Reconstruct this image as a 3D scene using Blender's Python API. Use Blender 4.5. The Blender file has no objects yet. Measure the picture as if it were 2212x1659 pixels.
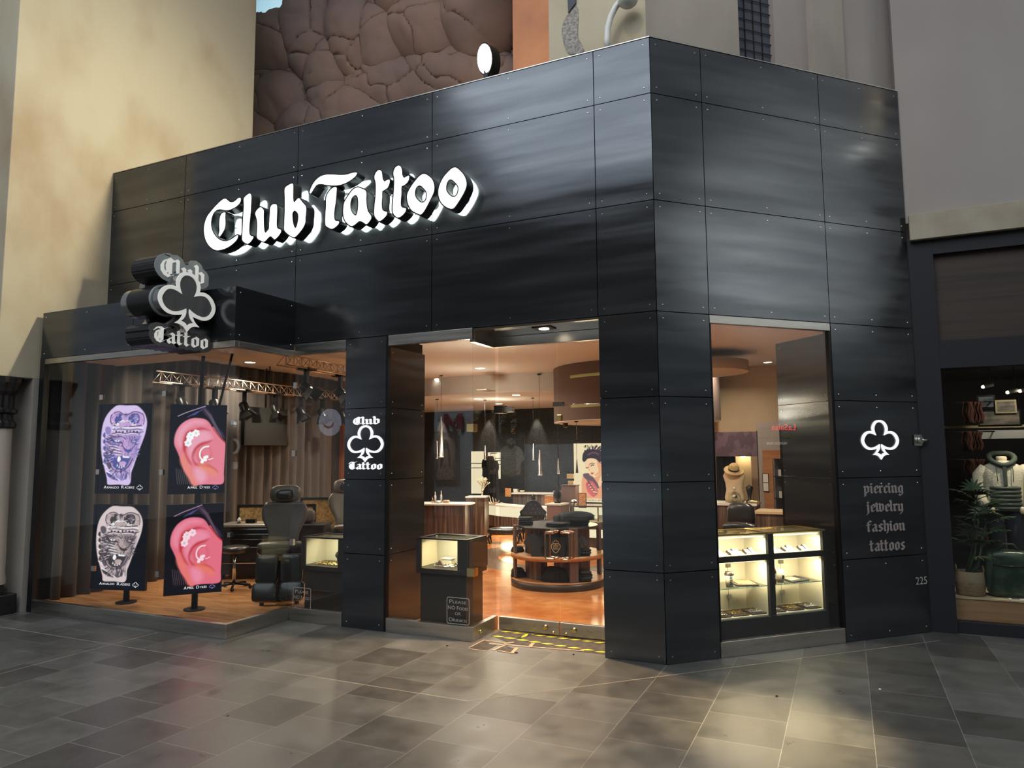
import bpy, bmesh, math, random
from mathutils import Vector, Matrix, noise
from math import sin, cos, pi, radians, sqrt

SC = bpy.context.scene
COL = SC.collection
random.seed(7)
U = 1.3125            # metres per layout unit (eye height 1.6 units = 2.1 m, phone held up)
S2 = sqrt(.5)

# ------------------------------------------------------------------ camera
FPX, CX, CY = 1540.0, 1106.0, 829.5
PITCH, ROLL, YAW = radians(5.586), radians(-.428), radians(24.95)
CAM = Vector((1.305, -5.538, 1.6))
Zr = Matrix.Rotation(YAW, 3, 'Z')
_f0 = Vector((0, cos(PITCH), sin(PITCH)))
_u0 = Vector((0, -sin(PITCH), cos(PITCH)))
_r0 = Vector((1, 0, 0))
RIGHT = Zr @ (cos(ROLL) * _r0 + sin(ROLL) * _u0)
UPV = Zr @ (-sin(ROLL) * _r0 + cos(ROLL) * _u0)
FWD = Zr @ _f0
cam_data = bpy.data.cameras.new('camera')
cam = bpy.data.objects.new('camera', cam_data)
COL.objects.link(cam)
cam_data.sensor_fit = 'HORIZONTAL'
cam_data.sensor_width = 36.0
cam_data.lens = FPX * 36.0 / 2212.0
cam_data.clip_start = .05
cam_data.clip_end = 200
cam.matrix_world = Matrix((
    (RIGHT.x, UPV.x, -FWD.x, CAM.x * U),
    (RIGHT.y, UPV.y, -FWD.y, CAM.y * U),
    (RIGHT.z, UPV.z, -FWD.z, CAM.z * U),
    (0, 0, 0, 1)))
SC.camera = cam

# ------------------------------------------------------------------ colour management, sampling limits
SC.view_settings.view_transform = 'Standard'
SC.view_settings.look = 'None'
SC.view_settings.exposure = 0.0
SC.view_settings.gamma = 1.0
SC.view_settings.use_curve_mapping = False
cy = SC.cycles
cy.max_bounces = 7
cy.diffuse_bounces = 3
cy.glossy_bounces = 4
cy.transmission_bounces = 4
cy.transparent_max_bounces = 14
cy.caustics_reflective = False
cy.caustics_refractive = False
cy.sample_clamp_indirect = 3.0
cy.blur_glossy = .4
cy.use_denoising = True

# ------------------------------------------------------------------ world and the large lights
world = bpy.data.worlds.new('world')
SC.world = world
world.use_nodes = True
bg = world.node_tree.nodes['Background']
bg.inputs[0].default_value = (.84, .92, 1.0, 1)
bg.inputs[1].default_value = .27


def light(kind, name, loc, energy, color=(1, 1, 1), size=.1, target=None, spot=60, blend=.5, size_y=None, spread=None):
    ld = bpy.data.lights.new(name, kind)
    ld.energy = energy
    ld.color = color
    if kind == 'AREA':
        ld.size = size * U
        if size_y:
            ld.shape = 'RECTANGLE'
            ld.size_y = size_y * U
        else:
            ld.shape = 'DISK'
        if spread:
            ld.spread = radians(spread)
    else:
        ld.shadow_soft_size = size * U
    if kind == 'SPOT':
        ld.spot_size = radians(spot)
        ld.spot_blend = blend
    o = bpy.data.objects.new(name, ld)
    COL.objects.link(o)
    o.location = Vector(loc) * U
    if target is not None:
        d = (Vector(target) - Vector(loc)).normalized()
        o.rotation_euler = d.to_track_quat('-Z', 'Y').to_euler()
    return o


WARM = (1, .88, .72)
# the floodlight on the parapet washes the plaster wall at the left end and grazes the cliff
light('SPOT', 'parapet_flood_beam', (-1.66, .055, 5.27), 1600, (1, .92, .68), .05, (-6.6, -.1, 4.9), 84, 1.0)
light('SPOT', 'parapet_flood_spill', (-1.62, .2, 5.3), 420, (1, .84, .62), .09, (-3.2, 3.4, 7.2), 130, .9)
# mall accent lights, plus two added lamps on the far wall
light('SPOT', 'walkway_spot', (2.6, -4.2, 7.4), 13000, (1, .80, .44), .05, (.86, -1.02, 0), 10.5, 1.0)
light('SPOT', 'far_wall_fill', (8.2, -3.0, 4.0), 11000, (.93, .97, 1), .3, (12.6, 1.2, 7.6), 75, .9)  # unseen lamp added so the angled facade has a bright wall to mirror
light('SPOT', 'far_wall_fill', (8.2, -7.5, 4.0), 7000, (.93, .97, 1), .3, (12.6, -6.5, 7.0), 70, .9)  # second added lamp for the same reflection
light('SPOT', 'cliff_accent', (-4.2, -3.5, 9.2), 700, (1, .78, .66), .25, (-3.2, 4.2, 7.6), 50, .8)
light('SPOT', 'tower_accent', (-.4, -4.0, 9.6), 450, (1, .88, .68), .25, (-.3, .2, 6.2), 42, .8)
light('AREA', 'mall_ceiling_wash', (-1.0, -8.5, 11.5), 2000, (.82, .91, 1), 13, (-1.0, -3.0, 0), size_y=10)
light('SPOT', 'sky_cove_uplight', (-9.5, 6.2, 9.4), 6000, (.92, .97, 1), .4, (-12.5, 9.5, 13.2), 120, .8)

# ------------------------------------------------------------------ pixel rays (2212 x 1659 frame) to points on real planes


def ray(x, y):
    return RIGHT * ((x - CX) / FPX) - UPV * ((y - CY) / FPX) + FWD


def on_plane(x, y, p, n):
    d = ray(x, y)
    n = Vector(n)
    t = (Vector(p) - CAM).dot(n) / d.dot(n)
    return CAM + d * t


def at_y(x, y, Y=0.0):
    return on_plane(x, y, (0, Y, 0), (0, 1, 0))


def at_x(x, y, X=0.0):
    return on_plane(x, y, (X, 0, 0), (1, 0, 0))


def at_z(x, y, Z=0.0):
    return on_plane(x, y, (0, 0, Z), (0, 0, 1))


def Cp(s, z, inward=0.0):
    """point on the angled facade: s along it from the corner, inward behind it"""
    return Vector((S2 * s - S2 * inward, S2 * s + S2 * inward, z))


def at_c(x, y, inward=0.0):
    return on_plane(x, y, (-S2 * inward, S2 * inward, 0), (S2, -S2, 0))


# ------------------------------------------------------------------ materials
MATS = {}


def principled(name, base=(.5, .5, .5), rough=.5, metal=0.0, spec=.5, emit=None, estr=1.0, coat=0.0, sheen=0.0,
               var=None, bump=None, rvar=None, trans=0.0, ior=1.45):
    """var=(colour2, scale, detail, stretch xyz, low, high); bump=(scale, strength, stretch); rvar=(low, high, scale, stretch)"""
    m = bpy.data.materials.new(name)
    m.use_nodes = True
    nt = m.node_tree
    b = nt.nodes['Principled BSDF']
    b.inputs['Base Color'].default_value = (*base, 1)
    b.inputs['Roughness'].default_value = rough
    b.inputs['Metallic'].default_value = metal
    b.inputs['Specular IOR Level'].default_value = spec
    b.inputs['IOR'].default_value = ior
    b.inputs['Coat Weight'].default_value = coat
    b.inputs['Coat Roughness'].default_value = .08
    if trans:
        b.inputs['Transmission Weight'].default_value = trans
    if sheen:
        b.inputs['Sheen Weight'].default_value = sheen
    if emit:
        b.inputs['Emission Color'].default_value = (*emit, 1)
        b.inputs['Emission Strength'].default_value = estr
    tc = nt.nodes.new('ShaderNodeTexCoord')

    def nz(scale, detail=4, stretch=(1, 1, 1), rot=(0, 0, 0)):
        mp = nt.nodes.new('ShaderNodeMapping')
        mp.inputs['Scale'].default_value = stretch
        mp.inputs['Rotation'].default_value = rot
        nt.links.new(tc.outputs['Object'], mp.inputs['Vector'])
        n = nt.nodes.new('ShaderNodeTexNoise')
        n.inputs['Scale'].default_value = scale
        n.inputs['Detail'].default_value = detail
        nt.links.new(mp.outputs[0], n.inputs['Vector'])
        return n.outputs['Fac']
    if var:
        c2, sc, det, st, lo, hi = var
        r = nt.nodes.new('ShaderNodeValToRGB')
        r.color_ramp.elements[0].position = lo
        r.color_ramp.elements[1].position = hi
        r.color_ramp.elements[0].color = (*base, 1)
        r.color_ramp.elements[1].color = (*c2, 1)
        nt.links.new(nz(sc, det, st), r.inputs[0])
        nt.links.new(r.outputs[0], b.inputs['Base Color'])
    if rvar:
        lo, hi, sc, st = rvar
        mr = nt.nodes.new('ShaderNodeMapRange')
        mr.inputs['From Min'].default_value = .3
        mr.inputs['From Max'].default_value = .7
        mr.inputs['To Min'].default_value = lo
        mr.inputs['To Max'].default_value = hi
        nt.links.new(nz(sc, 5, st), mr.inputs['Value'])
        nt.links.new(mr.outputs[0], b.inputs['Roughness'])
    if bump:
        sc, strength, st = bump
        bp = nt.nodes.new('ShaderNodeBump')
        bp.inputs['Strength'].default_value = strength
        bp.inputs['Distance'].default_value = .02
        nt.links.new(nz(sc, 5, st), bp.inputs['Height'])
        nt.links.new(bp.outputs[0], b.inputs['Normal'])
    MATS[name] = m
    return m


def emissive(name, color, strength=1.0):
    m = bpy.data.materials.new(name)
    m.use_nodes = True
    nt = m.node_tree
    nt.nodes.clear()
    out = nt.nodes.new('ShaderNodeOutputMaterial')
    e = nt.nodes.new('ShaderNodeEmission')
    e.inputs[0].default_value = (*color, 1)
    e.inputs[1].default_value = strength
    nt.links.new(e.outputs[0], out.inputs[0])
    MATS[name] = m
    return m


def clear_glass(name, tint=(.95, .96, .95), ior=1.52, boost=1.0):
    m = bpy.data.materials.new(name)
    m.use_nodes = True
    nt = m.node_tree
    nt.nodes.clear()
    out = nt.nodes.new('ShaderNodeOutputMaterial')
    mix = nt.nodes.new('ShaderNodeMixShader')
    lw = nt.nodes.new('ShaderNodeLayerWeight')      # Schlick reflectance, the same from both faces of the pane
    lw.inputs['Blend'].default_value = .5
    pw = nt.nodes.new('ShaderNodeMath')
    pw.operation = 'POWER'
    pw.inputs[1].default_value = 5
    nt.links.new(lw.outputs['Facing'], pw.inputs[0])
    r0 = ((ior - 1) / (ior + 1)) ** 2
    fr = nt.nodes.new('ShaderNodeMath')
    fr.operation = 'MULTIPLY_ADD'
    fr.inputs[1].default_value = 1 - r0
    fr.inputs[2].default_value = r0
    nt.links.new(pw.outputs[0], fr.inputs[0])
    tr = nt.nodes.new('ShaderNodeBsdfTransparent')
    tr.inputs[0].default_value = (*tint, 1)
    gl = nt.nodes.new('ShaderNodeBsdfGlossy')
    gl.inputs['Roughness'].default_value = .0
    mu = nt.nodes.new('ShaderNodeMath')
    mu.operation = 'MULTIPLY'
    mu.inputs[1].default_value = boost
    mu.use_clamp = True
    nt.links.new(fr.outputs[0], mu.inputs[0])
    nt.links.new(mu.outputs[0], mix.inputs[0])
    nt.links.new(tr.outputs[0], mix.inputs[1])
    nt.links.new(gl.outputs[0], mix.inputs[2])
    nt.links.new(mix.outputs[0], out.inputs[0])
    MATS[name] = m
    return m


def node_mat(name, rough=.4, spec=.5):
    m = bpy.data.materials.new(name)
    m.use_nodes = True
    b = m.node_tree.nodes['Principled BSDF']
    b.inputs['Roughness'].default_value = rough
    b.inputs['Specular IOR Level'].default_value = spec
    MATS[name] = m
    return m, m.node_tree, b


# blackened steel cladding: dark, glossy, faintly wavy, with long horizontal mill streaks
principled('black_steel', (.085, .09, .098), .14, .86, var=((.15, .155, .16), 1.1, 6, (.35, .35, 3.2), .42, .78),
           rvar=(.09, .24, 1.6, (.3, .3, 4)), bump=(.55, .022, (.7, .7, 1.4)))
principled('joint_black', (.008, .008, .009), .6)
principled('rivet_steel', (.6, .6, .6), .25, 1)
principled('brushed_steel', (.44, .42, .39), .32, 1, var=((.56, .53, .48), 2.5, 4, (.4, .4, 6), .35, .7), rvar=(.24, .42, 3, (.3, .3, 5)))
principled('polished_metal', (.75, .72, .68), .12, 1)
principled('brass_metal', (.9, .68, .32), .2, 1)
principled('copper_metal', (.82, .5, .33), .1, 1)
principled('dark_metal', (.02, .02, .022), .35, .6)
principled('black_plastic', (.012, .012, .013), .32)
principled('black_matte', (.014, .014, .015), .7)
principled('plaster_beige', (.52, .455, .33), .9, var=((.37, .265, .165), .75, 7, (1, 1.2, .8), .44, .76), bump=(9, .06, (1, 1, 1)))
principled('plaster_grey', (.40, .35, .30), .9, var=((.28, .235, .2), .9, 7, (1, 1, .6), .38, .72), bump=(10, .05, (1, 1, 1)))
principled('plaster_mauve', (.375, .33, .30), .9, var=((.315, .262, .242), .5, 6, (1, 1, .7), .4, .7), bump=(10, .04, (1, 1, 1)))
principled('plaster_pale', (.46, .47, .455), .9, var=((.36, .365, .35), .4, 5, (1, 1, .7), .4, .7))
principled('plaster_brown', (.16, .115, .085), .9, var=((.11, .08, .062), 1.2, 6, (1, 1, 1), .4, .7))
principled('trim_sand', (.42, .36, .27), .8, var=((.35, .29, .215), 3, 5, (1, 1, 1), .4, .7), bump=(22, .08, (1, 1, 1)))
principled('plaster_orange', (.55, .26, .14), .9, var=((.42, .2, .12), 1.5, 5, (1, 1, 1), .35, .7), bump=(8, .08, (1, 1, 1)))
principled('aggregate', (.24, .22, .2), .95, var=((.42, .38, .34), 30, 5, (1, 1, 1), .4, .6), bump=(40, .5, (1, 1, 1)))
principled('rock', (.105, .082, .085), .92, var=((.20, .13, .105), .4, 5, (1, 1, .8), .36, .7), bump=(5, .12, (1, 1, 1.3)))
principled('sky_paint', (.42, .70, .80), .9, var=((.55, .76, .82), .25, 4, (1, 1, 1), .4, .7))
principled('dim_blue_shutter', (.07, .075, .095), .7)
principled('white_paint', (.72, .72, .69), .5)
principled('column_white', (.62, .56, .47), .5)
principled('column_black', (.018, .017, .018), .3, bump=(18, .4, (1, 1, 1)))
clear_glass('shop_glass')
clear_glass('case_glass', (.96, .98, .96), 1.45)
principled('glass_edge', (.32, .55, .45), .1, emit=(.3, .6, .45), estr=.02)
principled('frost_white', (.62, .6, .56), .6)
principled('letter_black', (.012, .012, .014), .25)
emissive('letter_white', (1, 1, .97), 1.9)
emissive('halo_white', (.88, 1, .93), 24)
emissive('logo_white', (.97, .98, 1), 1.0)
principled('sign_grey', (.085, .088, .088), .45, var=((.12, .122, .12), 3, 4, (2, 2, .3), .4, .7))
principled('sign_backing', (.30, .33, .33), .35)
principled('sign_white', (.74, .73, .68), .4, emit=(1, .98, .92), estr=.32)
principled('sign_silver', (.42, .41, .4), .22, .9)
principled('vinyl_taupe', (.36, .30, .275), .6)
principled('vinyl_grey', (.5, .47, .42), .6)
principled('number_grey', (.5, .47, .42), .4)
principled('tape_yellow', (.85, .72, .02), .5)
principled('tape_black', (.02, .02, .02), .5)
principled('mat_dark', (.05, .042, .036), .85, var=((.085, .07, .058), 14, 5, (1, 1, 1), .4, .65))
principled('tape_residue', (.52, .36, .24), .8, var=((.40, .28, .19), 9, 5, (1, 1, 1), .4, .65))
principled('debris', (.05, .03, .02), .9)
# interior
principled('ceiling_warm', (.70, .68, .65), .9)
principled('ceiling_brown', (.28, .2, .155), .9)
principled('wall_tan', (.56, .42, .27), .85, var=((.5, .36, .22), 1.2, 5, (1, 1, 1), .4, .7))
principled('drum_brown', (.13, .088, .07), .8)
principled('drum_slot', (.26, .22, .08), .6, emit=(.6, .5, .16), estr=.15)
principled('slate', (.012, .014, .017), .75, var=((.045, .05, .055), 26, 6, (1, 1, 5), .45, .7), bump=(17, 1.0, (1, 1, 4)))
principled('dark_wall', (.03, .028, .028), .7)
principled('curtain_taupe', (.085, .072, .064), .9, sheen=.15)
principled('curtain_black', (.012, .012, .014), .9)
principled('wallpaper', (.09, .055, .075), .7, var=((.15, .095, .125), 7, 2, (1, 1, .6), .47, .53))
principled('wood_panel', (.40, .155, .065), .5, var=((.30, .11, .045), 5, 5, (4, 4, .3), .4, .65))
principled('wood_orange', (.5, .235, .095), .38, var=((.38, .16, .06), 4, 5, (.5, 3, 3), .4, .65))
principled('wood_platform', (.42, .235, .11), .5, var=((.30, .15, .065), 3.5, 6, (.4, 3, 9), .4, .68))
principled('wood_pale', (.62, .47, .28), .5, var=((.5, .36, .2), 4, 5, (.4, 4, 4), .4, .7))
principled('black_leather', (.018, .017, .016), .3, coat=.3, bump=(60, .06, (1, 1, 1)))
principled('grey_leather', (.10, .088, .075), .35, bump=(50, .06, (1, 1, 1)))
principled('truss_metal', (.62, .5, .38), .3, .9)
principled('white_top', (.78, .74, .66), .35)
emissive('lit_cream', (1, .87, .58), 1.05)
emissive('lamp_warm', (1, .88, .68), 9)
emissive('lamp_warm_soft', (1, .82, .55), 2.6)
emissive('lamp_flood', (1, .98, .9), 26)
principled('case_cream', (.85, .78, .58), .6)
principled('dark_stain', (.035, .028, .024), .4)
principled('cloth_black', (.012, .012, .013), .92)
principled('cloth_dark', (.03, .031, .034), .92)
principled('cloth_white', (.62, .58, .5), .9)
principled('print_tan', (.5, .36, .2), .7)
principled('gold', (.75, .55, .22), .25, 1)
principled('silver_bits', (.8, .78, .72), .2, 1)
principled('coral_white', (.85, .78, .55), .6)
principled('card_orange', (.72, .26, .09), .6, var=((.8, .5, .22), 30, 2, (1, 1, 1), .45, .6))
principled('paper_white', (.8, .77, .7), .7)
principled('box_brown', (.2, .12, .1), .6)
principled('amber_glass', (.22, .07, .02), .15)
principled('straw', (.6, .42, .2), .8, var=((.45, .29, .12), 40, 2, (1, 1, 3), .4, .6))
principled('mannequin_cream', (.7, .58, .4), .45)
principled('mannequin_bone', (.66, .52, .33), .5)
principled('woven_tan', (.42, .28, .12), .8, var=((.25, .15, .06), 26, 3, (1, 1, 1), .4, .6), bump=(40, .5, (1, 1, 1)))
# neighbour
principled('navy_paint', (.012, .013, .016), .65)
principled('board_dark', (.055, .036, .026), .6, var=((.035, .024, .019), 2, 5, (.3, 1, 8), .4, .65))
principled('fleece_cream', (.55, .5, .38), .95, bump=(45, .5, (1, 1, 1)))
principled('hood_green', (.045, .062, .045), .75)
principled('quilt_green', (.04, .052, .04), .6)
principled('bag_green', (.012, .03, .02), .28, var=((.045, .085, .05), 7, 4, (1, 1, 1), .45, .7), bump=(6, .4, (1, 1, 1)))
principled('leaf_green', (.03, .06, .026), .45)
principled('leaf_light', (.12, .16, .06), .5)
principled('basket_tan', (.20, .145, .085), .85, var=((.3, .22, .12), 18, 2, (1, 1, 5), .4, .6), bump=(34, .4, (1, 1, 4)))
principled('basket_pale', (.27, .205, .125), .85, bump=(34, .4, (1, 1, 4)))
principled('cloth_rust', (.13, .048, .036), .9)
principled('cloth_navy', (.02, .022, .03), .85)
principled('picture_blue', (.16, .19, .22), .6, var=((.03, .045, .06), 3, 4, (1, 1, 3), .45, .6))
principled('picture_tan', (.3, .26, .2), .6, var=((.12, .11, .09), 4, 4, (1, 1, 3), .4, .6))
principled('picture_frame', (.5, .42, .24), .5)
# opposite side of the concourse
principled('tarp_grey', (.36, .41, .44), .6, bump=(1.6, .8, (1, 1, 1)))
principled('m_red', (.25, .03, .05), .7)


# floor tiles of the concourse
def make_floor_mat():
    m, nt, b = node_mat('floor_tile', .3, .5)
    tc = nt.nodes.new('ShaderNodeTexCoord')
    mp = nt.nodes.new('ShaderNodeMapping')
    mp.inputs['Rotation'].default_value = (0, 0, pi / 2)
    nt.links.new(tc.outputs['Object'], mp.inputs['Vector'])
    br = nt.nodes.new('ShaderNodeTexBrick')
    br.offset = .5
    br.inputs['Scale'].default_value = 1.0
    br.inputs['Brick Width'].default_value = .43 * U
    br.inputs['Row Height'].default_value = .4575 * U
    br.inputs['Mortar Size'].default_value = .0028
    br.inputs['Mortar Smooth'].default_value = .3
    br.inputs['Bias'].default_value = 0
    br.inputs['Color1'].default_value = (.066, .062, .055, 1)
    br.inputs['Color2'].default_value = (.132, .128, .116, 1)
    br.inputs['Mortar'].default_value = (.26, .245, .22, 1)
    nt.links.new(mp.outputs[0], br.inputs['Vector'])
    n = nt.nodes.new('ShaderNodeTexNoise')
    n.inputs['Scale'].default_value = 3.0
    n.inputs['Detail'].default_value = 9
    n.inputs['Roughness'].default_value = .65
    nt.links.new(tc.outputs['Object'], n.inputs['Vector'])
    mx = nt.nodes.new('ShaderNodeMixRGB')
    mx.blend_type = 'OVERLAY'
    mx.inputs[0].default_value = .55
    nt.links.new(br.outputs['Color'], mx.inputs[1])
    nt.links.new(n.outputs['Fac'], mx.inputs[2])
    nt.links.new(mx.outputs[0], b.inputs['Base Color'])
    mr = nt.nodes.new('ShaderNodeMapRange')
    mr.inputs['From Min'].default_value = .3
    mr.inputs['From Max'].default_value = .7
    mr.inputs['To Min'].default_value = .26
    mr.inputs['To Max'].default_value = .46
    nt.links.new(n.outputs['Fac'], mr.inputs['Value'])
    nt.links.new(mr.outputs[0], b.inputs['Roughness'])
    n2 = nt.nodes.new('ShaderNodeTexNoise')
    n2.inputs['Scale'].default_value = 9
    n2.inputs['Detail'].default_value = 6
    nt.links.new(tc.outputs['Object'], n2.inputs['Vector'])
    bp = nt.nodes.new('ShaderNodeBump')
    bp.inputs['Strength'].default_value = .12
    bp.inputs['Distance'].default_value = .01
    nt.links.new(n2.outputs['Fac'], bp.inputs['Height'])
    nt.links.new(bp.outputs[0], b.inputs['Normal'])


make_floor_mat()


def make_stripe_mat(name, c1, c2, c3, scale, axis_mix=(1, 1, 0), rough=.4, turb=.0):
    """vertical zebrano stripes (or plank streaks) from stretched noise"""
    m, nt, b = node_mat(name, rough)
    tc = nt.nodes.new('ShaderNodeTexCoord')
    mp = nt.nodes.new('ShaderNodeMapping')
    mp.inputs['Scale'].default_value = axis_mix
    nt.links.new(tc.outputs['Object'], mp.inputs['Vector'])
    n = nt.nodes.new('ShaderNodeTexNoise')
    n.inputs['Scale'].default_value = scale
    n.inputs['Detail'].default_value = 3
    n.inputs['Roughness'].default_value = .7
    nt.links.new(mp.outputs[0], n.inputs['Vector'])
    r = nt.nodes.new('ShaderNodeValToRGB')
    r.color_ramp.elements[0].position = .36
    r.color_ramp.elements[0].color = (*c1, 1)
    r.color_ramp.elements[1].position = .62
    r.color_ramp.elements[1].color = (*c3, 1)
    e = r.color_ramp.elements.new(.5)
    e.color = (*c2, 1)
    nt.links.new(n.outputs['Fac'], r.inputs[0])
    nt.links.new(r.outputs[0], b.inputs['Base Color'])


make_stripe_mat('zebrano', (.030, .019, .015), (.085, .055, .042), (.19, .13, .098), 15, (1, 1, .04), .45)
make_stripe_mat('bay_planks', (.30, .125, .045), (.46, .21, .08), (.6, .30, .125), 5, (.35, 2.6, 1), .28)
make_stripe_mat('stained_concrete', (.44, .14, .04), (.56, .21, .065), (.66, .30, .11), 1.3, (1, 1, 1), .16)
make_stripe_mat('ring_dark', (.10, .06, .035), (.14, .085, .05), (.18, .11, .07), 2, (1, 1, 1), .25)
# ------------------------------------------------------------------ mesh building
W = {}          # world matrix of each parent (layout units)


def smooth_path(pts, closed=True, n=6):
    """Catmull-Rom through points; a third element marks a sharp corner"""
    P = [Vector((p[0], p[1])) for p in pts]
    K = [len(p) > 2 and p[2] for p in pts]
    N = len(P)
    out = []
    for i in range(N if closed else N - 1):
        a, b = P[i], P[(i + 1) % N]
        pa = P[i - 1] if (closed or i > 0) else a
        pb = P[(i + 2) % N] if (closed or i + 2 < N) else b
        ta = (b - pa) * .5
        tb = (pb - a) * .5
        if K[i]:
            ta = (b - a) * .6
        if K[(i + 1) % N]:
            tb = (b - a) * .6
        L = (b - a).length
        if ta.length > L:
            ta = ta * (L / ta.length)
        if tb.length > L:
            tb = tb * (L / tb.length)
        for k in range(n):
            t = k / n
            h1 = 2 * t**3 - 3 * t**2 + 1
            h2 = t**3 - 2 * t**2 + t
            h3 = -2 * t**3 + 3 * t**2
            h4 = t**3 - t**2
            out.append(a * h1 + ta * h2 + b * h3 + tb * h4)
    if not closed:
        out.append(P[-1])
    return [(v.x, v.y) for v in out]


def offset_poly(pts, d):
    """move a closed outline outwards by d (sign found from its area)"""
    n = len(pts)
    area = sum(pts[i][0] * pts[(i + 1) % n][1] - pts[(i + 1) % n][0] * pts[i][1] for i in range(n))
    s = 1 if area > 0 else -1
    out = []
    for i in range(n):
        p0, p1, p2 = Vector(pts[i - 1]), Vector(pts[i]), Vector(pts[(i + 1) % n])
        e1, e2 = (p1 - p0), (p2 - p1)
        if e1.length < 1e-9 or e2.length < 1e-9:
            out.append((p1.x, p1.y))
            continue
        e1.normalize(); e2.normalize()
        n1 = Vector((e1.y, -e1.x)) * s
        n2 = Vector((e2.y, -e2.x)) * s
        m = n1 + n2
        if m.length < 1e-6:
            m = n1
        m.normalize()
        k = d / max(.45, m.dot(n1))
        q = p1 + m * k
        out.append((q.x, q.y))
    return out


def fill_contours(contours):
    """2-D fill with holes (even-odd) -> verts, faces"""
    cu = bpy.data.curves.new('tmp', 'CURVE')
    cu.dimensions = '2D'
    cu.fill_mode = 'BOTH'
    for c in contours:
        sp = cu.splines.new('POLY')
        sp.points.add(len(c) - 1)
        for p, q in zip(sp.points, c):
            p.co = (q[0], q[1], 0, 1)
        sp.use_cyclic_u = True
    o = bpy.data.objects.new('tmp', cu)
    COL.objects.link(o)
    dg = bpy.context.evaluated_depsgraph_get()
    me = bpy.data.meshes.new_from_object(o.evaluated_get(dg))
    v = [(x.co.x, x.co.y) for x in me.vertices]
    f = [tuple(p.vertices) for p in me.polygons]
    bpy.data.objects.remove(o)
    bpy.data.curves.remove(cu)
    bpy.data.meshes.remove(me)
    return v, f


FONT_CACHE = {}


def text_shape(s):
    """built-in sans text, height 1 cap approx .7 -> verts2d, faces, width"""
    if s in FONT_CACHE:
        return FONT_CACHE[s]
    cu = bpy.data.curves.new('tmp', 'FONT')
    cu.body = s
    cu.resolution_u = 3
    cu.fill_mode = 'BOTH'
    o = bpy.data.objects.new('tmp', cu)
    COL.objects.link(o)
    dg = bpy.context.evaluated_depsgraph_get()
    me = bpy.data.meshes.new_from_object(o.evaluated_get(dg))
    v = [(x.co.x, x.co.y) for x in me.vertices]
    f = [tuple(p.vertices) for p in me.polygons]
    bpy.data.objects.remove(o)
    bpy.data.curves.remove(cu)
    bpy.data.meshes.remove(me)
    x0 = min(p[0] for p in v); x1 = max(p[0] for p in v)
    y0 = min(p[1] for p in v); y1 = max(p[1] for p in v)
    v = [((p[0] - x0), (p[1] - y0)) for p in v]
    FONT_CACHE[s] = (v, f, x1 - x0, y1 - y0)
    return FONT_CACHE[s]


class Frame:
    """2-D frame in space: origin, unit x axis, unit y axis, outward normal"""

    def __init__(self, o, ax, ay=(0, 0, 1), n=None):
        self.o, self.ax, self.ay = Vector(o), Vector(ax).normalized(), Vector(ay).normalized()
        self.n = Vector(n).normalized() if n is not None else self.ax.cross(self.ay).normalized()

    def __call__(self, x, y, h=0.0):
        return self.o + self.ax * x + self.ay * y + self.n * h


FA = Frame((0, 0, 0), (1, 0, 0))                      # the long facade, x along it, facing -y
FC = Frame((0, 0, 0), (S2, S2, 0))                    # the angled facade


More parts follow.
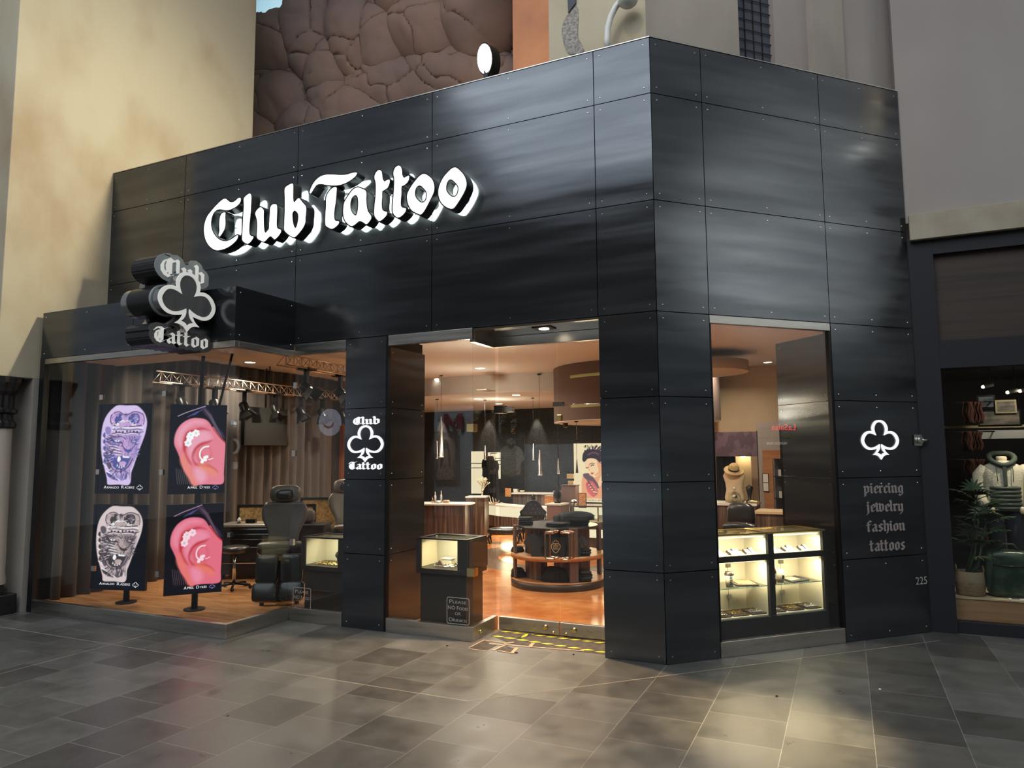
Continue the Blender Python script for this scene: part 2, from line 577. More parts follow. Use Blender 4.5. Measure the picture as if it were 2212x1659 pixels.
class MB:
    def __init__(self):
        self.v, self.f, self.m, self.s = [], [], [], []

    def add(self, vs, fs, mi=0, smooth=False):
        k = len(self.v)
        self.v += [Vector(x) for x in vs]
        self.f += [tuple(i + k for i in f) for f in fs]
        self.m += [mi] * len(fs)
        self.s += [smooth] * len(fs)
        return self

    def hexa(self, p, mi=0):
        """8 corners: bottom ring 0-3, top ring 4-7"""
        return self.add(p, [(3, 2, 1, 0), (4, 5, 6, 7), (0, 1, 5, 4), (1, 2, 6, 5), (2, 3, 7, 6), (3, 0, 4, 7)], mi)

    def box(self, a, b, mi=0):
        x0, x1 = sorted((a[0], b[0])); y0, y1 = sorted((a[1], b[1])); z0, z1 = sorted((a[2], b[2]))
        return self.hexa([(x0, y0, z0), (x1, y0, z0), (x1, y1, z0), (x0, y1, z0), (x0, y0, z1), (x1, y0, z1), (x1, y1, z1), (x0, y1, z1)], mi)

    def obox(self, c, size, M=None, mi=0):
        h = [s / 2 for s in size]
        ps = [Vector((sx * h[0], sy * h[1], sz * h[2])) for sz in (-1, 1) for sx, sy in ((-1, -1), (1, -1), (1, 1), (-1, 1))]
        if M is not None:
            ps = [M @ p for p in ps]
        return self.hexa([p + Vector(c) for p in ps], mi)

    def fbox(self, F, x0, y0, x1, y1, h0, h1, mi=0):
        """box in a frame: x0..x1, y0..y1, heights h0..h1 along the normal"""
        return self.hexa([F(x0, y0, h0), F(x1, y0, h0), F(x1, y1, h0), F(x0, y1, h0), F(x0, y0, h1), F(x1, y0, h1), F(x1, y1, h1), F(x0, y1, h1)], mi)

    def prism(self, F, contours, h0, h1, mi=0, smi=None, smooth_side=False):
        v, f = fill_contours(contours)
        if not f:
            return self
        self.add([F(x, y, h1) for x, y in v], f, mi)
        self.add([F(x, y, h0) for x, y in v], [tuple(reversed(q)) for q in f], mi)
        for c in contours:
            n = len(c)
            self.add([F(x, y, h0) for x, y in c] + [F(x, y, h1) for x, y in c],
                     [(i, (i + 1) % n, n + (i + 1) % n, n + i) for i in range(n)], mi if smi is None else smi, smooth_side)
        return self

    def sheet(self, F, contours, h=0.0, mi=0):
        v, f = fill_contours(contours)
        return self.add([F(x, y, h) for x, y in v], f, mi)

    def quad(self, F, x0, y0, x1, y1, h=0.0, mi=0):
        return self.add([F(x0, y0, h), F(x1, y0, h), F(x1, y1, h), F(x0, y1, h)], [(0, 1, 2, 3)], mi)

    def text(self, F, s, x, y, height, h0, h1, mi=0, align='l', width=None):
        v, f, w, hh = text_shape(s)
        k = height / hh
        kx = k if width is None else width / w
        ox = x - (w * kx / 2 if align == 'c' else (w * kx if align == 'r' else 0))
        self.add([F(ox + p[0] * kx, y + p[1] * k, h1) for p in v], f, mi)
        return w * kx

    def tube(self, pts, r, seg=8, mi=0, caps=True, closed=False):
        P = [Vector(p) for p in pts]
        n = len(P)
        R = r if isinstance(r, (list, tuple)) else [r] * n
        rings = []
        ref = None
        for i in range(n):
            if closed:
                t = (P[(i + 1) % n] - P[i - 1])
            else:
                t = (P[min(i + 1, n - 1)] - P[max(i - 1, 0)])
            t.normalize()
            if ref is None:
                ref = Vector((0, 0, 1)) if abs(t.z) < .9 else Vector((1, 0, 0))
            a = (ref - t * ref.dot(t))
            if a.length < 1e-5:
                a = t.orthogonal()
            a.normalize()
            ref = a
            b = t.cross(a)
            rings.append([P[i] + (a * cos(2 * pi * k / seg) + b * sin(2 * pi * k / seg)) * R[i] for k in range(seg)])
        vs = [v for ring in rings for v in ring]
        fs = []
        for i in range(n if closed else n - 1):
            j = (i + 1) % n
            for k in range(seg):
                fs.append((i * seg + k, i * seg + (k + 1) % seg, j * seg + (k + 1) % seg, j * seg + k))
        self.add(vs, fs, mi, True)
        if caps and not closed:
            self.add(rings[0], [tuple(reversed(range(seg)))], mi)
            self.add(rings[-1], [tuple(range(seg))], mi)
        return self

    def lathe(self, prof, c=(0, 0, 0), seg=24, mi=0, a0=0, a1=2 * pi, sx=1, sy=1, M=None):
        """prof: (r, z) bottom to top"""
        full = abs(a1 - a0 - 2 * pi) < 1e-6
        na = seg if full else seg + 1
        vs = []
        for r, z in prof:
            for k in range(na):
                a = a0 + (a1 - a0) * k / seg
                p = Vector((r * cos(a) * sx, r * sin(a) * sy, z))
                if M is not None:
                    p = M @ p
                vs.append(p + Vector(c))
        fs = []
        for i in range(len(prof) - 1):
            for k in range(seg):
                k2 = (k + 1) % na if full else k + 1
                fs.append((i * na + k, i * na + k2, (i + 1) * na + k2, (i + 1) * na + k))
        return self.add(vs, fs, mi, True)

    def cyl(self, c, r, z0, z1, seg=24, mi=0, r1=None):
        r1 = r if r1 is None else r1
        self.lathe([(r, z0), (r1, z1)], c, seg, mi)
        for rr, z, flip in ((r, z0, 1), (r1, z1, 0)):
            ring = [Vector((rr * cos(2 * pi * k / seg), rr * sin(2 * pi * k / seg), z)) + Vector(c) for k in range(seg)]
            self.add(ring, [tuple(reversed(range(seg))) if flip else tuple(range(seg))], mi)
        return self

    def rod(self, a, b, r, seg=8, mi=0, r1=None):
        return self.tube([a, b], [r, r if r1 is None else r1], seg, mi)

    def ball(self, c, r, seg=12, mi=0, M=None):
        """r scalar or (rx, ry, rz)"""
        rx, ry, rz = r if isinstance(r, (tuple, list)) else (r, r, r)
        n = max(4, seg // 2)
        vs, fs = [], []
        for i in range(n + 1):
            th = pi * i / n
            for k in range(seg):
                a = 2 * pi * k / seg
                p = Vector((rx * sin(th) * cos(a), ry * sin(th) * sin(a), -rz * cos(th)))
                if M is not None:
                    p = M @ p
                vs.append(p + Vector(c))
        for i in range(n):
            for k in range(seg):
                fs.append((i * seg + k, i * seg + (k + 1) % seg, (i + 1) * seg + (k + 1) % seg, (i + 1) * seg + k))
        return self.add(vs, fs, mi, True)

    def grid(self, fn, nu, nv, mi=0, smooth=True):
        """surface fn(u, v) u,v in 0..1"""
        vs = [fn(i / nu, j / nv) for j in range(nv + 1) for i in range(nu + 1)]
        fs = [(j * (nu + 1) + i, j * (nu + 1) + i + 1, (j + 1) * (nu + 1) + i + 1, (j + 1) * (nu + 1) + i) for j in range(nv) for i in range(nu)]
        return self.add(vs, fs, mi, smooth)

    def pad(self, c, size, M=None, mi=0, e=3.0, seg=16, n=10):
        """upholstered cushion: superellipsoid"""
        def se(x, p):
            return math.copysign(abs(x) ** p, x)
        p = 2.0 / e
        vs, fs = [], []
        for i in range(n + 1):
            th = -pi / 2 + pi * i / n
            for k in range(seg):
                a = 2 * pi * k / seg
                q = Vector((size[0] / 2 * se(cos(th), p) * se(cos(a), p), size[1] / 2 * se(cos(th), p) * se(sin(a), p), size[2] / 2 * se(sin(th), p)))
                if M is not None:
                    q = M @ q
                vs.append(q + Vector(c))
        for i in range(n):
            for k in range(seg):
                fs.append((i * seg + k, i * seg + (k + 1) % seg, (i + 1) * seg + (k + 1) % seg, (i + 1) * seg + k))
        return self.add(vs, fs, mi, True)

    def build(self, name, mats, parent=None, bevel=0.0, local=False, subd=0, origin=None):
        if not isinstance(mats, (list, tuple)):
            mats = [mats]
        me = bpy.data.meshes.new(name)
        if parent is not None:
            Mw = W[parent]
            inv = Matrix.Identity(4) if local else Mw.inverted()
            vs = [inv @ v for v in self.v]
            base = None
        else:
            if origin is None:
                xs = [v.x for v in self.v]; ys = [v.y for v in self.v]; zs = [v.z for v in self.v]
                base = Vector(((min(xs) + max(xs)) / 2, (min(ys) + max(ys)) / 2, min(zs)))
            else:
                base = Vector(origin)
            vs = [v - base for v in self.v]
        me.from_pydata([v * U for v in vs], [], self.f)
        for m in mats:
            me.materials.append(MATS[m])
        for p, mi, s in zip(me.polygons, self.m, self.s):
            p.material_index = mi
            p.use_smooth = s
        bm = bmesh.new()
        bm.from_mesh(me)
        bmesh.ops.remove_doubles(bm, verts=bm.verts, dist=1e-6)
        bmesh.ops.recalc_face_normals(bm, faces=bm.faces)
        bm.to_mesh(me)
        bm.free()
        o = bpy.data.objects.new(name, me)
        COL.objects.link(o)
        if parent is not None:
            o.parent = parent
            W[o] = W[parent]
        else:
            o.location = base * U
            W[o] = Matrix.Translation(base)
        if bevel:
            b = o.modifiers.new('bevel', 'BEVEL')
            b.width = bevel * U
            b.segments = 2
            b.limit_method = 'ANGLE'
            b.angle_limit = radians(40)
        if subd:
            sm = o.modifiers.new('subd', 'SUBSURF')
            sm.levels = subd
            sm.render_levels = subd
        return o


def tag(o, label, cat, group=None, kind=None):
    o['label'] = label
    o['category'] = cat
    if group:
        o['group'] = group
    if kind:
        o['kind'] = kind
    return o


def thing(name, label, cat, loc=(0, 0, 0), rotz=0.0, group=None, kind=None):
    o = bpy.data.objects.new(name, None)
    COL.objects.link(o)
    o.empty_display_size = .1
    o.location = Vector(loc) * U
    o.rotation_euler = (0, 0, rotz)
    W[o] = Matrix.Translation(Vector(loc)) @ Matrix.Rotation(rotz, 4, 'Z')
    return tag(o, label, cat, group, kind)


def copy_tree(o, loc=None, rotz=None, label=None, group=None):
    """a thing with its parts and sub-parts (shared mesh data)"""
    def rec(src, par):
        c = src.copy()
        COL.objects.link(c)
        if par is not None:
            c.parent = par
        for ch in [x for x in bpy.data.objects if x.parent == src]:
            rec(ch, c)
        return c
    r = rec(o, None)
    if loc is not None:
        r.location = Vector(loc) * U
    if rotz is not None:
        r.rotation_euler = (0, 0, rotz)
    if label:
        r['label'] = label
    if group:
        r['group'] = group
    return r


def RZ(a):
    return Matrix.Rotation(a, 3, 'Z')


def RX(a):
    return Matrix.Rotation(a, 3, 'X')


def RY(a):
    return Matrix.Rotation(a, 3, 'Y')


# ------------------------------------------------------------------ blackletter written with a broad nib
def _m(x):
    return [(x - .5, 4.6), (x, 4.1), (x, .9), (x + .5, .4)]


GLYPH = {
    'i': ([_m(0), [(-.25, 6.2), (.25, 5.7)]], 2.0),
    'n': ([_m(0), [(0, 3.8), (.9, 4.7)], [(1.4, 4.7), (1.9, 4.1), (1.9, .9), (2.4, .4)]], 3.9),
    'u': ([_m(0), [(.5, .4), (1.9, 1.4)], _m(1.9)], 3.9),
    'p': ([[(-.5, 4.6), (0, 4.1), (0, -1.6)], [(0, 3.9), (1.0, 4.7), (1.9, 4.0), (1.9, 1.1), (.9, .3), (0, .9)]], 3.7),
    'r': ([_m(0), [(0, 3.8), (.9, 4.7), (1.4, 4.1)]], 2.7),
    'e': ([[(0, 2.1), (1.9, 3.3), (1.8, 4.0), (1.0, 4.7), (0, 4.0), (0, 1.0), (.8, .3), (1.8, 1.0)]], 3.1),
    'c': ([[(1.8, 4.2), (1, 4.7), (0, 4), (0, 1), (.8, .3), (1.8, 1)]], 2.8),
    'o': ([[(1, 4.7), (0, 4), (0, 1), (.9, .3), (1.9, 1), (1.9, 4), (1, 4.7)]], 3.6),
    'a': ([[(.2, 4.2), (1, 4.7), (1.8, 4.1), (1.8, .9), (2.3, .4)], [(1.8, 2.8), (.6, 2.5), (0, 1.9), (0, 1), (.7, .3), (1.8, 1.1)]], 3.7),
    's': ([[(1.8, 4.2), (1, 4.7), (.1, 4), (.3, 3.1), (1.5, 2.1), (1.8, 1.2), (.9, .3), (0, .9)]], 3.3),
    't': ([[(-.2, 6.2), (0, 5.6), (0, 1), (.7, .3), (1.3, .8)], [(-.7, 4.4), (1.2, 4.6)]], 2.7),
    'l': ([[(-.5, 7.0), (0, 6.4), (0, .9), (.5, .4)]], 2.0),
    'b': ([[(-.5, 7.0), (0, 6.4), (0, .9), (.9, .3), (1.9, 1), (1.9, 4), (1, 4.7), (0, 3.8)]], 3.7),
    'h': ([[(-.5, 7.0), (0, 6.4), (0, .9), (.5, .4)], [(0, 3.8), (.9, 4.7)], [(1.4, 4.7), (1.9, 4.1), (1.9, .6), (1.3, -1.0)]], 3.7),
    'f': ([[(1.6, 6.3), (.9, 6.9), (0, 6.1), (0, .8), (.4, .3)], [(-.7, 4.4), (1.2, 4.6)]], 2.6),
    'g': ([[(1, 4.7), (0, 4), (0, 1), (.9, .4), (1.9, 1.2)], [(.9, 4.7), (1.9, 4.2), (1.9, -.6), (1, -1.5), (0, -.9)]], 3.7),
    'j': ([[(-.5, 4.6), (0, 4.1), (0, -.6), (-.7, -1.5)], [(-.25, 6.2), (.25, 5.7)]], 2.0),
    'w': ([[(-.5, 5.6), (0, 4.9), (0, 1), (.8, .3), (1.8, 1)], [(1.4, 5.3), (1.8, 4.6), (1.8, 1), (2.6, .3), (3.6, 1), (3.6, 4), (2.9, 4.9)]], 5.3),
    'y': ([[(-.5, 4.6), (0, 4.1), (0, 1), (.8, .4), (1.9, 1.3)], [(1.4, 4.7), (1.9, 4.1), (1.9, 0), (.9, -1.5)]], 3.7),
    'C': ([[(3.3, 6.0), (2.0, 6.9), (.7, 5.9), (0, 4.0), (.1, 2.2), (1.0, .7), (2.1, .2), (3.5, 1.1)], [(1.7, 5.7), (1.5, 4.5), (1.7, 2.6), (1.5, 1.5)],
           [(1.5, 6.2), (2.6, 5.6), (3.6, 6.2)], [(2.4, 5.4), (2.4, 1.2)]], 4.6),
    'T': ([[(-.3, 5.3), (.4, 6.5), (1.4, 6.6), (2.6, 6.0), (3.7, 6.8)], [(.5, 5.0), (0, 3.6), (.1, 2.0), (.9, .7), (2.0, .2), (3.4, 1.2)],
           [(1.4, 5.4), (1.3, 2.0), (1.1, 1.4)], [(2.2, 5.8), (2.2, 1.0)]], 4.5),
}


def nib_text(mb, F, s, x0, x1, y0, xh, h0, h1, mi=0, fat=None, nib=1.25, slope=0.0):
    """write s between x0 and x1 on baseline y0 with x-height xh; fat = outline radius for a contour backing"""
    total = sum(GLYPH[c][1] for c in s) - .9
    kx = (x1 - x0) / total
    ky = xh / 4.9
    a = radians(40)
    nv = Vector((cos(a), sin(a))) * nib * .5
    cur = .45
    cnt = 0
    for c in s:
        strokes, adv = GLYPH[c]
        for st in strokes:
            for p, q in zip(st, st[1:]):
                p, q = Vector(p), Vector(q)
                if fat is None:
                    d = q - p
                    if abs(d.x * nv.y - d.y * nv.x) < 1e-4:
                        d = d + Vector((.02, -.02))
                    if d.length > 1e-9:
                        e = d.normalized() * .12
                        p, q = p - e, q + e
                    poly = [p - nv, p + nv, q + nv, q - nv]
                    cr = (poly[1] - poly[0]).x * (poly[2] - poly[1]).y - (poly[1] - poly[0]).y * (poly[2] - poly[1]).x
                    if cr < 0:
                        poly.reverse()
                else:
                    ang = math.atan2((q - p).y, (q - p).x)
                    poly = [q + Vector((cos(ang + t), sin(ang + t))) * fat for t in (-pi / 2, -pi / 4, 0, pi / 4, pi / 2)]
                    poly += [p + Vector((cos(ang + t), sin(ang + t))) * fat for t in (pi / 2, 3 * pi / 4, pi, 5 * pi / 4, 3 * pi / 2)]
                jit = (cnt % 9) * .00012
                cnt += 1
                pts = [(x0 + (cur + v.x) * kx, y0 + v.y * ky + slope * (cur + v.x) * kx) for v in poly]
                n = len(pts)
                mb.add([F(x, y, h1 + jit) for x, y in pts], [tuple(range(n))], mi)
                if h1 - h0 > 1e-6:
                    mb.add([F(x, y, h0) for x, y in pts] + [F(x, y, h1 + jit) for x, y in pts],
                           [(i, (i + 1) % n, n + (i + 1) % n, n + i) for i in range(n)] + [tuple(reversed(range(n)))], mi)
        cur += adv
    return mb


# ------------------------------------------------------------------ the club emblem
CLUB_OUT = [(0, 1.01), (.15, .987), (.29, .895), (.385, .74), (.425, .575), (.40, .425, 1), (.55, .447), (.72, .405), (.875, .285), (.97, .117),
            (1.0, -.05), (.96, -.224), (.853, -.384), (.704, -.49), (.53, -.525), (.345, -.5), (.165, -.455, 1), (.27, -.64), (.43, -.785, 1),
            (.28, -.79), (.13, -.85), (0, -1.02, 1)]
CLUB_IN = [(0, .9), (.14, .863), (.245, .755), (.30, .59), (.285, .41), (.215, .224, 1), (.36, .285), (.52, .318), (.67, .288), (.79, .17), (.875, -.03),
           (.83, -.205), (.725, -.335), (.555, -.408), (.37, -.39), (.20, -.325), (.055, -.235, 1), (.05, -.38), (.10, -.54), (.215, -.68, 1),
           (.11, -.71), (.04, -.76), (0, -.83, 1)]


def mirror_half(h):
    pts = [tuple(p) for p in h]
    back = [(-p[0], *p[1:]) for p in reversed(pts[1:-1])]
    return pts + back


def club(kind, s, cx=0, cy=0, sy=1.0, d=0.0):
    base = smooth_path(mirror_half(CLUB_OUT if kind == 'out' else CLUB_IN), True, 4)
    if d:
        base = offset_poly(base, d)
    return [(cx + x * s, cy + y * s * sy) for x, y in base]


# ------------------------------------------------------------------ soft pictures for screens and posters: computed colours on a fine grid
import numpy as np
TONE = {}


class Paint:
    def __init__(self, nx, ny, asp, base=(0, 0, 0)):
        self.nx, self.ny, self.asp = nx, ny, asp
        x = np.linspace(0, asp, nx + 1)
        y = np.linspace(0, 1, ny + 1)
        self.X, self.Y = np.meshgrid(x, y)
        self.C = np.zeros((ny + 1, nx + 1, 3)) + np.array(base)

    def _win(self, P, pad):
        x0, y0 = P.min(0) - pad
        x1, y1 = P.max(0) + pad
        i0 = max(0, int(x0 / self.asp * self.nx)); i1 = min(self.nx + 1, int(x1 / self.asp * self.nx) + 2)
        j0 = max(0, int(y0 * self.ny)); j1 = min(self.ny + 1, int(y1 * self.ny) + 2)
        return slice(j0, max(j0, j1)), slice(i0, max(i0, i1))

    def _mix(self, w, col, a):
        c = np.array(TONE[col] if isinstance(col, str) else col)
        a = a[..., None]
        self.C[w] = self.C[w] * (1 - a) + c * a

    def _seg(self, X, Y, P, closed):
        d = np.full(X.shape, 9.0)
        n = len(P)
        for i in range(n if closed else n - 1):
            a, b = P[i], P[(i + 1) % n]
            e = b - a
            L = (e ** 2).sum() + 1e-12
            t = np.clip(((X - a[0]) * e[0] + (Y - a[1]) * e[1]) / L, 0, 1)
            d = np.minimum(d, np.hypot(X - a[0] - t * e[0], Y - a[1] - t * e[1]))
        return d

    def fill(self, col, x0, y0, x1, y1):
        self.poly(col, [(x0, y0), (x1, y0), (x1, y1), (x0, y1)], False)

    def poly(self, col, pts, sm=True, soft=.006, alpha=1.0):
        P = np.array(smooth_path(pts, True, 4) if sm else pts, float)
        P[:, 0] *= self.asp
        w = self._win(P, soft * 2)
        X, Y = self.X[w], self.Y[w]
        if X.size == 0:
            return
        ins = np.zeros(X.shape, bool)
        n = len(P)
        for i in range(n):
            a, b = P[i], P[(i + 1) % n]
            if a[1] == b[1]:
                continue
            c = ((a[1] > Y) != (b[1] > Y)) & (X < (b[0] - a[0]) * (Y - a[1]) / (b[1] - a[1]) + a[0])
            ins ^= c
        d = self._seg(X, Y, P, True) * np.where(ins, 1, -1)
        self._mix(w, col, np.clip(d / soft * .5 + .5, 0, 1) * alpha)

    def line(self, col, pts, wd, closed=False, sm=True, soft=.004, alpha=1.0):
        P = np.array(smooth_path(pts, closed, 4) if sm else pts, float)
        P[:, 0] *= self.asp
        r = wd * self.asp * .5
        w = self._win(P, r + soft * 2)
        X, Y = self.X[w], self.Y[w]
        if X.size:
            self._mix(w, col, np.clip((r - self._seg(X, Y, P, closed)) / soft * .5 + .5, 0, 1) * alpha)

    def dot(self, col, x, y, r, soft=.004, alpha=1.0):
        r *= self.asp
        P = np.array([[x * self.asp - r, y - r], [x * self.asp + r, y + r]])
        w = self._win(P, soft * 2)
        X, Y = self.X[w], self.Y[w]
        if X.size:
            self._mix(w, col, np.clip((r - np.hypot(X - x * self.asp, Y - y)) / soft * .5 + .5, 0, 1) * alpha)

    def build(self, name, F, w, h, parent, lift=.0004):
        ny, nx = self.ny, self.nx
        me = bpy.data.meshes.new(name)
        inv = W[parent].inverted()
        vs = [tuple((inv @ F(i / nx * w, j / ny * h, lift)) * U) for j in range(ny + 1) for i in range(nx + 1)]
        fs = [(j * (nx + 1) + i, j * (nx + 1) + i + 1, (j + 1) * (nx + 1) + i + 1, (j + 1) * (nx + 1) + i) for j in range(ny) for i in range(nx)]
        me.from_pydata(vs, [], fs)
        at = me.attributes.new('picture', 'FLOAT_COLOR', 'POINT')
        col = np.ones((len(vs), 4), np.float32)
        col[:, :3] = self.C.reshape(-1, 3)
        at.data.foreach_set('color', col.ravel())
        if 'picture_glow' not in MATS:
            m = emissive('picture_glow', (1, 1, 1), 1.0)
            nt = m.node_tree
            a = nt.nodes.new('ShaderNodeAttribute')
            a.attribute_name = 'picture'
            e = [q for q in nt.nodes if q.type == 'EMISSION'][0]
            nt.links.new(a.outputs['Color'], e.inputs[0])
        me.materials.append(MATS['picture_glow'])
        o = bpy.data.objects.new(name, me)
        COL.objects.link(o)
        o.parent = parent
        W[o] = W[parent]
        return o
# ================================================================== SETTING
FLOOR = MB().box((-15, -17, -.05), (13, 10, 0)).build('floor', 'floor_tile', origin=(0, 0, 0))
tag(FLOOR, 'grey stone tile floor of the concourse in front of the black shop', 'floor', kind='structure')


def strip(name, label, p, q, w=.005, h=.0012):
    p, q = Vector((*p, 0)), Vector((*q, 0))
    ax = (q - p).normalized()
    F = Frame(p, ax, Vector((-ax.y, ax.x, 0)))
    mb = MB().fbox(F, 0, -w / 2, (q - p).length, w / 2, .0001, h)
    tag(mb.build(name, 'trim_sand'), label, 'floor inlay', kind='structure')


strip('trim_1', 'pale inlay line in the floor parallel to the corner window bay', (-6.4, -1.285), (-1.0, -1.3))
strip('trim_2', 'pale inlay line in the floor along the angled facade', (-1.0, -1.3), (1.95, 1.62))
strip('trim_3', 'pale inlay line in the floor running out from the poster bay', (-4.47, -2.9), (-4.47, -.84))

RIV = .0065


def panel(mb, F, x0, y0, x1, y1, thick=.03, gap=.0035, rivets=True, pat=None):
    """one riveted steel panel"""
    mb.fbox(F, x0 + gap, y0 + gap, x1 - gap, y1 - gap, -thick, 0, 0)
    if rivets:
        w, h = x1 - x0, y1 - y0
        xs = [x0 + .055, x1 - .055] + ([(x0 + x1) / 2] if w > .9 else [])
        ys = [y0 + .055, y1 - .055]
        for x in xs:
            for y in ys:
                n = 8
                ring = [(x + RIV * cos(2 * pi * k / n), y + RIV * sin(2 * pi * k / n)) for k in range(n)]
                mb.add([F(a, b, 0) for a, b in ring] + [F(x + (a - x) * .6, y + (b - y) * .6, .005) for a, b in ring],
                       [(k, (k + 1) % n, n + (k + 1) % n, n + k) for k in range(n)] + [tuple(range(n, 2 * n))], 1)


ROWS_HI = [2.72, 3.63, 4.53, 5.01]
ROWS_LO = [0, .68, 1.37, 2.04, 2.72]

wf = thing('wall_front', 'long riveted black steel facade carrying the big white shop sign', 'facade', (-3.3, 0, 0), kind='structure')
mb = MB()
mb.fbox(FA, -6.575, 2.72, -.03, 5.0, -.10, -.031)
mb.fbox(FA, -3.05, 0, -2.573, 2.72, -.09, -.031)
mb.fbox(FA, -.487, 0, -.03, 2.72, -.12, -.031)
mb.build('backing', 'joint_black', wf)
XS = [-6.575, -5.34, -3.70, -2.08, -.487, 0]
for i in range(len(XS) - 1):
    for j in range(len(ROWS_HI) - 1):
        mb = MB()
        panel(mb, FA, XS[i], ROWS_HI[j], XS[i + 1], ROWS_HI[j + 1])
        mb.build('steel_panel', ['black_steel', 'rivet_steel'], wf)
for x0, x1 in ((-3.05, -2.573), (-.487, 0)):
    for j in range(4):
        mb = MB()
        panel(mb, FA, x0, ROWS_LO[j], x1, ROWS_LO[j + 1])
        mb.build('steel_panel', ['black_steel', 'rivet_steel'], wf)
# inner returns of the entrance: left pier side (seen through the glass) and right reveal
FX1 = Frame((-2.56, .03, 0), (0, 1, 0), (0, 0, 1), (1, 0, 0))
for j in range(4):
    mb = MB()
    panel(mb, FX1, 0, ROWS_LO[j], .63, ROWS_LO[j + 1] if j < 3 else 2.62)
    mb.build('steel_panel', ['black_steel', 'rivet_steel'], wf)
MB().box((-3.05, .09, 0), (-2.592, .66, 2.72)).build('pier_core', 'joint_black', wf)
FX2 = Frame((-.487, .5, 0), (0, -1, 0), (0, 0, 1), (-1, 0, 0))
for j in range(4):
    mb = MB()
    panel(mb, FX2, 0, ROWS_LO[j], .47, ROWS_LO[j + 1] if j < 3 else 2.7, rivets=False)
    mb.build('steel_panel', ['black_steel', 'rivet_steel'], wf)
mb = MB().fbox(FA, -6.575, 5.012, 0.0, 5.02, -.14, .004)
mb.build('coping', 'brushed_steel', wf)

wc = thing('wall_corner', 'angled riveted black steel facade with the lit display window and service list', 'facade', Cp(1.36, 0), kind='structure')
mb = MB()
mb.fbox(FC, .03, 2.72, 2.71, 5.0, -.10, -.031)
mb.fbox(FC, .05, 0, .49, 2.72, -.12, -.031)
mb.fbox(FC, 1.745, 0, 2.71, 2.72, -.09, -.031)
mb.build('backing', 'joint_black', wc)
SS = [0, .49, 1.745, 2.71]
for i in range(3):
    for j in range(3):
        mb = MB()
        panel(mb, FC, SS[i], ROWS_HI[j], SS[i + 1], ROWS_HI[j + 1])
        mb.build('steel_panel', ['black_steel', 'rivet_steel'], wc)
for s0, s1 in ((0, .49), (1.745, 2.71)):
    for j in range(4):
        mb = MB()
        panel(mb, FC, s0, ROWS_LO[j], s1, ROWS_LO[j + 1])
        mb.build('steel_panel', ['black_steel', 'rivet_steel'], wc)
FCi = Frame(Cp(1.74, 0, .03), (-S2, S2, 0), (0, 0, 1), (-S2, -S2, 0))      # inner return right of the display window
for j in range(4):
    mb = MB()
    panel(mb, FCi, 0, ROWS_LO[j], .67, ROWS_LO[j + 1] if j < 3 else 2.64)
    mb.build('steel_panel', ['black_steel', 'rivet_steel'], wc)
mb = MB().fbox(FC, 0, 5.012, 2.71, 5.02, -.14, .004)
mb.build('coping', 'brushed_steel', wc)

# --- poster bay: fascia, glass, kerb
BX0, BX1, BY = -6.50, -3.69, -.78
FB = Frame((0, BY, 0), (1, 0, 0))
FBr = Frame((BX1, BY, 0), (0, 1, 0), (0, 0, 1), (1, 0, 0))
wb = thing('wall_bay', 'low black steel fascia over the projecting poster window', 'fascia', (-5.1, -.4, 2.65), kind='structure')
for x0, x1 in ((BX0, -5.06), (-5.06, BX1)):
    mb = MB()
    panel(mb, FB, x0, 2.65, x1, 3.155)
    mb.build('steel_panel', ['black_steel', 'rivet_steel'], wb)
mb = MB()
panel(mb, FBr, 0, 2.65, -BY, 3.155)
mb.build('steel_panel', ['black_steel', 'rivet_steel'], wb)
MB().box((BX0, BY + .031, 2.66), (BX1 - .031, -.002, 3.15)).build('fascia_core', 'joint_black', wb)


def glazing(name, label, loc):
    return thing(name, label, 'window', loc, kind='structure')


def pane(mb, F, x0, x1, z0, z1, h=-.02, t=.006):
    mb.fbox(F, x0, z0, x1, z1, h - t, h)
    return mb


w1 = glazing('window_1', 'frameless corner glass of the bay holding the portrait screens', (-5.1, BY, 0))
for x0, x1 in ((BX0 + .09, -5.51), (-5.505, -4.60), (-4.595, BX1 - .004)):
    pane(MB(), FB, x0, x1, .13, 2.585).build('pane', 'shop_glass', w1)
pane(MB(), FBr, .03, .775, .13, 2.585, h=-.004).build('pane', 'shop_glass', w1)
mb = MB().box((BX0 + .03, BY, 0), (BX1, BY + .05, .128)).box((BX1 - .05, BY + .0501, 0), (BX1, 0, .128))
mb.build('base_rail', 'brushed_steel', w1, bevel=.003)
mb = MB().box((BX0 + .03, BY, 2.59), (BX1, BY + .05, 2.648)).box((BX1 - .05, BY + .0501, 2.59), (BX1, 0, 2.648))
mb.build('head_rail', 'brushed_steel', w1, bevel=.002)
MB().box((BX0 + .0, BY - .002, .0), (BX0 + .075, BY + .06, 2.66)).build('side_post', 'black_plastic', w1)
for px_ in (-5.5075, -4.5975):
    for z in (.5, 1.45, 2.2):
        MB().box((px_ - .025, BY + .012, z - .025), (px_ + .025, BY + .034, z + .025)).build('clip', 'polished_metal', w1)
for z in (.9, 1.9):
    MB().box((BX1 - .03, BY + .012, z - .02), (BX1 + .004, BY + .05, z + .02)).build('clip', 'polished_metal', w1)

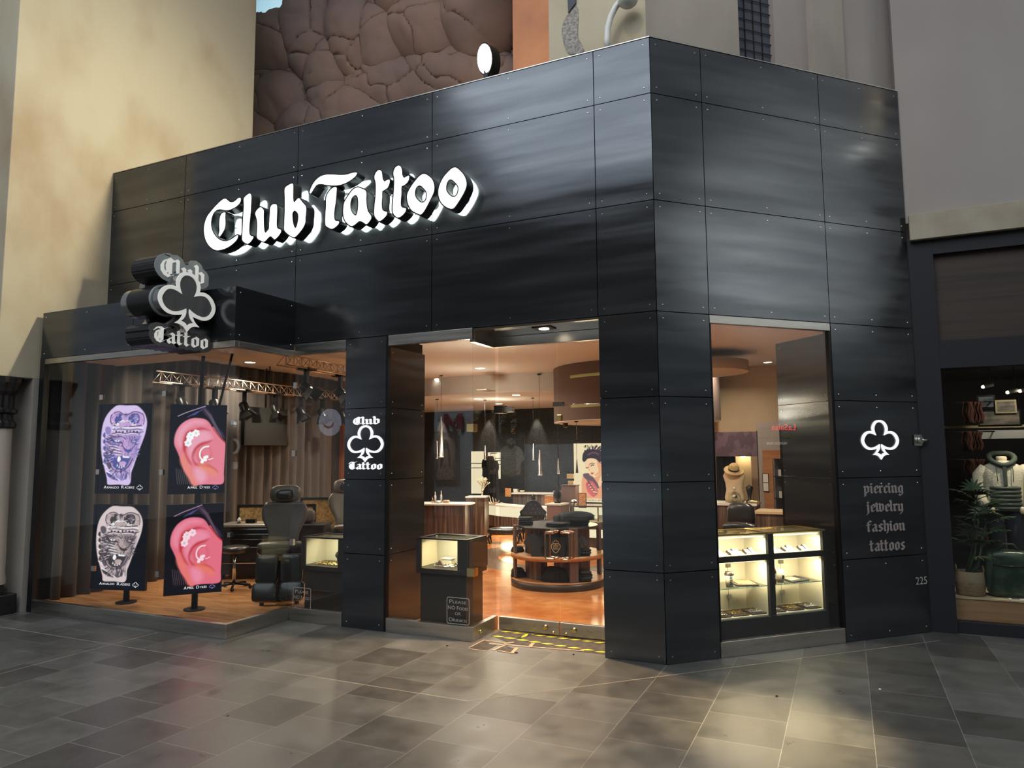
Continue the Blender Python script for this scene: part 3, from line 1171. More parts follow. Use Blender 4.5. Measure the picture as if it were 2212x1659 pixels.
w2 = glazing('window_2', 'narrow shop pane between the poster bay and the emblem pier', (-3.37, .02, 0))
FG = Frame((0, 0, 0), (1, 0, 0))
pane(MB(), FG, BX1, -3.055, .13, 2.60, h=-.02).build('pane', 'shop_glass', w2)
MB().box((BX1, .0, 0), (-3.052, .05, .128)).build('base_rail', 'brushed_steel', w2, bevel=.003)
MB().box((BX1, .0, 2.605), (-3.052, .05, 2.715)).build('head_rail', 'brushed_steel', w2, bevel=.003)
for z in (.75, 1.62, 2.3):
    MB().box((BX1 - .012, .008, z - .03), (BX1 + .03, .034, z + .03)).build('clip', 'polished_metal', w2)

DY = .46                                        # door line
w3 = glazing('window_3', 'corner glass beside the entrance with the food and drinks notice', (-2.1, 0, 0))
pane(MB(), FG, -2.568, -1.668, .125, 2.62, h=-.02).build('pane', 'shop_glass', w3)
FR = Frame((-1.665, 0, 0), (0, 1, 0), (0, 0, 1), (1, 0, 0))
pane(MB(), FR, .03, DY + .02, .125, 2.62, h=-.003).build('pane', 'shop_glass', w3)
mb = MB().box((-2.57, .0, .0), (-1.66, .05, .123)).box((-1.71, .0501, .0), (-1.66, DY + .03, .123))
mb.build('base_rail', 'brushed_steel', w3, bevel=.003)
mb = MB().box((-2.57, .0, 2.622), (-1.66, .05, 2.72)).box((-1.71, .0501, 2.60), (-1.66, DY - .001, 2.716))
mb.build('head_rail', 'brushed_steel', w3, bevel=.003)
MB().box((-2.572, -.001, .0), (-2.553, .045, 2.72)).build('side_post', 'dark_metal', w3)
for z in (.58, 1.83):
    MB().box((-1.72, .008, z - .035), (-1.655, .036, z + .035)).box((-1.674, .0361, z - .035), (-1.652, .085, z + .035)).build('clip', 'brass_metal', w3)
q = at_z(1041, 1366, .06)
MB().ball((-1.655, .14, .06), (.012, .018, .018)).build('round_stop', 'brass_metal', w3)

mb = MB().box((-1.66, .03, 2.70), (-.49, .5, 2.718))
tag(mb.build('ceiling_recess', 'polished_metal'), 'polished metal soffit over the recessed entrance doors', 'soffit', kind='structure')
mb = MB().box((-1.705, DY - .0, 2.605), (-.49, DY + .05, 2.699))
tag(mb.build('trim_4', 'brushed_steel', bevel=.003), 'brushed steel header above the glass doors', 'door header', kind='structure')
t = thing('recessed_light', 'square recessed downlight in the polished soffit above the doors', 'ceiling light', (-1.05, .2, 2.69))
MB().box((-1.14, .13, 2.692), (-.96, .27, 2.70)).build('trim_plate', 'dark_metal', t)
MB().cyl((-1.05, .2, 0), .045, 2.688, 2.692, 16).build('lens', 'lamp_warm', t)
light('SPOT', 'entrance_beam', (-1.05, .2, 2.67), 900, (1, .70, .40), .05, (-1.1, -.35, 0), 112, .9)


def round_tube(pts, r, seg, n=6, rad=.04):
    """rounded rectangle-ish path through corners"""
    out = []
    for i, p in enumerate(pts):
        p = Vector(p)
        if 0 < i < len(pts) - 1:
            a = (Vector(pts[i - 1]) - p).normalized() * rad
            b = (Vector(pts[i + 1]) - p).normalized() * rad
            for k in range(n + 1):
                t = k / n
                out.append((p + a) * (1 - t) ** 2 + p * 2 * t * (1 - t) + (p + b) * t * t)
        else:
            out.append(p)
    return out


for nm, x0, x1, hx, s, lab in (('door_1', -1.635, -1.047, -1.047 - .10, 1, 'hinged on the corner glass'), ('door_2', -1.037, -.492, -1.037 + .10, -1, 'hinged on the black pier')):
    d = thing(nm, 'frameless glass entrance door with copper pulls, ' + lab, 'door', ((x0 + x1) / 2, DY, 0), kind='structure')
    pane(MB(), Frame((0, DY, 0), (1, 0, 0)), x0, x1, .125, 2.60, h=-.02).build('pane', 'shop_glass', d)
    MB().box((x0, DY, .012), (x1, DY + .045, .123)).build('bottom_rail', 'brass_metal' if 0 else 'brushed_steel', d, bevel=.003)
    xe = x1 - .025 if s > 0 else x0 + .025
    xb = xe - s * .085
    for side in (-1, 1):
        y0 = DY + .023
        y1 = y0 + side * .055
        path = round_tube([(xe, y0, .905), (xe, y1, .905), (xb, y1, .905), (xb, y1, .67), (xe, y1, .67), (xe, y0, .67)], .01, 8, rad=.026)
        MB().tube(path, .0105, 8).build('pull_handle', 'copper_metal', d)
    xx = x1 - .13 if s > 0 else x0 + .13
    MB().ball((xx, DY - .004, .07), (.026, .014, .026)).build('floor_lock', 'brass_metal', d)
    xx = x1 - .055 if s > 0 else x0 + .055
    MB().ball((xx, DY - .004, .03), (.016, .012, .016)).build('pivot_cap', 'brass_metal', d)
MB_ = thing('door_closer_bracket', 'dark boxy patch fitting at the top corner of the glass doors', 'door fitting', (-1.6, DY, 1.98))
q0, q1 = at_y(1072, 893, DY), at_y(1106, 876, DY)
MB().box((q0.x, DY - .05, q0.z), (q0.x + .085, DY + .07, q1.z + .0)).build('body', 'dark_metal', MB_)
MB().box((q0.x + .0851, DY - .01, q0.z + .01), (q1.x, DY + .06, q1.z - .01)).build('arm_plate', 'brushed_steel', MB_)
q0, q1 = at_y(1195, 878, DY), at_y(1216, 868, DY)
t = thing('transom_clip', 'small square metal clip above the seam of the two doors', 'door fitting', (q0.x, DY, q0.z))
MB().box((q0.x, DY - .01, q0.z), (q1.x, DY + .04, q1.z)).build('plate', 'polished_metal', t)
MB().rod((q1.x, DY + .01, q0.z + .01), (-.5, DY + .01, q0.z + .012), .004).build('tie_rod', 'polished_metal', t)
q0, q1 = at_y(1203, 910, DY), at_y(1213, 895, DY)
MB().box((q0.x, DY - .012, q0.z), (q1.x, DY + .04, q1.z)).build('latch', 'brass_metal', t, bevel=.008)

w4 = glazing('window_4', 'tall display window in the angled facade above the lit cases', Cp(1.1, 0))
pane(MB(), FC, .493, 1.742, .122, 2.648, h=-.02).build('pane', 'shop_glass', w4)
MB().fbox(FC, .493, 0, 1.742, .12, -.05, 0).build('sill', 'brushed_steel', w4, bevel=.003)
MB().fbox(FC, .493, 2.65, 1.742, 2.718, -.05, 0).build('head_rail', 'brushed_steel', w4, bevel=.003)
MB().fbox(FC, 1.722, .121, 1.744, 2.649, -.045, -.002).build('side_post', 'dark_metal', w4)
MB().fbox(FC, .493, .121, .505, 2.649, -.045, -.002).build('side_post', 'dark_metal', w4)

# --- plaster wall at the left with lower wall and themed column
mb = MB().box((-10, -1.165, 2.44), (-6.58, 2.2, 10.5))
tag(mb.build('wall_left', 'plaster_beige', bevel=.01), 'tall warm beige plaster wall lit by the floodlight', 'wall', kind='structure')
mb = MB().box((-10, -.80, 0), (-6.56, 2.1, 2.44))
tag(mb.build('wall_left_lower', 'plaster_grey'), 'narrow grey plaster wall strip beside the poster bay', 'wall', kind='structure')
cl = thing('decorative_column', 'white column with ornate black capital at the edge of the beige wall', 'column', (-6.77, -1.055, 0))
c = (-6.77, -1.055, 0)
MB().box((-6.98, -1.265, 0), (-6.56, -.845, .2)).build('plinth', 'column_black', cl, bevel=.01)
MB().lathe([(.20, .2), (.20, .24), (.17, .27), (.172, .30)], c, 28).build('plinth_ring', 'column_black', cl)
MB().lathe([(.185, .3), (.185, .34), (.175, .4), (.165, 1.72), (.165, 1.9)], c, 28).build('shaft', 'column_white', cl)
prof = [(.168, 1.9), (.185, 1.92), (.185, 1.96), (.16, 1.99), (.155, 2.05), (.19, 2.07), (.19, 2.1), (.16, 2.12), (.16, 2.25), (.19, 2.29), (.20, 2.33), (.22, 2.38), (.23, 2.435)]
mb = MB()
n = 32
vs = []
for r, z in prof:
    for k in range(n):
        rr = r * (1 + (.05 if k % 2 else -.03))
        vs.append((c[0] + rr * cos(2 * pi * k / n), c[1] + rr * sin(2 * pi * k / n), z))
mb.add(vs, [(i * n + k, i * n + (k + 1) % n, (i + 1) * n + (k + 1) % n, (i + 1) * n + k) for i in range(len(prof) - 1) for k in range(n)])
mb.build('capital', 'column_black', cl)

# --- themed rock cliff behind the parapet
BOULD = [(620, 115, 78, 72, .8), (700, 70, 62, 125, 1.0), (612, 222, 95, 66, .7), (742, 190, 52, 112, .9), (800, 85, 62, 118, 1.15), (858, 105, 66, 108, 1.0),
         (962, 92, 92, 78, 1.3), (930, 22, 130, 62, 1.35), (1050, 60, 62, 100, 1.5), (880, 200, 150, 62, .8), (1000, 172, 120, 60, .9), (700, 285, 82, 52, .75),
         (790, 262, 84, 62, .85), (578, 300, 52, 66, .6), (860, -40, 150, 60, 1.2), (700, -60, 90, 70, 1.1), (1020, -60, 120, 70, 1.4)]
YR = 3.6


def rock_pt(u, v):
    x_, y_ = 535 + 585 * u, 330 - 480 * v
    p = at_y(x_, y_, YR)
    h = 0
    for i, (bx, by, rx, ry, d) in enumerate(BOULD):
        w = noise.noise(Vector((x_ / 45, y_ / 45, i * 3.1))) * .16
        e = 1 - (((x_ - bx) / rx) ** 2 + ((y_ - by) / ry) ** 2) * (1 + w)
        if e > 0:
            h = max(h, d * (e ** .6) * .6 + .12 * d)
    h += .10 * noise.noise(Vector((x_ / 70, y_ / 70, 1.7))) + .035 * noise.noise(Vector((x_ / 20, y_ / 20, 5.2))) + .012 * noise.noise(Vector((x_ / 7, y_ / 7, 9)))
    dd, _ = noise.voronoi(Vector((x_ / 150 + .2 * noise.noise(Vector((x_ / 40, y_ / 40, 3))), y_ / 110, 2.2)))
    h -= .05 * max(0, 1 - (dd[1] - dd[0]) * 14)
    return p + Vector((0, -h * .8, 0))


mb = MB().grid(rock_pt, 150, 120)
keep = []
nu = 150
for f, mi, s in zip(mb.f, mb.m, mb.s):
    i, j = f[0] % (nu + 1), f[0] // (nu + 1)
    x_, y_ = 535 + 585 * i / nu, 330 - 480 * j / 120
    lim = 622 + (50 - y_) * .52 + 3 * noise.noise(Vector((y_ / 9, 0, 0)))
    if y_ < 66 + 3 * noise.noise(Vector((x_ / 14, 0, 2))) and x_ < lim:
        continue
    keep.append(f)
mb.f, mb.m, mb.s = keep, [0] * len(keep), [True] * len(keep)
ROCK = mb.build('rock_cliff', 'rock', origin=(-4, YR, 0))
so = ROCK.modifiers.new('thick', 'SOLIDIFY')
so.thickness = .25 * U
so.offset = 0
tag(ROCK, 'themed brown rock cliff rising behind the black facade', 'rock cliff', kind='structure')
mb = MB().box((-24, 9.6, 3), (-2, 9.7, 17))
tag(mb.build('wall_sky', 'sky_paint'), 'pale blue painted sky wall seen beyond the rocks', 'wall', kind='structure')

# --- pale tower above the corner
FT = Frame((0, .15, 0), (1, 0, 0))
q = at_y(1186, 100, .15)
TX = q.x
tw = thing('wall_tower', 'weathered pale plaster tower rising above the corner of the facade', 'wall', (-.4, .3, 4.9), kind='structure')
mb = MB()
o_ = Cp(0, 0, .15)
kx = -.15 * math.tan(radians(22.5))
mb.fbox(FT, TX, 4.6, kx, 10.5, -.3, 0)
mb.box((TX, .451, 4.6), (TX + .2, 3.4, 10.5))
mb.build('front_face', 'plaster_beige', tw)
FT2 = Frame(Cp(0, 0, .15), (S2, S2, 0))
mb = MB()
mb.fbox(FT2, -kx, 4.6, 1.02, 10.5, -.3, 0)
mb.build('side_face', 'plaster_grey', tw)
mb = MB().fbox(FT2, 1.021, 4.6, 1.5, 10.5, -.45, -.16)
mb.build('shutter', 'dim_blue_shutter', tw)
mb = MB()
for i in range(1, 5):
    mb.fbox(FT2, 1.02 + .096 * i - .004, 4.6, 1.02 + .096 * i + .004, 6.2, -.159, -.15)
for k in range(14):
    mb.fbox(FT2, 1.021, 4.9 + .1 * k, 1.5, 4.908 + .1 * k, -.1495, -.145)
mb.build('grille', 'joint_black', tw)
mb = MB().fbox(FT2, 1.501, 4.6, 1.89, 10.5, -.4, -.1)
mb.build('recess_face', 'plaster_mauve', tw)
mb = MB().fbox(FT2, 1.8901, 4.6, 2.25, 10.5, -.4, -.01)
mb.build('buttress', 'plaster_grey', tw)
mb = MB().fbox(FT2, 2.2501, 4.6, 3.1, 10.5, -.4, -.04)
mb.build('end_face', 'plaster_mauve', tw)
pat = [at_y(x, y, .15) for x, y in [(1217, 50), (1228, 30), (1245, 14), (1250, 30), (1249, 60), (1250, 82), (1262, 110), (1240, 118), (1228, 116), (1220, 100), (1214, 72)]]
MB().prism(FT, [smooth_path([(p.x, p.z) for p in pat])], .0005, .006).build('bare_patch', 'aggregate', tw)
q = [at_y(x, y, .15) for x, y in [(1229, 30), (1227, -20), (1246, -20), (1245, 8)]]
MB().prism(FT, [[(p.x, p.z) for p in q]], .0005, .02).build('shutter', 'dim_blue_shutter', tw)
# orange plaster behind
q0 = at_y(1108, 120, 3.3)
mb = MB().box((q0.x, 3.3, 4.6), (TX + .1, 3.6, 10.5))
tag(mb.build('wall_orange', 'plaster_orange'), 'orange plaster wall between the rocks and the pale tower', 'wall', kind='structure')

# --- neighbouring shop at the right
RY_ = 1.93
mb = MB().box((1.90, RY_, 3.72), (8.5, RY_ + .6, 10.5))
tag(mb.build('wall_right', 'plaster_mauve'), 'large plain mauve grey plaster wall above the dark neighbouring shop', 'wall', kind='structure')
q0 = at_y(1966, 519, RY_ - .06); q1 = at_y(1966, 470, RY_ - .06)
mb = MB().box((1.94, RY_ - .06, q0.z), (8.5, RY_ - .001, q1.z + .03))
tag(mb.build('trim_5', 'trim_sand', bevel=.004), 'sand coloured plaster band under the mauve wall', 'trim', kind='structure')
q2 = at_y(2040, 738, RY_ + .08); q3 = at_y(2075, 795, RY_ + .06)
GZ = q3.z
wn = thing('wall_neighbour', 'dark stained front of the neighbouring clothing shop', 'shopfront', (3, RY_, 0), kind='structure')
MB().box((1.89, RY_, 0), (2.12, RY_ + .12, q0.z + .02)).build('pier', 'navy_paint', wn)
MB().box((2.121, RY_ + .06, q2.z), (8.5, RY_ + .16, q0.z - .14)).build('boarded_fascia', 'board_dark', wn)
MB().box((2.121, RY_, q0.z - .139), (8.5, RY_ + .16, q0.z + .02)).build('head_beam', 'navy_paint', wn)
MB().box((2.121, RY_ + .0, GZ), (8.5, RY_ + .16, q2.z - .001)).build('transom', 'navy_paint', wn)
MB().box((2.121, RY_ + .03, 0), (8.5, RY_ + .1, .10)).build('kick_plate', 'navy_paint', wn)
w5 = glazing('window_5', 'large shop window of the neighbouring clothing store', (4, RY_ + .08, 0))
pane(MB(), Frame((0, RY_ + .07, 0), (1, 0, 0)), 2.121, 6.5, .101, GZ - .001).build('pane', 'shop_glass', w5)

# --- opposite side of the concourse (behind the viewer; seen only in reflections)
mb = MB().box((-15, -17.3, 0), (13, -17, 11))
tag(mb.build('wall_opposite', 'plaster_brown'), 'dim brown wall across the concourse reflected in the glass', 'wall', kind='structure')
mb = MB().box((12.6, -17, 0), (12.9, 9, 11))
tag(mb.build('wall_far_right', 'plaster_pale'), 'beige concourse wall reflected in the angled facade', 'wall', kind='structure')

# floodlight out along the mauve wall: its glare and the lit plaster show in the angled facade
t = thing('wall_floodlight', 'bright floodlight on the mauve wall mirrored in the angled facade', 'floodlight', (5.3, 1.93, 5.5))
MB().box((5.2, 1.72, 5.5), (5.4, 1.929, 5.62)).build('bracket', 'dark_metal', t)
MB().cyl((5.3, 1.70, 0), .09, 5.62, 5.74, 20).build('housing', 'dark_metal', t)
MB().ball((5.3, 1.70, 5.76), (.08, .08, .05), 14).build('lens', 'lamp_flood', t)
light('SPOT', 'wall_flood_beam', (5.3, 1.60, 5.85), 700, (1, .88, .58), .06, (4.9, 1.93, 7.4), 120, .9)
# ================================================================== SIGNS
ZA = lambda pts: [(430 + x / 7.1355, 340 + y / 7.1355) for x, y in pts]
ZB = lambda pts: [(660 + x / 5.53, 340 + y / 5.53) for x, y in pts]
LET = [
    ('C', [ZA([(410, 640), (440, 660), (480, 690), (530, 690), (570, 665), (600, 635), (630, 625), (648, 640), (645, 680), (620, 720), (575, 760), (520, 790), (470, 810), (420, 815), (370, 805), (320, 800), (275, 815), (240, 845), (215, 890), (195, 960), (190, 1040), (205, 1120), (240, 1190), (290, 1250), (350, 1285), (420, 1295), (480, 1275), (530, 1245), (570, 1215), (598, 1200), (605, 1220), (590, 1265), (550, 1310), (490, 1360), (420, 1400), (340, 1425), (270, 1430), (210, 1405), (150, 1350), (105, 1270), (82, 1170), (80, 1080), (95, 1000), (130, 910), (190, 830), (250, 760), (320, 690), (370, 650)])], []),
    ('C2', [ZA([(395, 850), (412, 860), (408, 920), (412, 990), (410, 1050), (395, 1110), (365, 1165), (330, 1215), (308, 1218), (305, 1190), (318, 1130), (315, 1060), (318, 980), (330, 910), (355, 865)])], []),
    ('l', [ZA([(775, 560), (800, 570), (812, 610), (808, 700), (800, 850), (785, 1000), (778, 1120), (785, 1190), (810, 1215), (840, 1220), (835, 1250), (800, 1300), (760, 1330), (730, 1325), (690, 1300), (668, 1265), (670, 1190), (678, 1050), (685, 900), (695, 750), (692, 640), (720, 600)])], []),
    ('u', [ZA([(945, 770), (975, 785), (1000, 820), (1000, 900), (1002, 1020), (1010, 1120), (1025, 1165), (1050, 1140), (1080, 1100), (1085, 1000), (1095, 870), (1100, 780), (1125, 735), (1165, 722), (1200, 735), (1208, 790), (1205, 900), (1200, 1010), (1205, 1080), (1225, 1105), (1265, 1120), (1265, 1155), (1230, 1210), (1185, 1255), (1165, 1262), (1140, 1240), (1108, 1215), (1075, 1235), (1035, 1280), (1000, 1298), (950, 1280), (905, 1250), (893, 1200), (900, 1080), (895, 960), (870, 870), (890, 820)])], []),
    ('b', [ZA([(1440, 405), (1455, 430), (1455, 540), (1455, 640), (1465, 695), (1485, 680), (1520, 640), (1545, 632), (1570, 660), (1610, 710), (1650, 760), (1655, 830), (1645, 930), (1640, 1010), (1610, 1080), (1560, 1150), (1500, 1215), (1465, 1230), (1400, 1200), (1340, 1150), (1315, 1110), (1318, 1000), (1325, 800), (1325, 620), (1325, 480), (1380, 430)])],
     [ZA([(1480, 820), (1520, 850), (1535, 910), (1525, 1000), (1505, 1070), (1485, 1092), (1460, 1040), (1445, 950), (1445, 860)])]),
    ('T', [ZB([(50, 420), (70, 360), (110, 290), (170, 235), (240, 210), (330, 208), (420, 212), (490, 208), (550, 190), (605, 182), (618, 195), (590, 235), (530, 280), (460, 315), (390, 333), (320, 335), (250, 328), (190, 318), (140, 328), (110, 365), (85, 405), (65, 432)])], []),
    ('T2', [ZB([(355, 355), (375, 370), (372, 430), (365, 520), (350, 620), (345, 700), (355, 755), (400, 765), (400, 790), (370, 825), (325, 852), (290, 845), (245, 815), (238, 770), (240, 680), (248, 580), (250, 480), (275, 420), (315, 375)])], []),
    ('a', [ZB([(625, 360), (660, 370), (715, 395), (730, 430), (728, 500), (735, 590), (750, 650), (785, 700), (785, 735), (750, 785), (725, 798), (700, 780), (655, 760), (625, 775), (590, 805), (555, 820), (515, 800), (475, 755), (455, 690), (455, 600), (470, 530), (520, 450), (570, 385)])],
     [ZB([(600, 450), (625, 475), (632, 540), (628, 620), (615, 680), (598, 697), (565, 670), (540, 610), (540, 540), (560, 480)])]),
    ('t', [ZB([(880, 152), (910, 170), (918, 210), (925, 260), (945, 290), (970, 275), (1005, 268), (1005, 310), (985, 360), (945, 390), (920, 410), (918, 480), (912, 560), (920, 625), (940, 645), (975, 655), (970, 690), (930, 735), (885, 760), (850, 735), (825, 690), (825, 600), (838, 480), (842, 380), (840, 300), (825, 235), (845, 180)])], []),
    ('t', [ZB([(1110, 100), (1140, 115), (1155, 160), (1158, 210), (1175, 245), (1200, 235), (1238, 222), (1235, 270), (1210, 310), (1175, 335), (1150, 350), (1148, 430), (1140, 520), (1140, 570), (1155, 600), (1200, 612), (1195, 650), (1150, 700), (1105, 718), (1070, 695), (1045, 650), (1045, 560), (1055, 440), (1062, 330), (1062, 250), (1052, 190), (1070, 130)])], []),
    ('o', [ZB([(1410, 200), (1450, 210), (1510, 260), (1538, 330), (1538, 400), (1520, 450), (1470, 550), (1420, 640), (1380, 682), (1330, 665), (1270, 630), (1230, 560), (1215, 480), (1225, 420), (1270, 340), (1330, 260), (1370, 220)])],
     [ZB([(1370, 335), (1410, 365), (1445, 410), (1450, 460), (1440, 510), (1400, 543), (1350, 520), (1315, 470), (1310, 410), (1330, 355)])]),
    ('o', [ZB([(1790, 122), (1830, 145), (1890, 210), (1920, 280), (1922, 350), (1890, 430), (1830, 530), (1775, 605), (1735, 612), (1680, 590), (1625, 540), (1595, 470), (1590, 400), (1605, 330), (1650, 240), (1710, 170), (1750, 135)])],
     [ZB([(1740, 262), (1785, 295), (1825, 345), (1828, 400), (1810, 450), (1770, 475), (1720, 450), (1685, 400), (1683, 340), (1705, 280)])]),
]
LY = -.165                      # plane of the lit letter faces


def contour(pts):
    out = []
    for x, y in pts:
        p = at_y(x, y, LY)
        out.append((p.x, p.z))
    return smooth_path(out, True, 3)


sign = thing('shop_sign', 'big white halo-lit blackletter shop sign on the long black facade', 'sign', (-3.3, LY, 3.6))
FL = Frame((0, LY, 0), (1, 0, 0))
i = 0
while i < len(LET):
    nm, outs, holes = LET[i]
    pieces = [(outs, holes)]
    if i + 1 < len(LET) and LET[i + 1][0] == nm + '2':
        pieces.append((LET[i + 1][1], LET[i + 1][2]))
        i += 1
    body, face, halo = MB(), MB(), MB()
    for outs, holes in pieces:
        o = contour(outs[0])
        hs = [contour(h) for h in holes]
        big = offset_poly(o, .011)
        hb = [offset_poly(h, -.009) for h in hs]
        body.prism(FL, [big] + hb, -.108, -.001, 0)
        body.prism(FL, [big, offset_poly(o, .001)], -.001, .006, 0)
        for h, k in zip(hs, hb):
            body.prism(FL, [offset_poly(h, -.001), k], -.001, .006, 0)
        face.prism(FL, [o] + hs, -.0005, .002, 0)
        halo.prism(FL, [offset_poly(o, -.002)] + [offset_poly(h, .002) for h in hs], -.116, -.109, 0)
    b = body.build('letter', 'letter_black', sign)
    b['label'] = 'black channel letter with white lit face'
    face.build('lit_face', 'letter_white', b)
    halo.build('halo_backing', 'halo_white', b)
    for outs, holes in pieces:
        v2, f2 = fill_contours([contour(outs[0])] + [contour(h) for h in holes])
        tri = sorted(f2, key=lambda q: -abs(sum(v2[q[k]][0] * v2[q[(k + 1) % len(q)]][1] - v2[q[(k + 1) % len(q)]][0] * v2[q[k]][1] for k in range(len(q)))))
        q = tri[0]
        x_, z_ = sum(v2[k][0] for k in q) / len(q), sum(v2[k][1] for k in q) / len(q)
        MB().rod(FL(x_, z_, -.1161), FL(x_, z_, LY - .002), .006).build('standoff', 'dark_metal', b)
    i += 1

# --- double sided blade sign on the bay fascia
XF = -4.0
bs = thing('blade_sign', 'projecting club emblem sign with blackletter wording on the bay fascia', 'sign', (XF - .15, -1.0, 2.6))
FS = Frame((XF, 0, 0), (0, 1, 0), (0, 0, 1), (1, 0, 0))
top = [at_x(x, y, XF) for x, y in [(345, 575), (438, 595), (362, 560), (331, 735), (446, 752), (447, 728)]]
yl, yr = top[0].y, top[1].y
mb = MB()
nib_text(mb, FS, 'Club', yl + .0, yr + .005, top[0].z - .075, .115, 0.0095, .014)
wl1 = mb
zt = at_x(338, 735, XF).z
tyl, tyr = top[3].y, top[4].y
mbT = MB()
nib_text(mbT, FS, 'Tattoo', tyl, tyr, zt - .012, .095, .0095, .014)
back = MB()
nib_text(back, FS, 'Club', yl, yr + .005, top[0].z - .075, .115, -.30, 0, fat=1.9)
back.build('top_box', 'black_plastic', bs)
back = MB()
nib_text(back, FS, 'Club', yl, yr + .005, top[0].z - .075, .115, .0012, .008, fat=2.1)
back.build('top_face_plate', 'sign_backing', bs)
back2 = MB()
nib_text(back2, FS, 'Tattoo', tyl, tyr, zt - .012, .095, -.30, 0, fat=1.9)
back2.build('bottom_box', 'black_plastic', bs)
back2 = MB()
nib_text(back2, FS, 'Tattoo', tyl, tyr, zt - .012, .095, .0012, .008, fat=2.1)
back2.build('bottom_face_plate', 'sign_grey', bs)
# club emblem: centre and size from its lobes
L_, R_, T_, B_ = at_x(341, 648, XF + .09), at_x(465, 665, XF + .09), at_x(402, 587, XF + .09), at_x(407, 718, XF + .09)
ccy, cs = (L_.y + R_.y) / 2, (R_.y - L_.y) / 2
csy = (T_.z - B_.z) / 2.03 / cs
ccz = B_.z + 1.02 * cs * csy
body = MB().prism(FS, [club('out', cs, ccy, ccz, csy, .02)], -.30, .0, 0)
body.build('emblem_body', 'black_plastic', bs)
MB().prism(FS, [club('out', cs, ccy, ccz, csy, .035)], -.012, .012, 0).build('emblem_rim', 'sign_backing', bs)
e1 = MB().prism(FS, [club('out', cs, ccy, ccz, csy)], .0121, .085, 0).build('emblem_face_box', 'sign_silver', bs)
MB().prism(FS, [club('in', cs, ccy, ccz, csy, .002)], .0851, .087, 0).build('emblem_infill', 'sign_grey', bs)
MB().prism(FS, [club('out', cs, ccy, ccz, csy), club('in', cs, ccy, ccz, csy)], .0851, .094, 0).build('emblem_outline', 'sign_white', bs)
MB().prism(FS, [club('out', cs, ccy, ccz, csy, .0)], -.38, -.301, 0).build('rear_emblem', 'sign_silver', bs)
wl1.build('lettering', 'sign_white', bs)
mbT.build('lettering', 'sign_white', bs)
mb = MB().box((XF - .22, ccy + cs * .3, ccz - .1), (XF - .06, BY - .002, ccz - .03)).box((XF - .28, BY - .02, ccz - .16), (XF - .0, BY - .001, ccz + .04))
mb.build('bracket', 'dark_metal', bs)

# --- emblem and wording on the pier beside the entrance
t = thing('pier_emblem', 'white outlined club emblem with wording on the pier beside the entrance glass', 'sign', (-2.8, 0, 1.5))
MB().prism(FA, [club('out', .206, -2.80, 1.706, .83), club('in', .206, -2.80, 1.706, .83)], .0005, .012).build('emblem', 'logo_white', t)
mb = MB()
nib_text(mb, FA, 'Club', -2.945, -2.645, 1.886, .050, .0005, .008, nib=1.3)
mb.build('lettering', 'logo_white', t)
mb = MB()
nib_text(mb, FA, 'Tattoo', -2.985, -2.61, 1.464, .050, .0005, .008, nib=1.3)
mb.build('lettering', 'logo_white', t)
t = thing('wall_emblem', 'white outlined club emblem above the list of services', 'sign', Cp(2.237, 1.5))
MB().prism(FC, [club('out', .215, 2.237, 1.70, .80), club('in', .215, 2.237, 1.70, .80)], .0005, .012).build('emblem', 'logo_white', t)
for w_, s0, s1, zb, xh in (('piercing', 2.025, 2.470, 1.232, .066), ('jewelry', 2.05, 2.458, 1.072, .066), ('fashion', 2.04, 2.464, .902, .066), ('tattoos', 2.06, 2.450, .735, .07)):
    mb = MB()
    nib_text(mb, FC, w_, s0, s1, zb, xh, .0015, .005, nib=1.3, slope=-.012)
    tag(mb.build('wall_lettering', 'vinyl_taupe'), 'taupe blackletter word ' + w_ + ' on the dark angled pier', 'wall lettering', 'service words below the club emblem')
mb = MB()
mb.text(FC, '225', 2.558, .42, .066, 0, .003, width=.135)
tag(mb.build('street_number', 'number_grey'), 'grey number 225 low on the dark angled pier', 'number')
q = at_c(1981, 951)
s_ = q.x * S2 + q.y * S2
t = thing('security_plate', 'small square steel plate with knob at the edge of the angled pier', 'plate', Cp(s_, q.z))
MB().fbox(FC, s_ - .05, q.z - .05, s_ + .05, q.z + .05, .0005, .014).build('plate', 'polished_metal', t)
mb = MB()
mb.tube([FC(s_ + .01, q.z, .0141), FC(s_ + .01, q.z, .04)], .03, 16)
mb.tube([FC(s_ + .01, q.z, .0401), FC(s_ + .06, q.z, .055)], .012, 10)
mb.build('knob', 'brushed_steel', t)


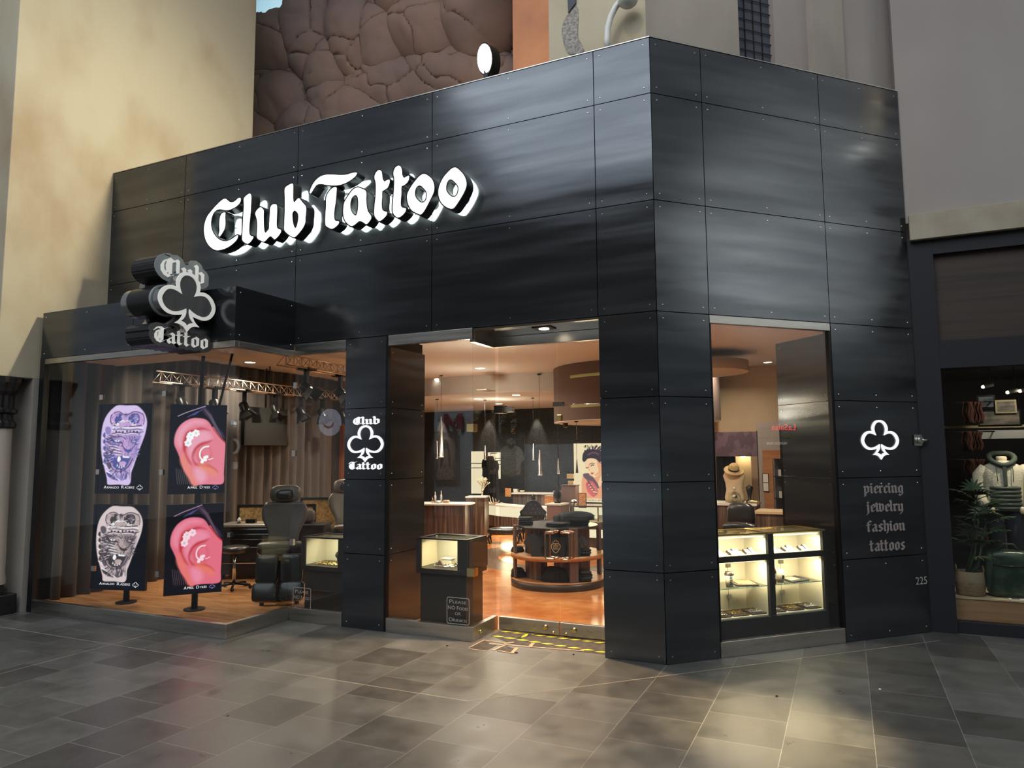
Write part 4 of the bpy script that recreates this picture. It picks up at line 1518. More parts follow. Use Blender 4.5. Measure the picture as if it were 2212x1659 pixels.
# --- notices on the glass
def notice(name, x0, x1, z0, z1, y, label):
    F = Frame((0, y, 0), (1, 0, 0))
    mb = MB()
    r = .02
    def rr(a, b, c_, d, r):
        out = []
        for (cx_, cz_), a0 in (((c_ - r, b + r), -pi / 2), ((c_ - r, d - r), 0), ((a + r, d - r), pi / 2), ((a + r, b + r), pi)):
            for k in range(6):
                t_ = a0 + pi / 2 * k / 5
                out.append((cx_ + r * cos(t_), cz_ + r * sin(t_)))
        return out
    mb.prism(F, [rr(x0, z0, x1, z1, r), rr(x0 + .005, z0 + .005, x1 - .005, z1 - .005, r - .005)], 0, .0012)
    H = z1 - z0
    cx_ = (x0 + x1) / 2

    def cap(words, zb, hc, wtot):
        """small caps line: list of (first letter(s), rest)"""
        parts = []
        for big, small in words:
            parts.append((big, hc))
            if small:
                parts.append((small, hc * .78))
            parts.append((None, hc * .45))
        parts = parts[:-1]
        tot = 0
        for s, h in parts:
            if s is None:
                tot += h
            else:
                v, f, w, hh = text_shape(s)
                tot += w * h / hh + hc * .1
        k = wtot / tot
        x = cx_ - wtot / 2
        for s, h in parts:
            if s is None:
                x += h * k
            else:
                v, f, w, hh = text_shape(s)
                mb.text(F, s, x, zb, h, 0, .001, width=w * h / hh * k)
                x += (w * h / hh + hc * .1) * k
    wd = x1 - x0
    cap([('P', 'LEASE')], z0 + H * .77, H * .135, wd * .76)
    cap([('NO', ''), ('F', 'OOD')], z0 + H * .535, H * .14, wd * .88)
    cap([('OR', '')], z0 + H * .335, H * .115, wd * .26)
    cap([('D', 'RINKS!')], z0 + H * .09, H * .135, wd * .80)
    tag(mb.build(name, 'vinyl_grey'), label, 'notice', 'food and drinks notices')


def notice_px(xa, ya, xb, yb, y, label):
    a, b = at_y(xa, ya, y), at_y(xb, yb, y)
    notice('glass_notice', a.x, b.x, a.z, b.z, y, label)


notice_px(965, 1346, 1014, 1293, .0195, 'no food or drinks notice on the glass in front of the small jewellery case')
notice_px(632, 1322, 672, 1271, .0195, 'faint no food or drinks notice on the narrow pane by the tattoo chair')

# --- hazard tape and worn mat on the threshold
def floor_px(pts, z=0):
    return [(p.x, p.y) for p in (at_z(x, y, z) for x, y in pts)]


FZ = Frame((0, 0, 0), (1, 0, 0), (0, 1, 0), (0, 0, 1))
mb = MB().prism(FZ, [[(-1.62, .455), (-.49, .455), (-.49, .09), (-1.35, .09), (-1.62, .27)]], .0002, .003)
tag(mb.build('threshold_mat', 'mat_dark'), 'worn dark brown mat strip in front of the glass doors', 'mat')
for k, pts in enumerate([[(1013, 1400), (1047, 1385), (1075, 1393), (1052, 1405)], [(1073, 1405), (1094, 1396), (1115, 1403), (1108, 1410)]]):
    mb = MB().prism(FZ, [floor_px(pts)], .0002, .0025)
    tag(mb.build('mat_remnant', 'mat_dark'), ['larger dark mat scrap by the corner of the entrance glass', 'smaller dark mat scrap nearer the middle of the threshold'][k], 'mat scrap', 'mat scraps at the threshold')
mb = MB()
for a, b, w in [((1012, 1402), (1052, 1407), .012), ((1048, 1384), (1092, 1390), .012), ((1057, 1391), (1086, 1394), .02), ((1064, 1406), (1094, 1393), .02), ((1075, 1406), (1110, 1412), .015),
                ((1088, 1391), (1110, 1388), .03), ((1095, 1394), (1262, 1407), .018), ((1105, 1412), (1117, 1400), .03), ((1145, 1397), (1152, 1390), .03), ((1255, 1406), (1265, 1403), .03), ((1013, 1400), (1046, 1383), .012)]:
    p, q = at_z(*a), at_z(*b)
    ax = (q - p).normalized()
    F = Frame(p, ax, Vector((-ax.y, ax.x, 0)), (0, 0, 1))
    mb.fbox(F, 0, -w / 2, (q - p).length, w / 2, .0003, .0042)
tag(mb.build('tape_residue', 'tape_residue'), 'tan torn tape residue on the threshold floor', 'tape', kind='stuff')


def hazard(label, p, q, w=.034, n=12, z=.0045):
    p, q = Vector((*p, 0)), Vector((*q, 0))
    ax = (q - p).normalized()
    L = (q - p).length
    F = Frame(p, ax, Vector((-ax.y, ax.x, 0)), (0, 0, 1))
    t = thing('hazard_tape', label, 'tape', p, group='hazard tape on the threshold')
    MB().fbox(F, 0, -w / 2, L, w / 2, .0031, z).build('backing', 'tape_black', t)
    mb = MB()
    d = L / n
    for k in range(n):
        x = k * d
        mb.prism(F, [[(x + d * .02, -w / 2), (x + d * .52, -w / 2), (x + d * .92, w / 2), (x + d * .42, w / 2)]], z, z + .0006)
    mb.build('yellow_stripes', 'tape_yellow', t)


a, b = at_z(1085, 1365), at_z(1313, 1386)
hazard('black and yellow hazard tape along the foot of the glass doors', (-1.60, .425), (-.49, .40), n=10)
hazard('black and yellow hazard tape along the outer edge of the doormat', (-1.60, .255), (-.49, .13), n=9, w=.036)
a, b = at_z(1122, 1379), at_z(1146, 1371)
hazard('short crossing piece of hazard tape near the corner of the doors', (a.x, a.y), (b.x, b.y), n=1, z=.006)
for k, (x, y) in enumerate([(1115, 1411), (1239, 1415), (966, 1396), (1678, 1505), (1901, 1491)]):
    p = at_z(x, y)
    mb = MB().ball((p.x, p.y, .006), (.018 if k < 1 else .009, .010, .005), 8)
    tag(mb.build('leaf_scrap' if k < 4 else 'paper_scrap', 'debris' if k < 4 else 'paper_white'),
        ['dark crumpled scrap beside the torn mat', 'tiny dark scrap on the floor before the doors', 'tiny dark scrap below the no food notice', 'tiny dark scrap on the tile below the display window', 'tiny pale scrap on the dark tiles below the street number'][k], 'litter', 'floor litter')

# --- floodlight and gooseneck on the parapet
q = at_y(1050, 135, .10)
t = thing('parapet_floodlight', 'glaring round floodlight on top of the black facade', 'floodlight', (q.x, .10, 5.02))
Ml = Matrix.Rotation(radians(-14), 3, 'Z') @ Matrix.Rotation(radians(8), 3, 'X')
F = Frame(Vector((q.x, .10, q.z + .03)), Ml @ Vector((1, 0, 0)), Ml @ Vector((0, 0, 1)), Ml @ Vector((0, -1, 0)))
ell = [(.082 * cos(2 * pi * k / 28), .135 * sin(2 * pi * k / 28)) for k in range(28)]
MB().prism(F, [ell], .021, .027).build('lens', 'lamp_flood', t)
MB().prism(F, [[(x * 1.12, y * 1.12) for x, y in ell]], -.10, .0205).build('housing', 'dark_metal', t)
MB().box((q.x - .02, .09, 5.02), (q.x + .02, .13, q.z - .08)).build('yoke', 'dark_metal', t)
t = thing('gooseneck_lamp', 'pale grey gooseneck lamp on the tower above the parapet', 'wall lamp', at_y(1315, 100, .0))
pts = [at_y(x, y, .03) for x, y in [(1312, 108), (1311, 85), (1313, 60), (1320, 35), (1330, 15), (1342, 0), (1350, -14)]]
MB().tube(pts, .026, 12).build('arm', 'white_paint', t)
p = at_y(1356, 1, .02)
MB().ball((p.x, p.y, p.z), (.085, .085, .06), 16).build('shade', 'white_paint', t)
# ================================================================== POSTER BAY / TATTOO ROOM
BZ = .1
mb = MB().prism(FZ, [[(-6.46, -.73), (-3.74, -.73), (-3.74, .05), (-3.06, .05), (-3.06, .7), (-5.0, 4.2), (-6.46, 4.2)]], .001, BZ)
tag(mb.build('floor_bay', 'bay_planks', origin=(-5, 0, 0)), 'orange wood plank floor inside the poster bay', 'floor', kind='structure')
mb = MB().prism(FZ, [[(-6.46, .02), (-3.06, .02), (-3.06, .7), (-5.0, 4.2), (-6.46, 4.2)]], 2.85, 2.9).box((-6.46, -.74, 2.652), (-3.73, .019, 2.66))
tag(mb.build('ceiling_bay', 'ceiling_warm'), 'warm beige ceiling over the tattoo room', 'ceiling', kind='structure')
mb = MB().box((-6.52, -.70, .1), (-6.47, 4.3, 2.85))
tag(mb.build('wall_bay_left', 'dark_wall'), 'dark wall behind the taupe curtain', 'wall', kind='structure')
mb = MB().box((-6.46, 4.2, .1), (-5.0, 4.26, 2.85))
tag(mb.build('wall_bay_back', 'wood_panel'), 'red brown wood panelled wall at the end of the tattoo room', 'wall', kind='structure')

def curtain(name, label, p, q, z0, z1, m, amp=.045, wl=.17, seed=0):
    p, q = Vector(p), Vector(q)
    L = (q - p).length
    ax = (q - p).normalized()
    nr = Vector((ax.y, -ax.x, 0))
    rnd = random.Random(seed)
    nn = int(L / wl)
    ph = [rnd.uniform(-.6, .6) for _ in range(nn + 3)]
    am = [rnd.uniform(.5, 1.2) for _ in range(nn + 3)]

    def fn(u, v):
        s = u * L / wl
        i = int(s)
        f = s - i
        a = am[i] * (1 - f) + am[i + 1] * f
        d = amp * a * sin(2 * pi * s + ph[i] * (1 - f) + ph[i + 1] * f) * (.75 + .25 * (1 - v)) + .012 * sin(s * 9 + v * 3)
        r = p + ax * (u * L) + nr * d
        r.z = z0 + (z1 - z0) * v
        return r
    mb = MB().grid(fn, int(L / wl * 10), 6)
    o = mb.build(name, m)
    so = o.modifiers.new('thick', 'SOLIDIFY')
    so.thickness = .006 * U
    tag(o, label, 'curtain')
    return o


curtain('curtain', 'long taupe pleated curtain along the side of the tattoo room', (-6.36, -.62, 0), (-6.36, 3.85, 0), .105, 2.84, 'curtain_taupe', seed=3)

# --- portrait screens
SCREEN_M = ['scr_black', 'scr_lilac', 'scr_navy', 'scr_purple', 'scr_dark', 'scr_white', 'scr_pink', 'scr_red', 'scr_orange', 'scr_hot', 'scr_teal', 'scr_grey', 'scr_shadow']
for nm, c_, s_ in [('scr_black', (.004, .005, .011), 1), ('scr_lilac', (.78, .62, .98), 1), ('scr_navy', (.10, .11, .38), 1), ('scr_purple', (.34, .27, .62), 1), ('scr_dark', (.045, .028, .075), 1),
                   ('scr_white', (.95, .95, 1), 1.15), ('scr_pink', (.88, .25, .34), 1), ('scr_red', (.60, .045, .06), 1), ('scr_orange', (.93, .30, .20), 1), ('scr_hot', (.96, .44, .58), 1),
                   ('scr_teal', (.62, .93, .82), 1), ('scr_grey', (.13, .11, .14), 1), ('scr_shadow', (.78, .17, .2), 1), ('scr_skin', (.80, .66, .68), 1), ('scr_skin2', (.58, .45, .45), 1), ('scr_mauve', (.66, .42, .78), 1), ('scr_ink', (.06, .05, .055), 1)]:
    emissive(nm, c_, s_)
    TONE[nm] = tuple(v * s_ for v in c_)


class Pic:
    """flat picture shapes on a screen: coordinates 0..1 across, 0..1 up, stacked in thin layers"""

    def __init__(self, F, w, h):
        self.F, self.w, self.h, self.k = F, w, h, 1
        self.mb = MB()
        self.mats = []

    def mi(self, m):
        if m not in self.mats:
            self.mats.append(m)
        return self.mats.index(m)

    def poly(self, m, pts, sm=True, holes=()):
        cs = [pts] + list(holes)
        cs = [smooth_path(c, True, 4) if sm else c for c in cs]
        self.mb.sheet(self.F, [[(x * self.w, y * self.h) for x, y in c] for c in cs], self.k * .00035, self.mi(m))
        self.k += 1

    def line(self, m, pts, wd, closed=False, sm=True):
        P = smooth_path(pts, closed, 4) if sm else pts
        P = [Vector((x * self.w, y * self.h)) for x, y in P]
        n = len(P)
        vs = []
        for i in range(n):
            t = (P[min(i + 1, n - 1)] - P[max(i - 1, 0)])
            t = t.normalized() if t.length > 1e-9 else Vector((1, 0))
            nn = Vector((-t.y, t.x)) * wd * self.w * .5 * (1 if 0 < i < n - 1 else .35)
            vs += [self.F(*(P[i] + nn), self.k * .00035), self.F(*(P[i] - nn), self.k * .00035)]
        fs = [(2 * i, 2 * i + 1, 2 * i + 3, 2 * i + 2) for i in range(n - 1)]
        if closed:
            fs.append((2 * n - 2, 2 * n - 1, 1, 0))
        self.mb.add(vs, fs, self.mi(m))
        self.k += 1

    def dot(self, m, x, y, r):
        n = 12
        self.mb.add([self.F((x * self.w + r * self.w * cos(2 * pi * i / n)), (y * self.h + r * self.w * sin(2 * pi * i / n)), self.k * .00035) for i in range(n)], [tuple(range(n))], self.mi(m))
        self.k += 1

    def text(self, m, s, x, y, h, w):
        self.mb.text(self.F, s, x * self.w, y * self.h, h * self.h, 0, self.k * .00035, self.mi(m), 'c', w * self.w)
        self.k += 1

    def fill(self, m, x0, y0, x1, y1):
        self.mb.quad(self.F, x0 * self.w, y0 * self.h, x1 * self.w, y1 * self.h, self.k * .00035, self.mi(m))
        self.k += 1

    def build(self, name, parent):
        return self.mb.build(name, self.mats, parent)


def zc(pts, x0, y0, w, h):
    """zoom pixels to picture coordinates"""
    return [((x - x0) / w, 1 - (y - y0) / h) for x, y in pts]


def small_club(pc, m, cx_, cy_, r):
    k = pc.w / pc.h
    for key, mm in (('out', m), ('in', 'scr_black')):
        pc.poly(mm, [(cx_ + (x - 0) * r, cy_ + (y) * r * k) for x, y in club(key, 1, 0, 0, .83)], sm=False)


def caption(pc, words, xc):
    x = xc
    for s, h, w in words:
        if not s:
            x += w
            pc.build('caption_lettering', pc.parent)
            pc.mb, pc.mats = MB(), []
            continue
        pc.text('scr_white', s, x + w / 2, .052, h, w)
        x += w + .012


def lion_picture(pc, pal):
    """forearm tattoo: crowned roaring cat"""
    L, DK, MID, LN, PK, WH = pal
    Z = lambda p: zc(p, 150, 150, 790, 1280)
    pc.fill('scr_black', 0, 0, 1, 1)
    limb = [(430, 168), (570, 172), (715, 176), (790, 230), (850, 310), (880, 420), (865, 560), (830, 680), (780, 820), (740, 950), (710, 1050), (680, 1140), (660, 1305), (500, 1305), (340, 1305), (325, 1230), (290, 1110), (250, 980), (222, 850), (208, 700), (210, 560), (228, 430), (270, 320), (340, 230)]
    pc.poly(L, Z(limb))
    # side shading of the tattoo
    pc.poly(MID, Z([(262, 500), (300, 470), (345, 500), (350, 560), (320, 590), (280, 575)]))
    pc.poly(PK, Z([(360, 560), (560, 585), (760, 560), (770, 700), (740, 860), (690, 1000), (640, 1120), (560, 1160), (420, 1080), (330, 960), (290, 820), (280, 700), (310, 620)]))
    pc.poly(MID, Z([(330, 610), (450, 590), (620, 600), (770, 590), (790, 690), (750, 840), (700, 960), (650, 1060), (560, 1130), (420, 1080), (340, 960), (300, 820), (300, 700)]), soft=.03, alpha=.75)
    pc.poly(PK, Z([(500, 640), (600, 640), (640, 740), (700, 800), (690, 880), (600, 900), (480, 880), (420, 820), (470, 760)]), soft=.03, alpha=.9)
    # crown
    pc.poly(PK, Z([(350, 300), (450, 262), (560, 300), (680, 262), (800, 290), (838, 360), (800, 470), (690, 480), (560, 490), (430, 480), (360, 440), (330, 370)]))
    pc.poly(DK, Z([(400, 360), (450, 290), (500, 290), (510, 350), (490, 410), (440, 440), (405, 420)]))
    pc.poly(DK, Z([(610, 330), (660, 292), (740, 292), (772, 350), (760, 420), (700, 450), (640, 430), (605, 390)]))
    pc.poly(MID, Z([(690, 320), (735, 310), (752, 370), (720, 420), (690, 400)]))
    pc.poly(MID, Z([(540, 290), (565, 280), (585, 330), (565, 370), (540, 340)]))
    pc.line(LN, Z([(345, 310), (400, 268), (470, 262), (530, 300), (600, 300), (660, 268), (740, 268), (820, 310), (840, 380), (830, 450)]), .014)
    pc.line(LN, Z([(345, 310), (335, 380), (360, 440), (440, 470), (560, 478), (700, 475), (800, 465)]), .016)
    pc.line(WH, Z([(400, 430), (450, 460), (490, 400), (560, 395), (620, 400), (670, 455), (720, 440)]), .013)
    pc.line(WH, Z([(370, 490), (480, 478), (620, 492), (760, 490), (825, 500)]), .010)
    pc.line(LN, Z([(375, 520), (480, 512), (620, 525), (750, 515), (820, 530)]), .012)
    for x in (430, 475, 530, 590, 640, 690, 740):
        pc.dot(LN, *Z([(x, 540 + (x % 7) * 3)])[0], .017)
    pc.line(LN, Z([(370, 580), (470, 560), (560, 575), (660, 560), (760, 570), (830, 555)]), .014)
    pc.line(WH, Z([(380, 592), (470, 575), (560, 590), (660, 578), (750, 585)]), .008)
    for x in (447, 672):
        pc.dot(WH, *Z([(x, 432)])[0], .016)
    # brow, eyes, muzzle
    pc.poly(DK, Z([(330, 660), (380, 640), (440, 655), (510, 690), (540, 720), (480, 715), (420, 720), (350, 700)]))
    pc.poly(WH, Z([(415, 672), (450, 664), (490, 682), (455, 695), (425, 690)]))
    pc.dot(DK, *Z([(452, 680)])[0], .013)
    pc.poly(DK, Z([(650, 690), (700, 675), (745, 650), (740, 700), (690, 720)]))
    pc.poly(WH, Z([(675, 692), (700, 684), (722, 690), (700, 704)]))
    pc.line(LN, Z([(300, 700), (370, 730), (450, 740), (530, 760)]), .012)
    pc.line(LN, Z([(350, 600), (430, 625), (520, 620), (580, 660)]), .012)
    pc.line(LN, Z([(520, 700), (545, 770), (580, 800)]), .014)
    pc.line(LN, Z([(730, 720), (690, 780), (650, 800)]), .012)
    pc.poly(DK, Z([(552, 785), (620, 808), (685, 782), (672, 830), (640, 850), (618, 890), (602, 850), (570, 830)]))
    for k in range(7):
        y = 740 + k * 22
        pc.line(LN if k % 2 else WH, Z([(300 + k * 8, y), (380 + k * 9, y + 4), (470 + k * 10, y + 26 - k)]), .009)
    for k in range(4):
        pc.line(LN, Z([(300, 640 + 18 * k), (350, 648 + 16 * k), (400, 640 + 20 * k)]), .007)
        pc.line(LN, Z([(580 + 40 * k, 615), (600 + 38 * k, 650), (590 + 40 * k, 690)]), .007)
    pc.poly('scr_grey', Z([(290, 830), (340, 790), (390, 820), (380, 880), (350, 960), (380, 1050), (350, 1090), (300, 1010), (265, 920)]))
    pc.poly(DK, Z([(340, 880), (420, 900), (440, 960), (400, 1000), (350, 970)]))
    pc.poly(DK, Z([(430, 950), (480, 900), (560, 905), (660, 905), (640, 980), (600, 1060), (530, 1100), (450, 1080), (400, 1030)]))
    pc.poly(WH, Z([(475, 915), (500, 905), (515, 950), (490, 985), (465, 960)]))
    pc.poly(WH, Z([(545, 895), (600, 905), (650, 900), (640, 925), (590, 925), (550, 920)]))
    pc.poly(PK, Z([(500, 990), (560, 975), (600, 1000), (570, 1045), (510, 1040)]))
    for x, y in ((470, 1030), (500, 1052), (535, 1056), (568, 1040)):
        pc.poly(WH, Z([(x - 10, y + 16), (x, y - 16), (x + 10, y + 16)]), sm=False)
    pc.line(LN, Z([(360, 1000), (390, 1070), (470, 1120), (560, 1110), (640, 1040), (690, 940)]), .016)
    for k in range(7):
        x = 400 + 38 * k
        pc.line(LN if k % 2 else MID, Z([(x, 1095 + (k % 3) * 8), (x + 8, 1140), (x + 30, 1185 - k * 4)]), .012)
    pc.poly(MID, Z([(500, 1180), (560, 1130), (620, 1150), (610, 1215), (550, 1252), (505, 1230)]))
    pc.poly(DK, Z([(310, 1130), (400, 1170), (480, 1230), (500, 1252), (420, 1235), (340, 1190)]))
    pc.line(WH, Z([(305, 1110), (380, 1155), (450, 1200), (510, 1245)]), .012)
    for k in range(5):
        y = 590 + 95 * k
        pc.poly(DK, Z([(232 + 6 * k, y), (262 + 6 * k, y - 34), (272 + 8 * k, y + 30), (250 + 9 * k, y + 52)]))
        pc.line(WH, Z([(222 + 8 * k, y + 40), (255 + 8 * k, y + 52), (275 + 9 * k, y + 96)]), .01)
    for k in range(5):
        y = 560 + 80 * k
        pc.line(MID, Z([(800 - 12 * k, y), (770 - 12 * k, y + 40), (760 - 14 * k, y + 90)]), .02)
    rnd = random.Random(6)
    face = Z([(330, 600), (560, 590), (760, 600), (770, 720), (720, 880), (650, 930), (480, 900), (380, 880), (320, 760)])
    for k in range(330):
        a = rnd.choice([(rnd.uniform(300, 780), rnd.uniform(590, 900)), (rnd.uniform(380, 660), rnd.uniform(1080, 1200)), (rnd.uniform(300, 420), rnd.uniform(620, 1000))])
        dx, dy = (a[0] - 600) * .10, (a[1] - 780) * .06 + rnd.uniform(-14, 14)
        pc.line(rnd.choice([DK, DK, DK, LN, LN, L, PK, MID]), Z([a, (a[0] + dx * .6, a[1] + dy * .5 + 5), (a[0] + dx * 1.3, a[1] + dy)]), rnd.uniform(.006, .014), alpha=.85)
    for k in range(130):
        a = (rnd.uniform(350, 820), rnd.uniform(280, 560))
        pc.line(rnd.choice([DK, DK, LN, L, WH, MID]), Z([a, (a[0] + rnd.uniform(-16, 16), a[1] + rnd.uniform(-12, 12)), (a[0] + rnd.uniform(-26, 26), a[1] + rnd.uniform(-16, 16))]), rnd.uniform(.004, .009), alpha=.7)


def lion_caption(pc):
    caption(pc, [('A', .032, .05), ('RNALDO', .024, .22), ('', 0, .035), ('R', .032, .05), ('ADEKE', .024, .18)], .17)


def ear_picture(pc):
    Z = lambda p: zc(p, 1190, 45, 855, 1330)
    pc.fill('scr_black', 0, 0, 1, 1)
    # hair and skin beyond
    pc.poly('scr_dark', Z([(1640, 80), (1700, 60), (1780, 150), (1840, 250), (1900, 350), (2000, 470), (2035, 560), (1960, 480), (1860, 380), (1780, 260), (1700, 170)]))
    pc.line('scr_lilac', Z([(1300, 215), (1420, 160), (1560, 110), (1710, 58)]), .010, alpha=.8)
    for k in range(9):
        pc.line('scr_grey', Z([(1680 + 16 * k, 90 + 12 * k), (1790 + 14 * k, 230 + 18 * k), (1930 + 10 * k, 470 + 12 * k)]), .005)
    for k in range(8):
        pc.line('scr_navy', Z([(1440 + 20 * k, 230 - 12 * k), (1500 + 20 * k, 200 - 10 * k), (1560 + 14 * k, 190 - 12 * k)]), .006)
    for k in range(8):
        pc.line('scr_grey', Z([(1300 + 26 * k, 1000 + 8 * k), (1310 + 28 * k, 1100), (1330 + 30 * k, 1235)]), .006)
    pc.poly('scr_pink', Z([(1830, 380), (1900, 450), (1980, 560), (2040, 620), (2035, 900), (2030, 1100), (2020, 1235), (1700, 1240), (1560, 1240), (1700, 900)]))
    # ear
    ear = [(1255, 600), (1262, 520), (1290, 430), (1350, 340), (1430, 280), (1530, 245), (1640, 245), (1720, 262), (1780, 310), (1830, 390), (1880, 460), (1960, 560), (2040, 630), (2035, 850), (2030, 1050), (2022, 1235), (1800, 1242), (1560, 1240), (1500, 1150), (1430, 1050), (1380, 940), (1345, 830), (1300, 730), (1265, 660)]
    pc.poly('scr_pink', Z(ear))
    pc.poly('scr_hot', Z([(1290, 520), (1340, 400), (1430, 320), (1540, 275), (1660, 280), (1720, 320), (1640, 330), (1540, 340), (1450, 400), (1400, 470), (1370, 560), (1380, 680), (1330, 660), (1295, 600)]), soft=0.03, alpha=.9)
    # groove and shadows
    pc.poly('scr_red', Z([(1425, 470), (1480, 430), (1560, 410), (1640, 385), (1720, 395), (1790, 430), (1700, 425), (1620, 440), (1540, 480), (1500, 540), (1470, 620), (1440, 720), (1460, 800), (1500, 880), (1530, 950), (1470, 900), (1420, 800), (1385, 700), (1385, 620), (1400, 540)]), soft=.013, alpha=.95)
    pc.poly('scr_hot', Z([(1540, 500), (1640, 440), (1760, 450), (1830, 520), (1800, 580), (1700, 620), (1600, 700), (1560, 790), (1600, 900), (1540, 880), (1490, 800), (1470, 720), (1490, 620)]), soft=0.03, alpha=.9)
    pc.poly('scr_orange', Z([(1400, 780), (1440, 860), (1490, 960), (1540, 1060), (1590, 1160), (1620, 1240), (1560, 1235), (1490, 1110), (1420, 990), (1375, 880)]), soft=0.03, alpha=.9)
    pc.poly('scr_red', Z([(1835, 575), (1780, 620), (1700, 650), (1620, 700), (1570, 780), (1560, 850), (1600, 920), (1680, 950), (1780, 940), (1900, 1010), (1940, 1070), (1850, 1010), (1700, 980), (1600, 960), (1540, 880), (1530, 790), (1570, 690), (1650, 620), (1760, 590)]), soft=.013, alpha=.95)
    pc.poly('scr_shadow', Z([(1640, 700), (1740, 660), (1800, 700), (1830, 780), (1820, 880), (1760, 930), (1670, 930), (1610, 870), (1600, 780)]), soft=0.03, alpha=.9)
    pc.poly('scr_pink', Z([(1690, 720), (1770, 700), (1810, 770), (1790, 840), (1730, 840), (1690, 790)]))
    pc.poly('scr_orange', Z([(1640, 950), (1740, 945), (1850, 1000), (1930, 1070), (1900, 1130), (1800, 1090), (1700, 1050), (1640, 1010)]), soft=0.03, alpha=.9)
    pc.poly('scr_hot', Z([(1580, 1010), (1650, 1000), (1740, 1060), (1760, 1150), (1700, 1215), (1640, 1200), (1590, 1120)]), soft=0.03, alpha=.9)
    pc.line('scr_red', Z([(1840, 390), (1900, 470), (1980, 560), (2040, 615)]), .02)
    # jewellery
    def flower(m, x, y, r):
        for k in range(6):
            a = k * pi / 3 + .3
            pc.dot(m, *Z([(x + r * cos(a), y + r * sin(a))])[0], r * .62 / 855)
        pc.dot('scr_teal' if m == 'scr_white' else 'scr_white', *Z([(x, y)])[0], r * .4 / 855)
    for x, y in ((1582, 470), (1490, 535), (1465, 620)):
        flower('scr_white', x, y, 36)
    flower('scr_white', 1500, 500, 34)
    pc.line('scr_white', Z([(1780, 672), (1720, 680), (1670, 720), (1650, 780), (1660, 840), (1690, 870)]), .026)
    for x, y in ((1730, 840), (1700, 880), (1690, 905), (1760, 830), (1740, 875)):
        pc.dot('scr_white', *Z([(x, y)])[0], .03)
    pc.line('scr_white', Z([(1790, 870), (1830, 862), (1855, 850)]), .014)


def ear_caption(pc):
    caption(pc, [('A', .032, .045), ('PRIL', .024, .12), ('', 0, .03), ('D', .032, .05), ('YKES', .024, .12)], .34)


def screen(parent, Fs, w, h, art, cap, tint=None):
    mb = MB().fbox(Fs, -.006, -.006, w + .006, h + .006, -.035, -.0005)
    mb.build('screen_housing', 'black_plastic', parent, bevel=.003)
    pt = Paint(140, 216, w / h, TONE['scr_black'])
    art(pt)
    if tint:
        pt.C *= np.array(tint)
    pt.build('screen_picture', Fs, w, h, parent)
    pc = Pic(Fs, w, h)
    pc.k = 3
    pc.parent = parent
    cap(pc)
    pc.build('caption_lettering', parent)
    pc = Pic(Fs, w, h)
    pc.k = 3
    small_club(pc, 'scr_white' if art is not ear_picture else 'scr_purple', .84, .062, .055)
    pc.build('club_logo', parent)


ST = [('lion', (-5.845, -.55), (-5.232, -.397), (-5.481, -.459), (.243, 1.10), (1.222, 2.15)), ('ear', (-4.687, -.608), (-4.361, -.22), (-4.511, -.398), (.269, 1.127), (1.235, 2.105))]
for nm, p, q, post, lo, hi in ST:
    ax = Vector((q[0] - p[0], q[1] - p[1], 0))
    w = ax.length
    ax.normalize()
    nrm = ax.cross(Vector((0, 0, 1)))
    t = thing('screen_stand', {'lion': 'floor stand with two portrait screens of a crowned big cat tattoo', 'ear': 'floor stand with two portrait screens of a pierced pink ear'}[nm], 'display screen', (post[0], post[1], BZ), group=None)
    back = Vector((post[0], post[1], 0)) - nrm * .07
    MB().cyl((back.x, back.y, 0), .03, BZ + .015, 2.0, 16).build('post', 'dark_metal', t)
    MB().cyl((back.x, back.y, 0), .10, BZ, BZ + .014, 28).build('base_disc', 'dark_metal', t)
    for k, (z0, z1) in enumerate((lo, hi)):
        Fs = Frame(Vector((p[0], p[1], z0)), ax)
        if nm == 'lion':
            pal = (('scr_skin', 'scr_ink', 'scr_grey', 'scr_dark', 'scr_skin2', 'scr_white') if k == 0 else ('scr_lilac', 'scr_navy', 'scr_purple', 'scr_dark', 'scr_mauve', 'scr_white'))
            screen(t, Fs, w, z1 - z0, lambda pc, pal=pal: lion_picture(pc, pal), lion_caption)
        else:
            screen(t, Fs, w, z1 - z0, ear_picture, ear_caption, (1, .72, .78) if k == 0 else None)
    for z0, z1 in (lo, hi):
        zc_ = (z0 + z1) / 2
        MB().box((back.x - .05, back.y - .03, zc_ - .1), (back.x + .05, back.y + .045, zc_ + .1)).build('screen_mount', 'dark_metal', t)

# --- ceiling truss and barn-door lamps


def truss(name, label, p, q, h=.13, w=.13):
    p, q = Vector(p), Vector(q)
    ax = (q - p).normalized()
    L = (q - p).length
    sd = Vector((-ax.y, ax.x, 0))
    t = thing(name, label, 'truss', (p + q) / 2)
    mb = MB()
    ch = []
    for s, z in ((-w / 2, 0), (w / 2, 0), (0, h)):
        a = p + sd * s + Vector((0, 0, z))
        ch.append(a)
        mb.rod(a, a + ax * L, .009, 8)
    for a in ch[:0]:
        pass
    mb.build('chords', 'truss_metal', t)
    mb = MB()
    n = int(L / .14)
    for i in range(n):
        u0, u1, u2 = i * L / n, (i + .5) * L / n, (i + 1) * L / n
        for s in (-w / 2, w / 2):
            a = p + ax * u0 + sd * s
            b = p + ax * u1 + Vector((0, 0, h))
            c = p + ax * u2 + sd * s
            mb.rod(a, b, .0042, 6).rod(b, c, .0042, 6)
    mb.build('lacing', 'truss_metal', t)
    for u in (.25, L * .5, L - .25):
        a = p + ax * u + Vector((0, 0, h))
        MB().rod(a, Vector((a.x, a.y, 2.85)), .008, 6).build('hanger', 'dark_metal', t)
    return t


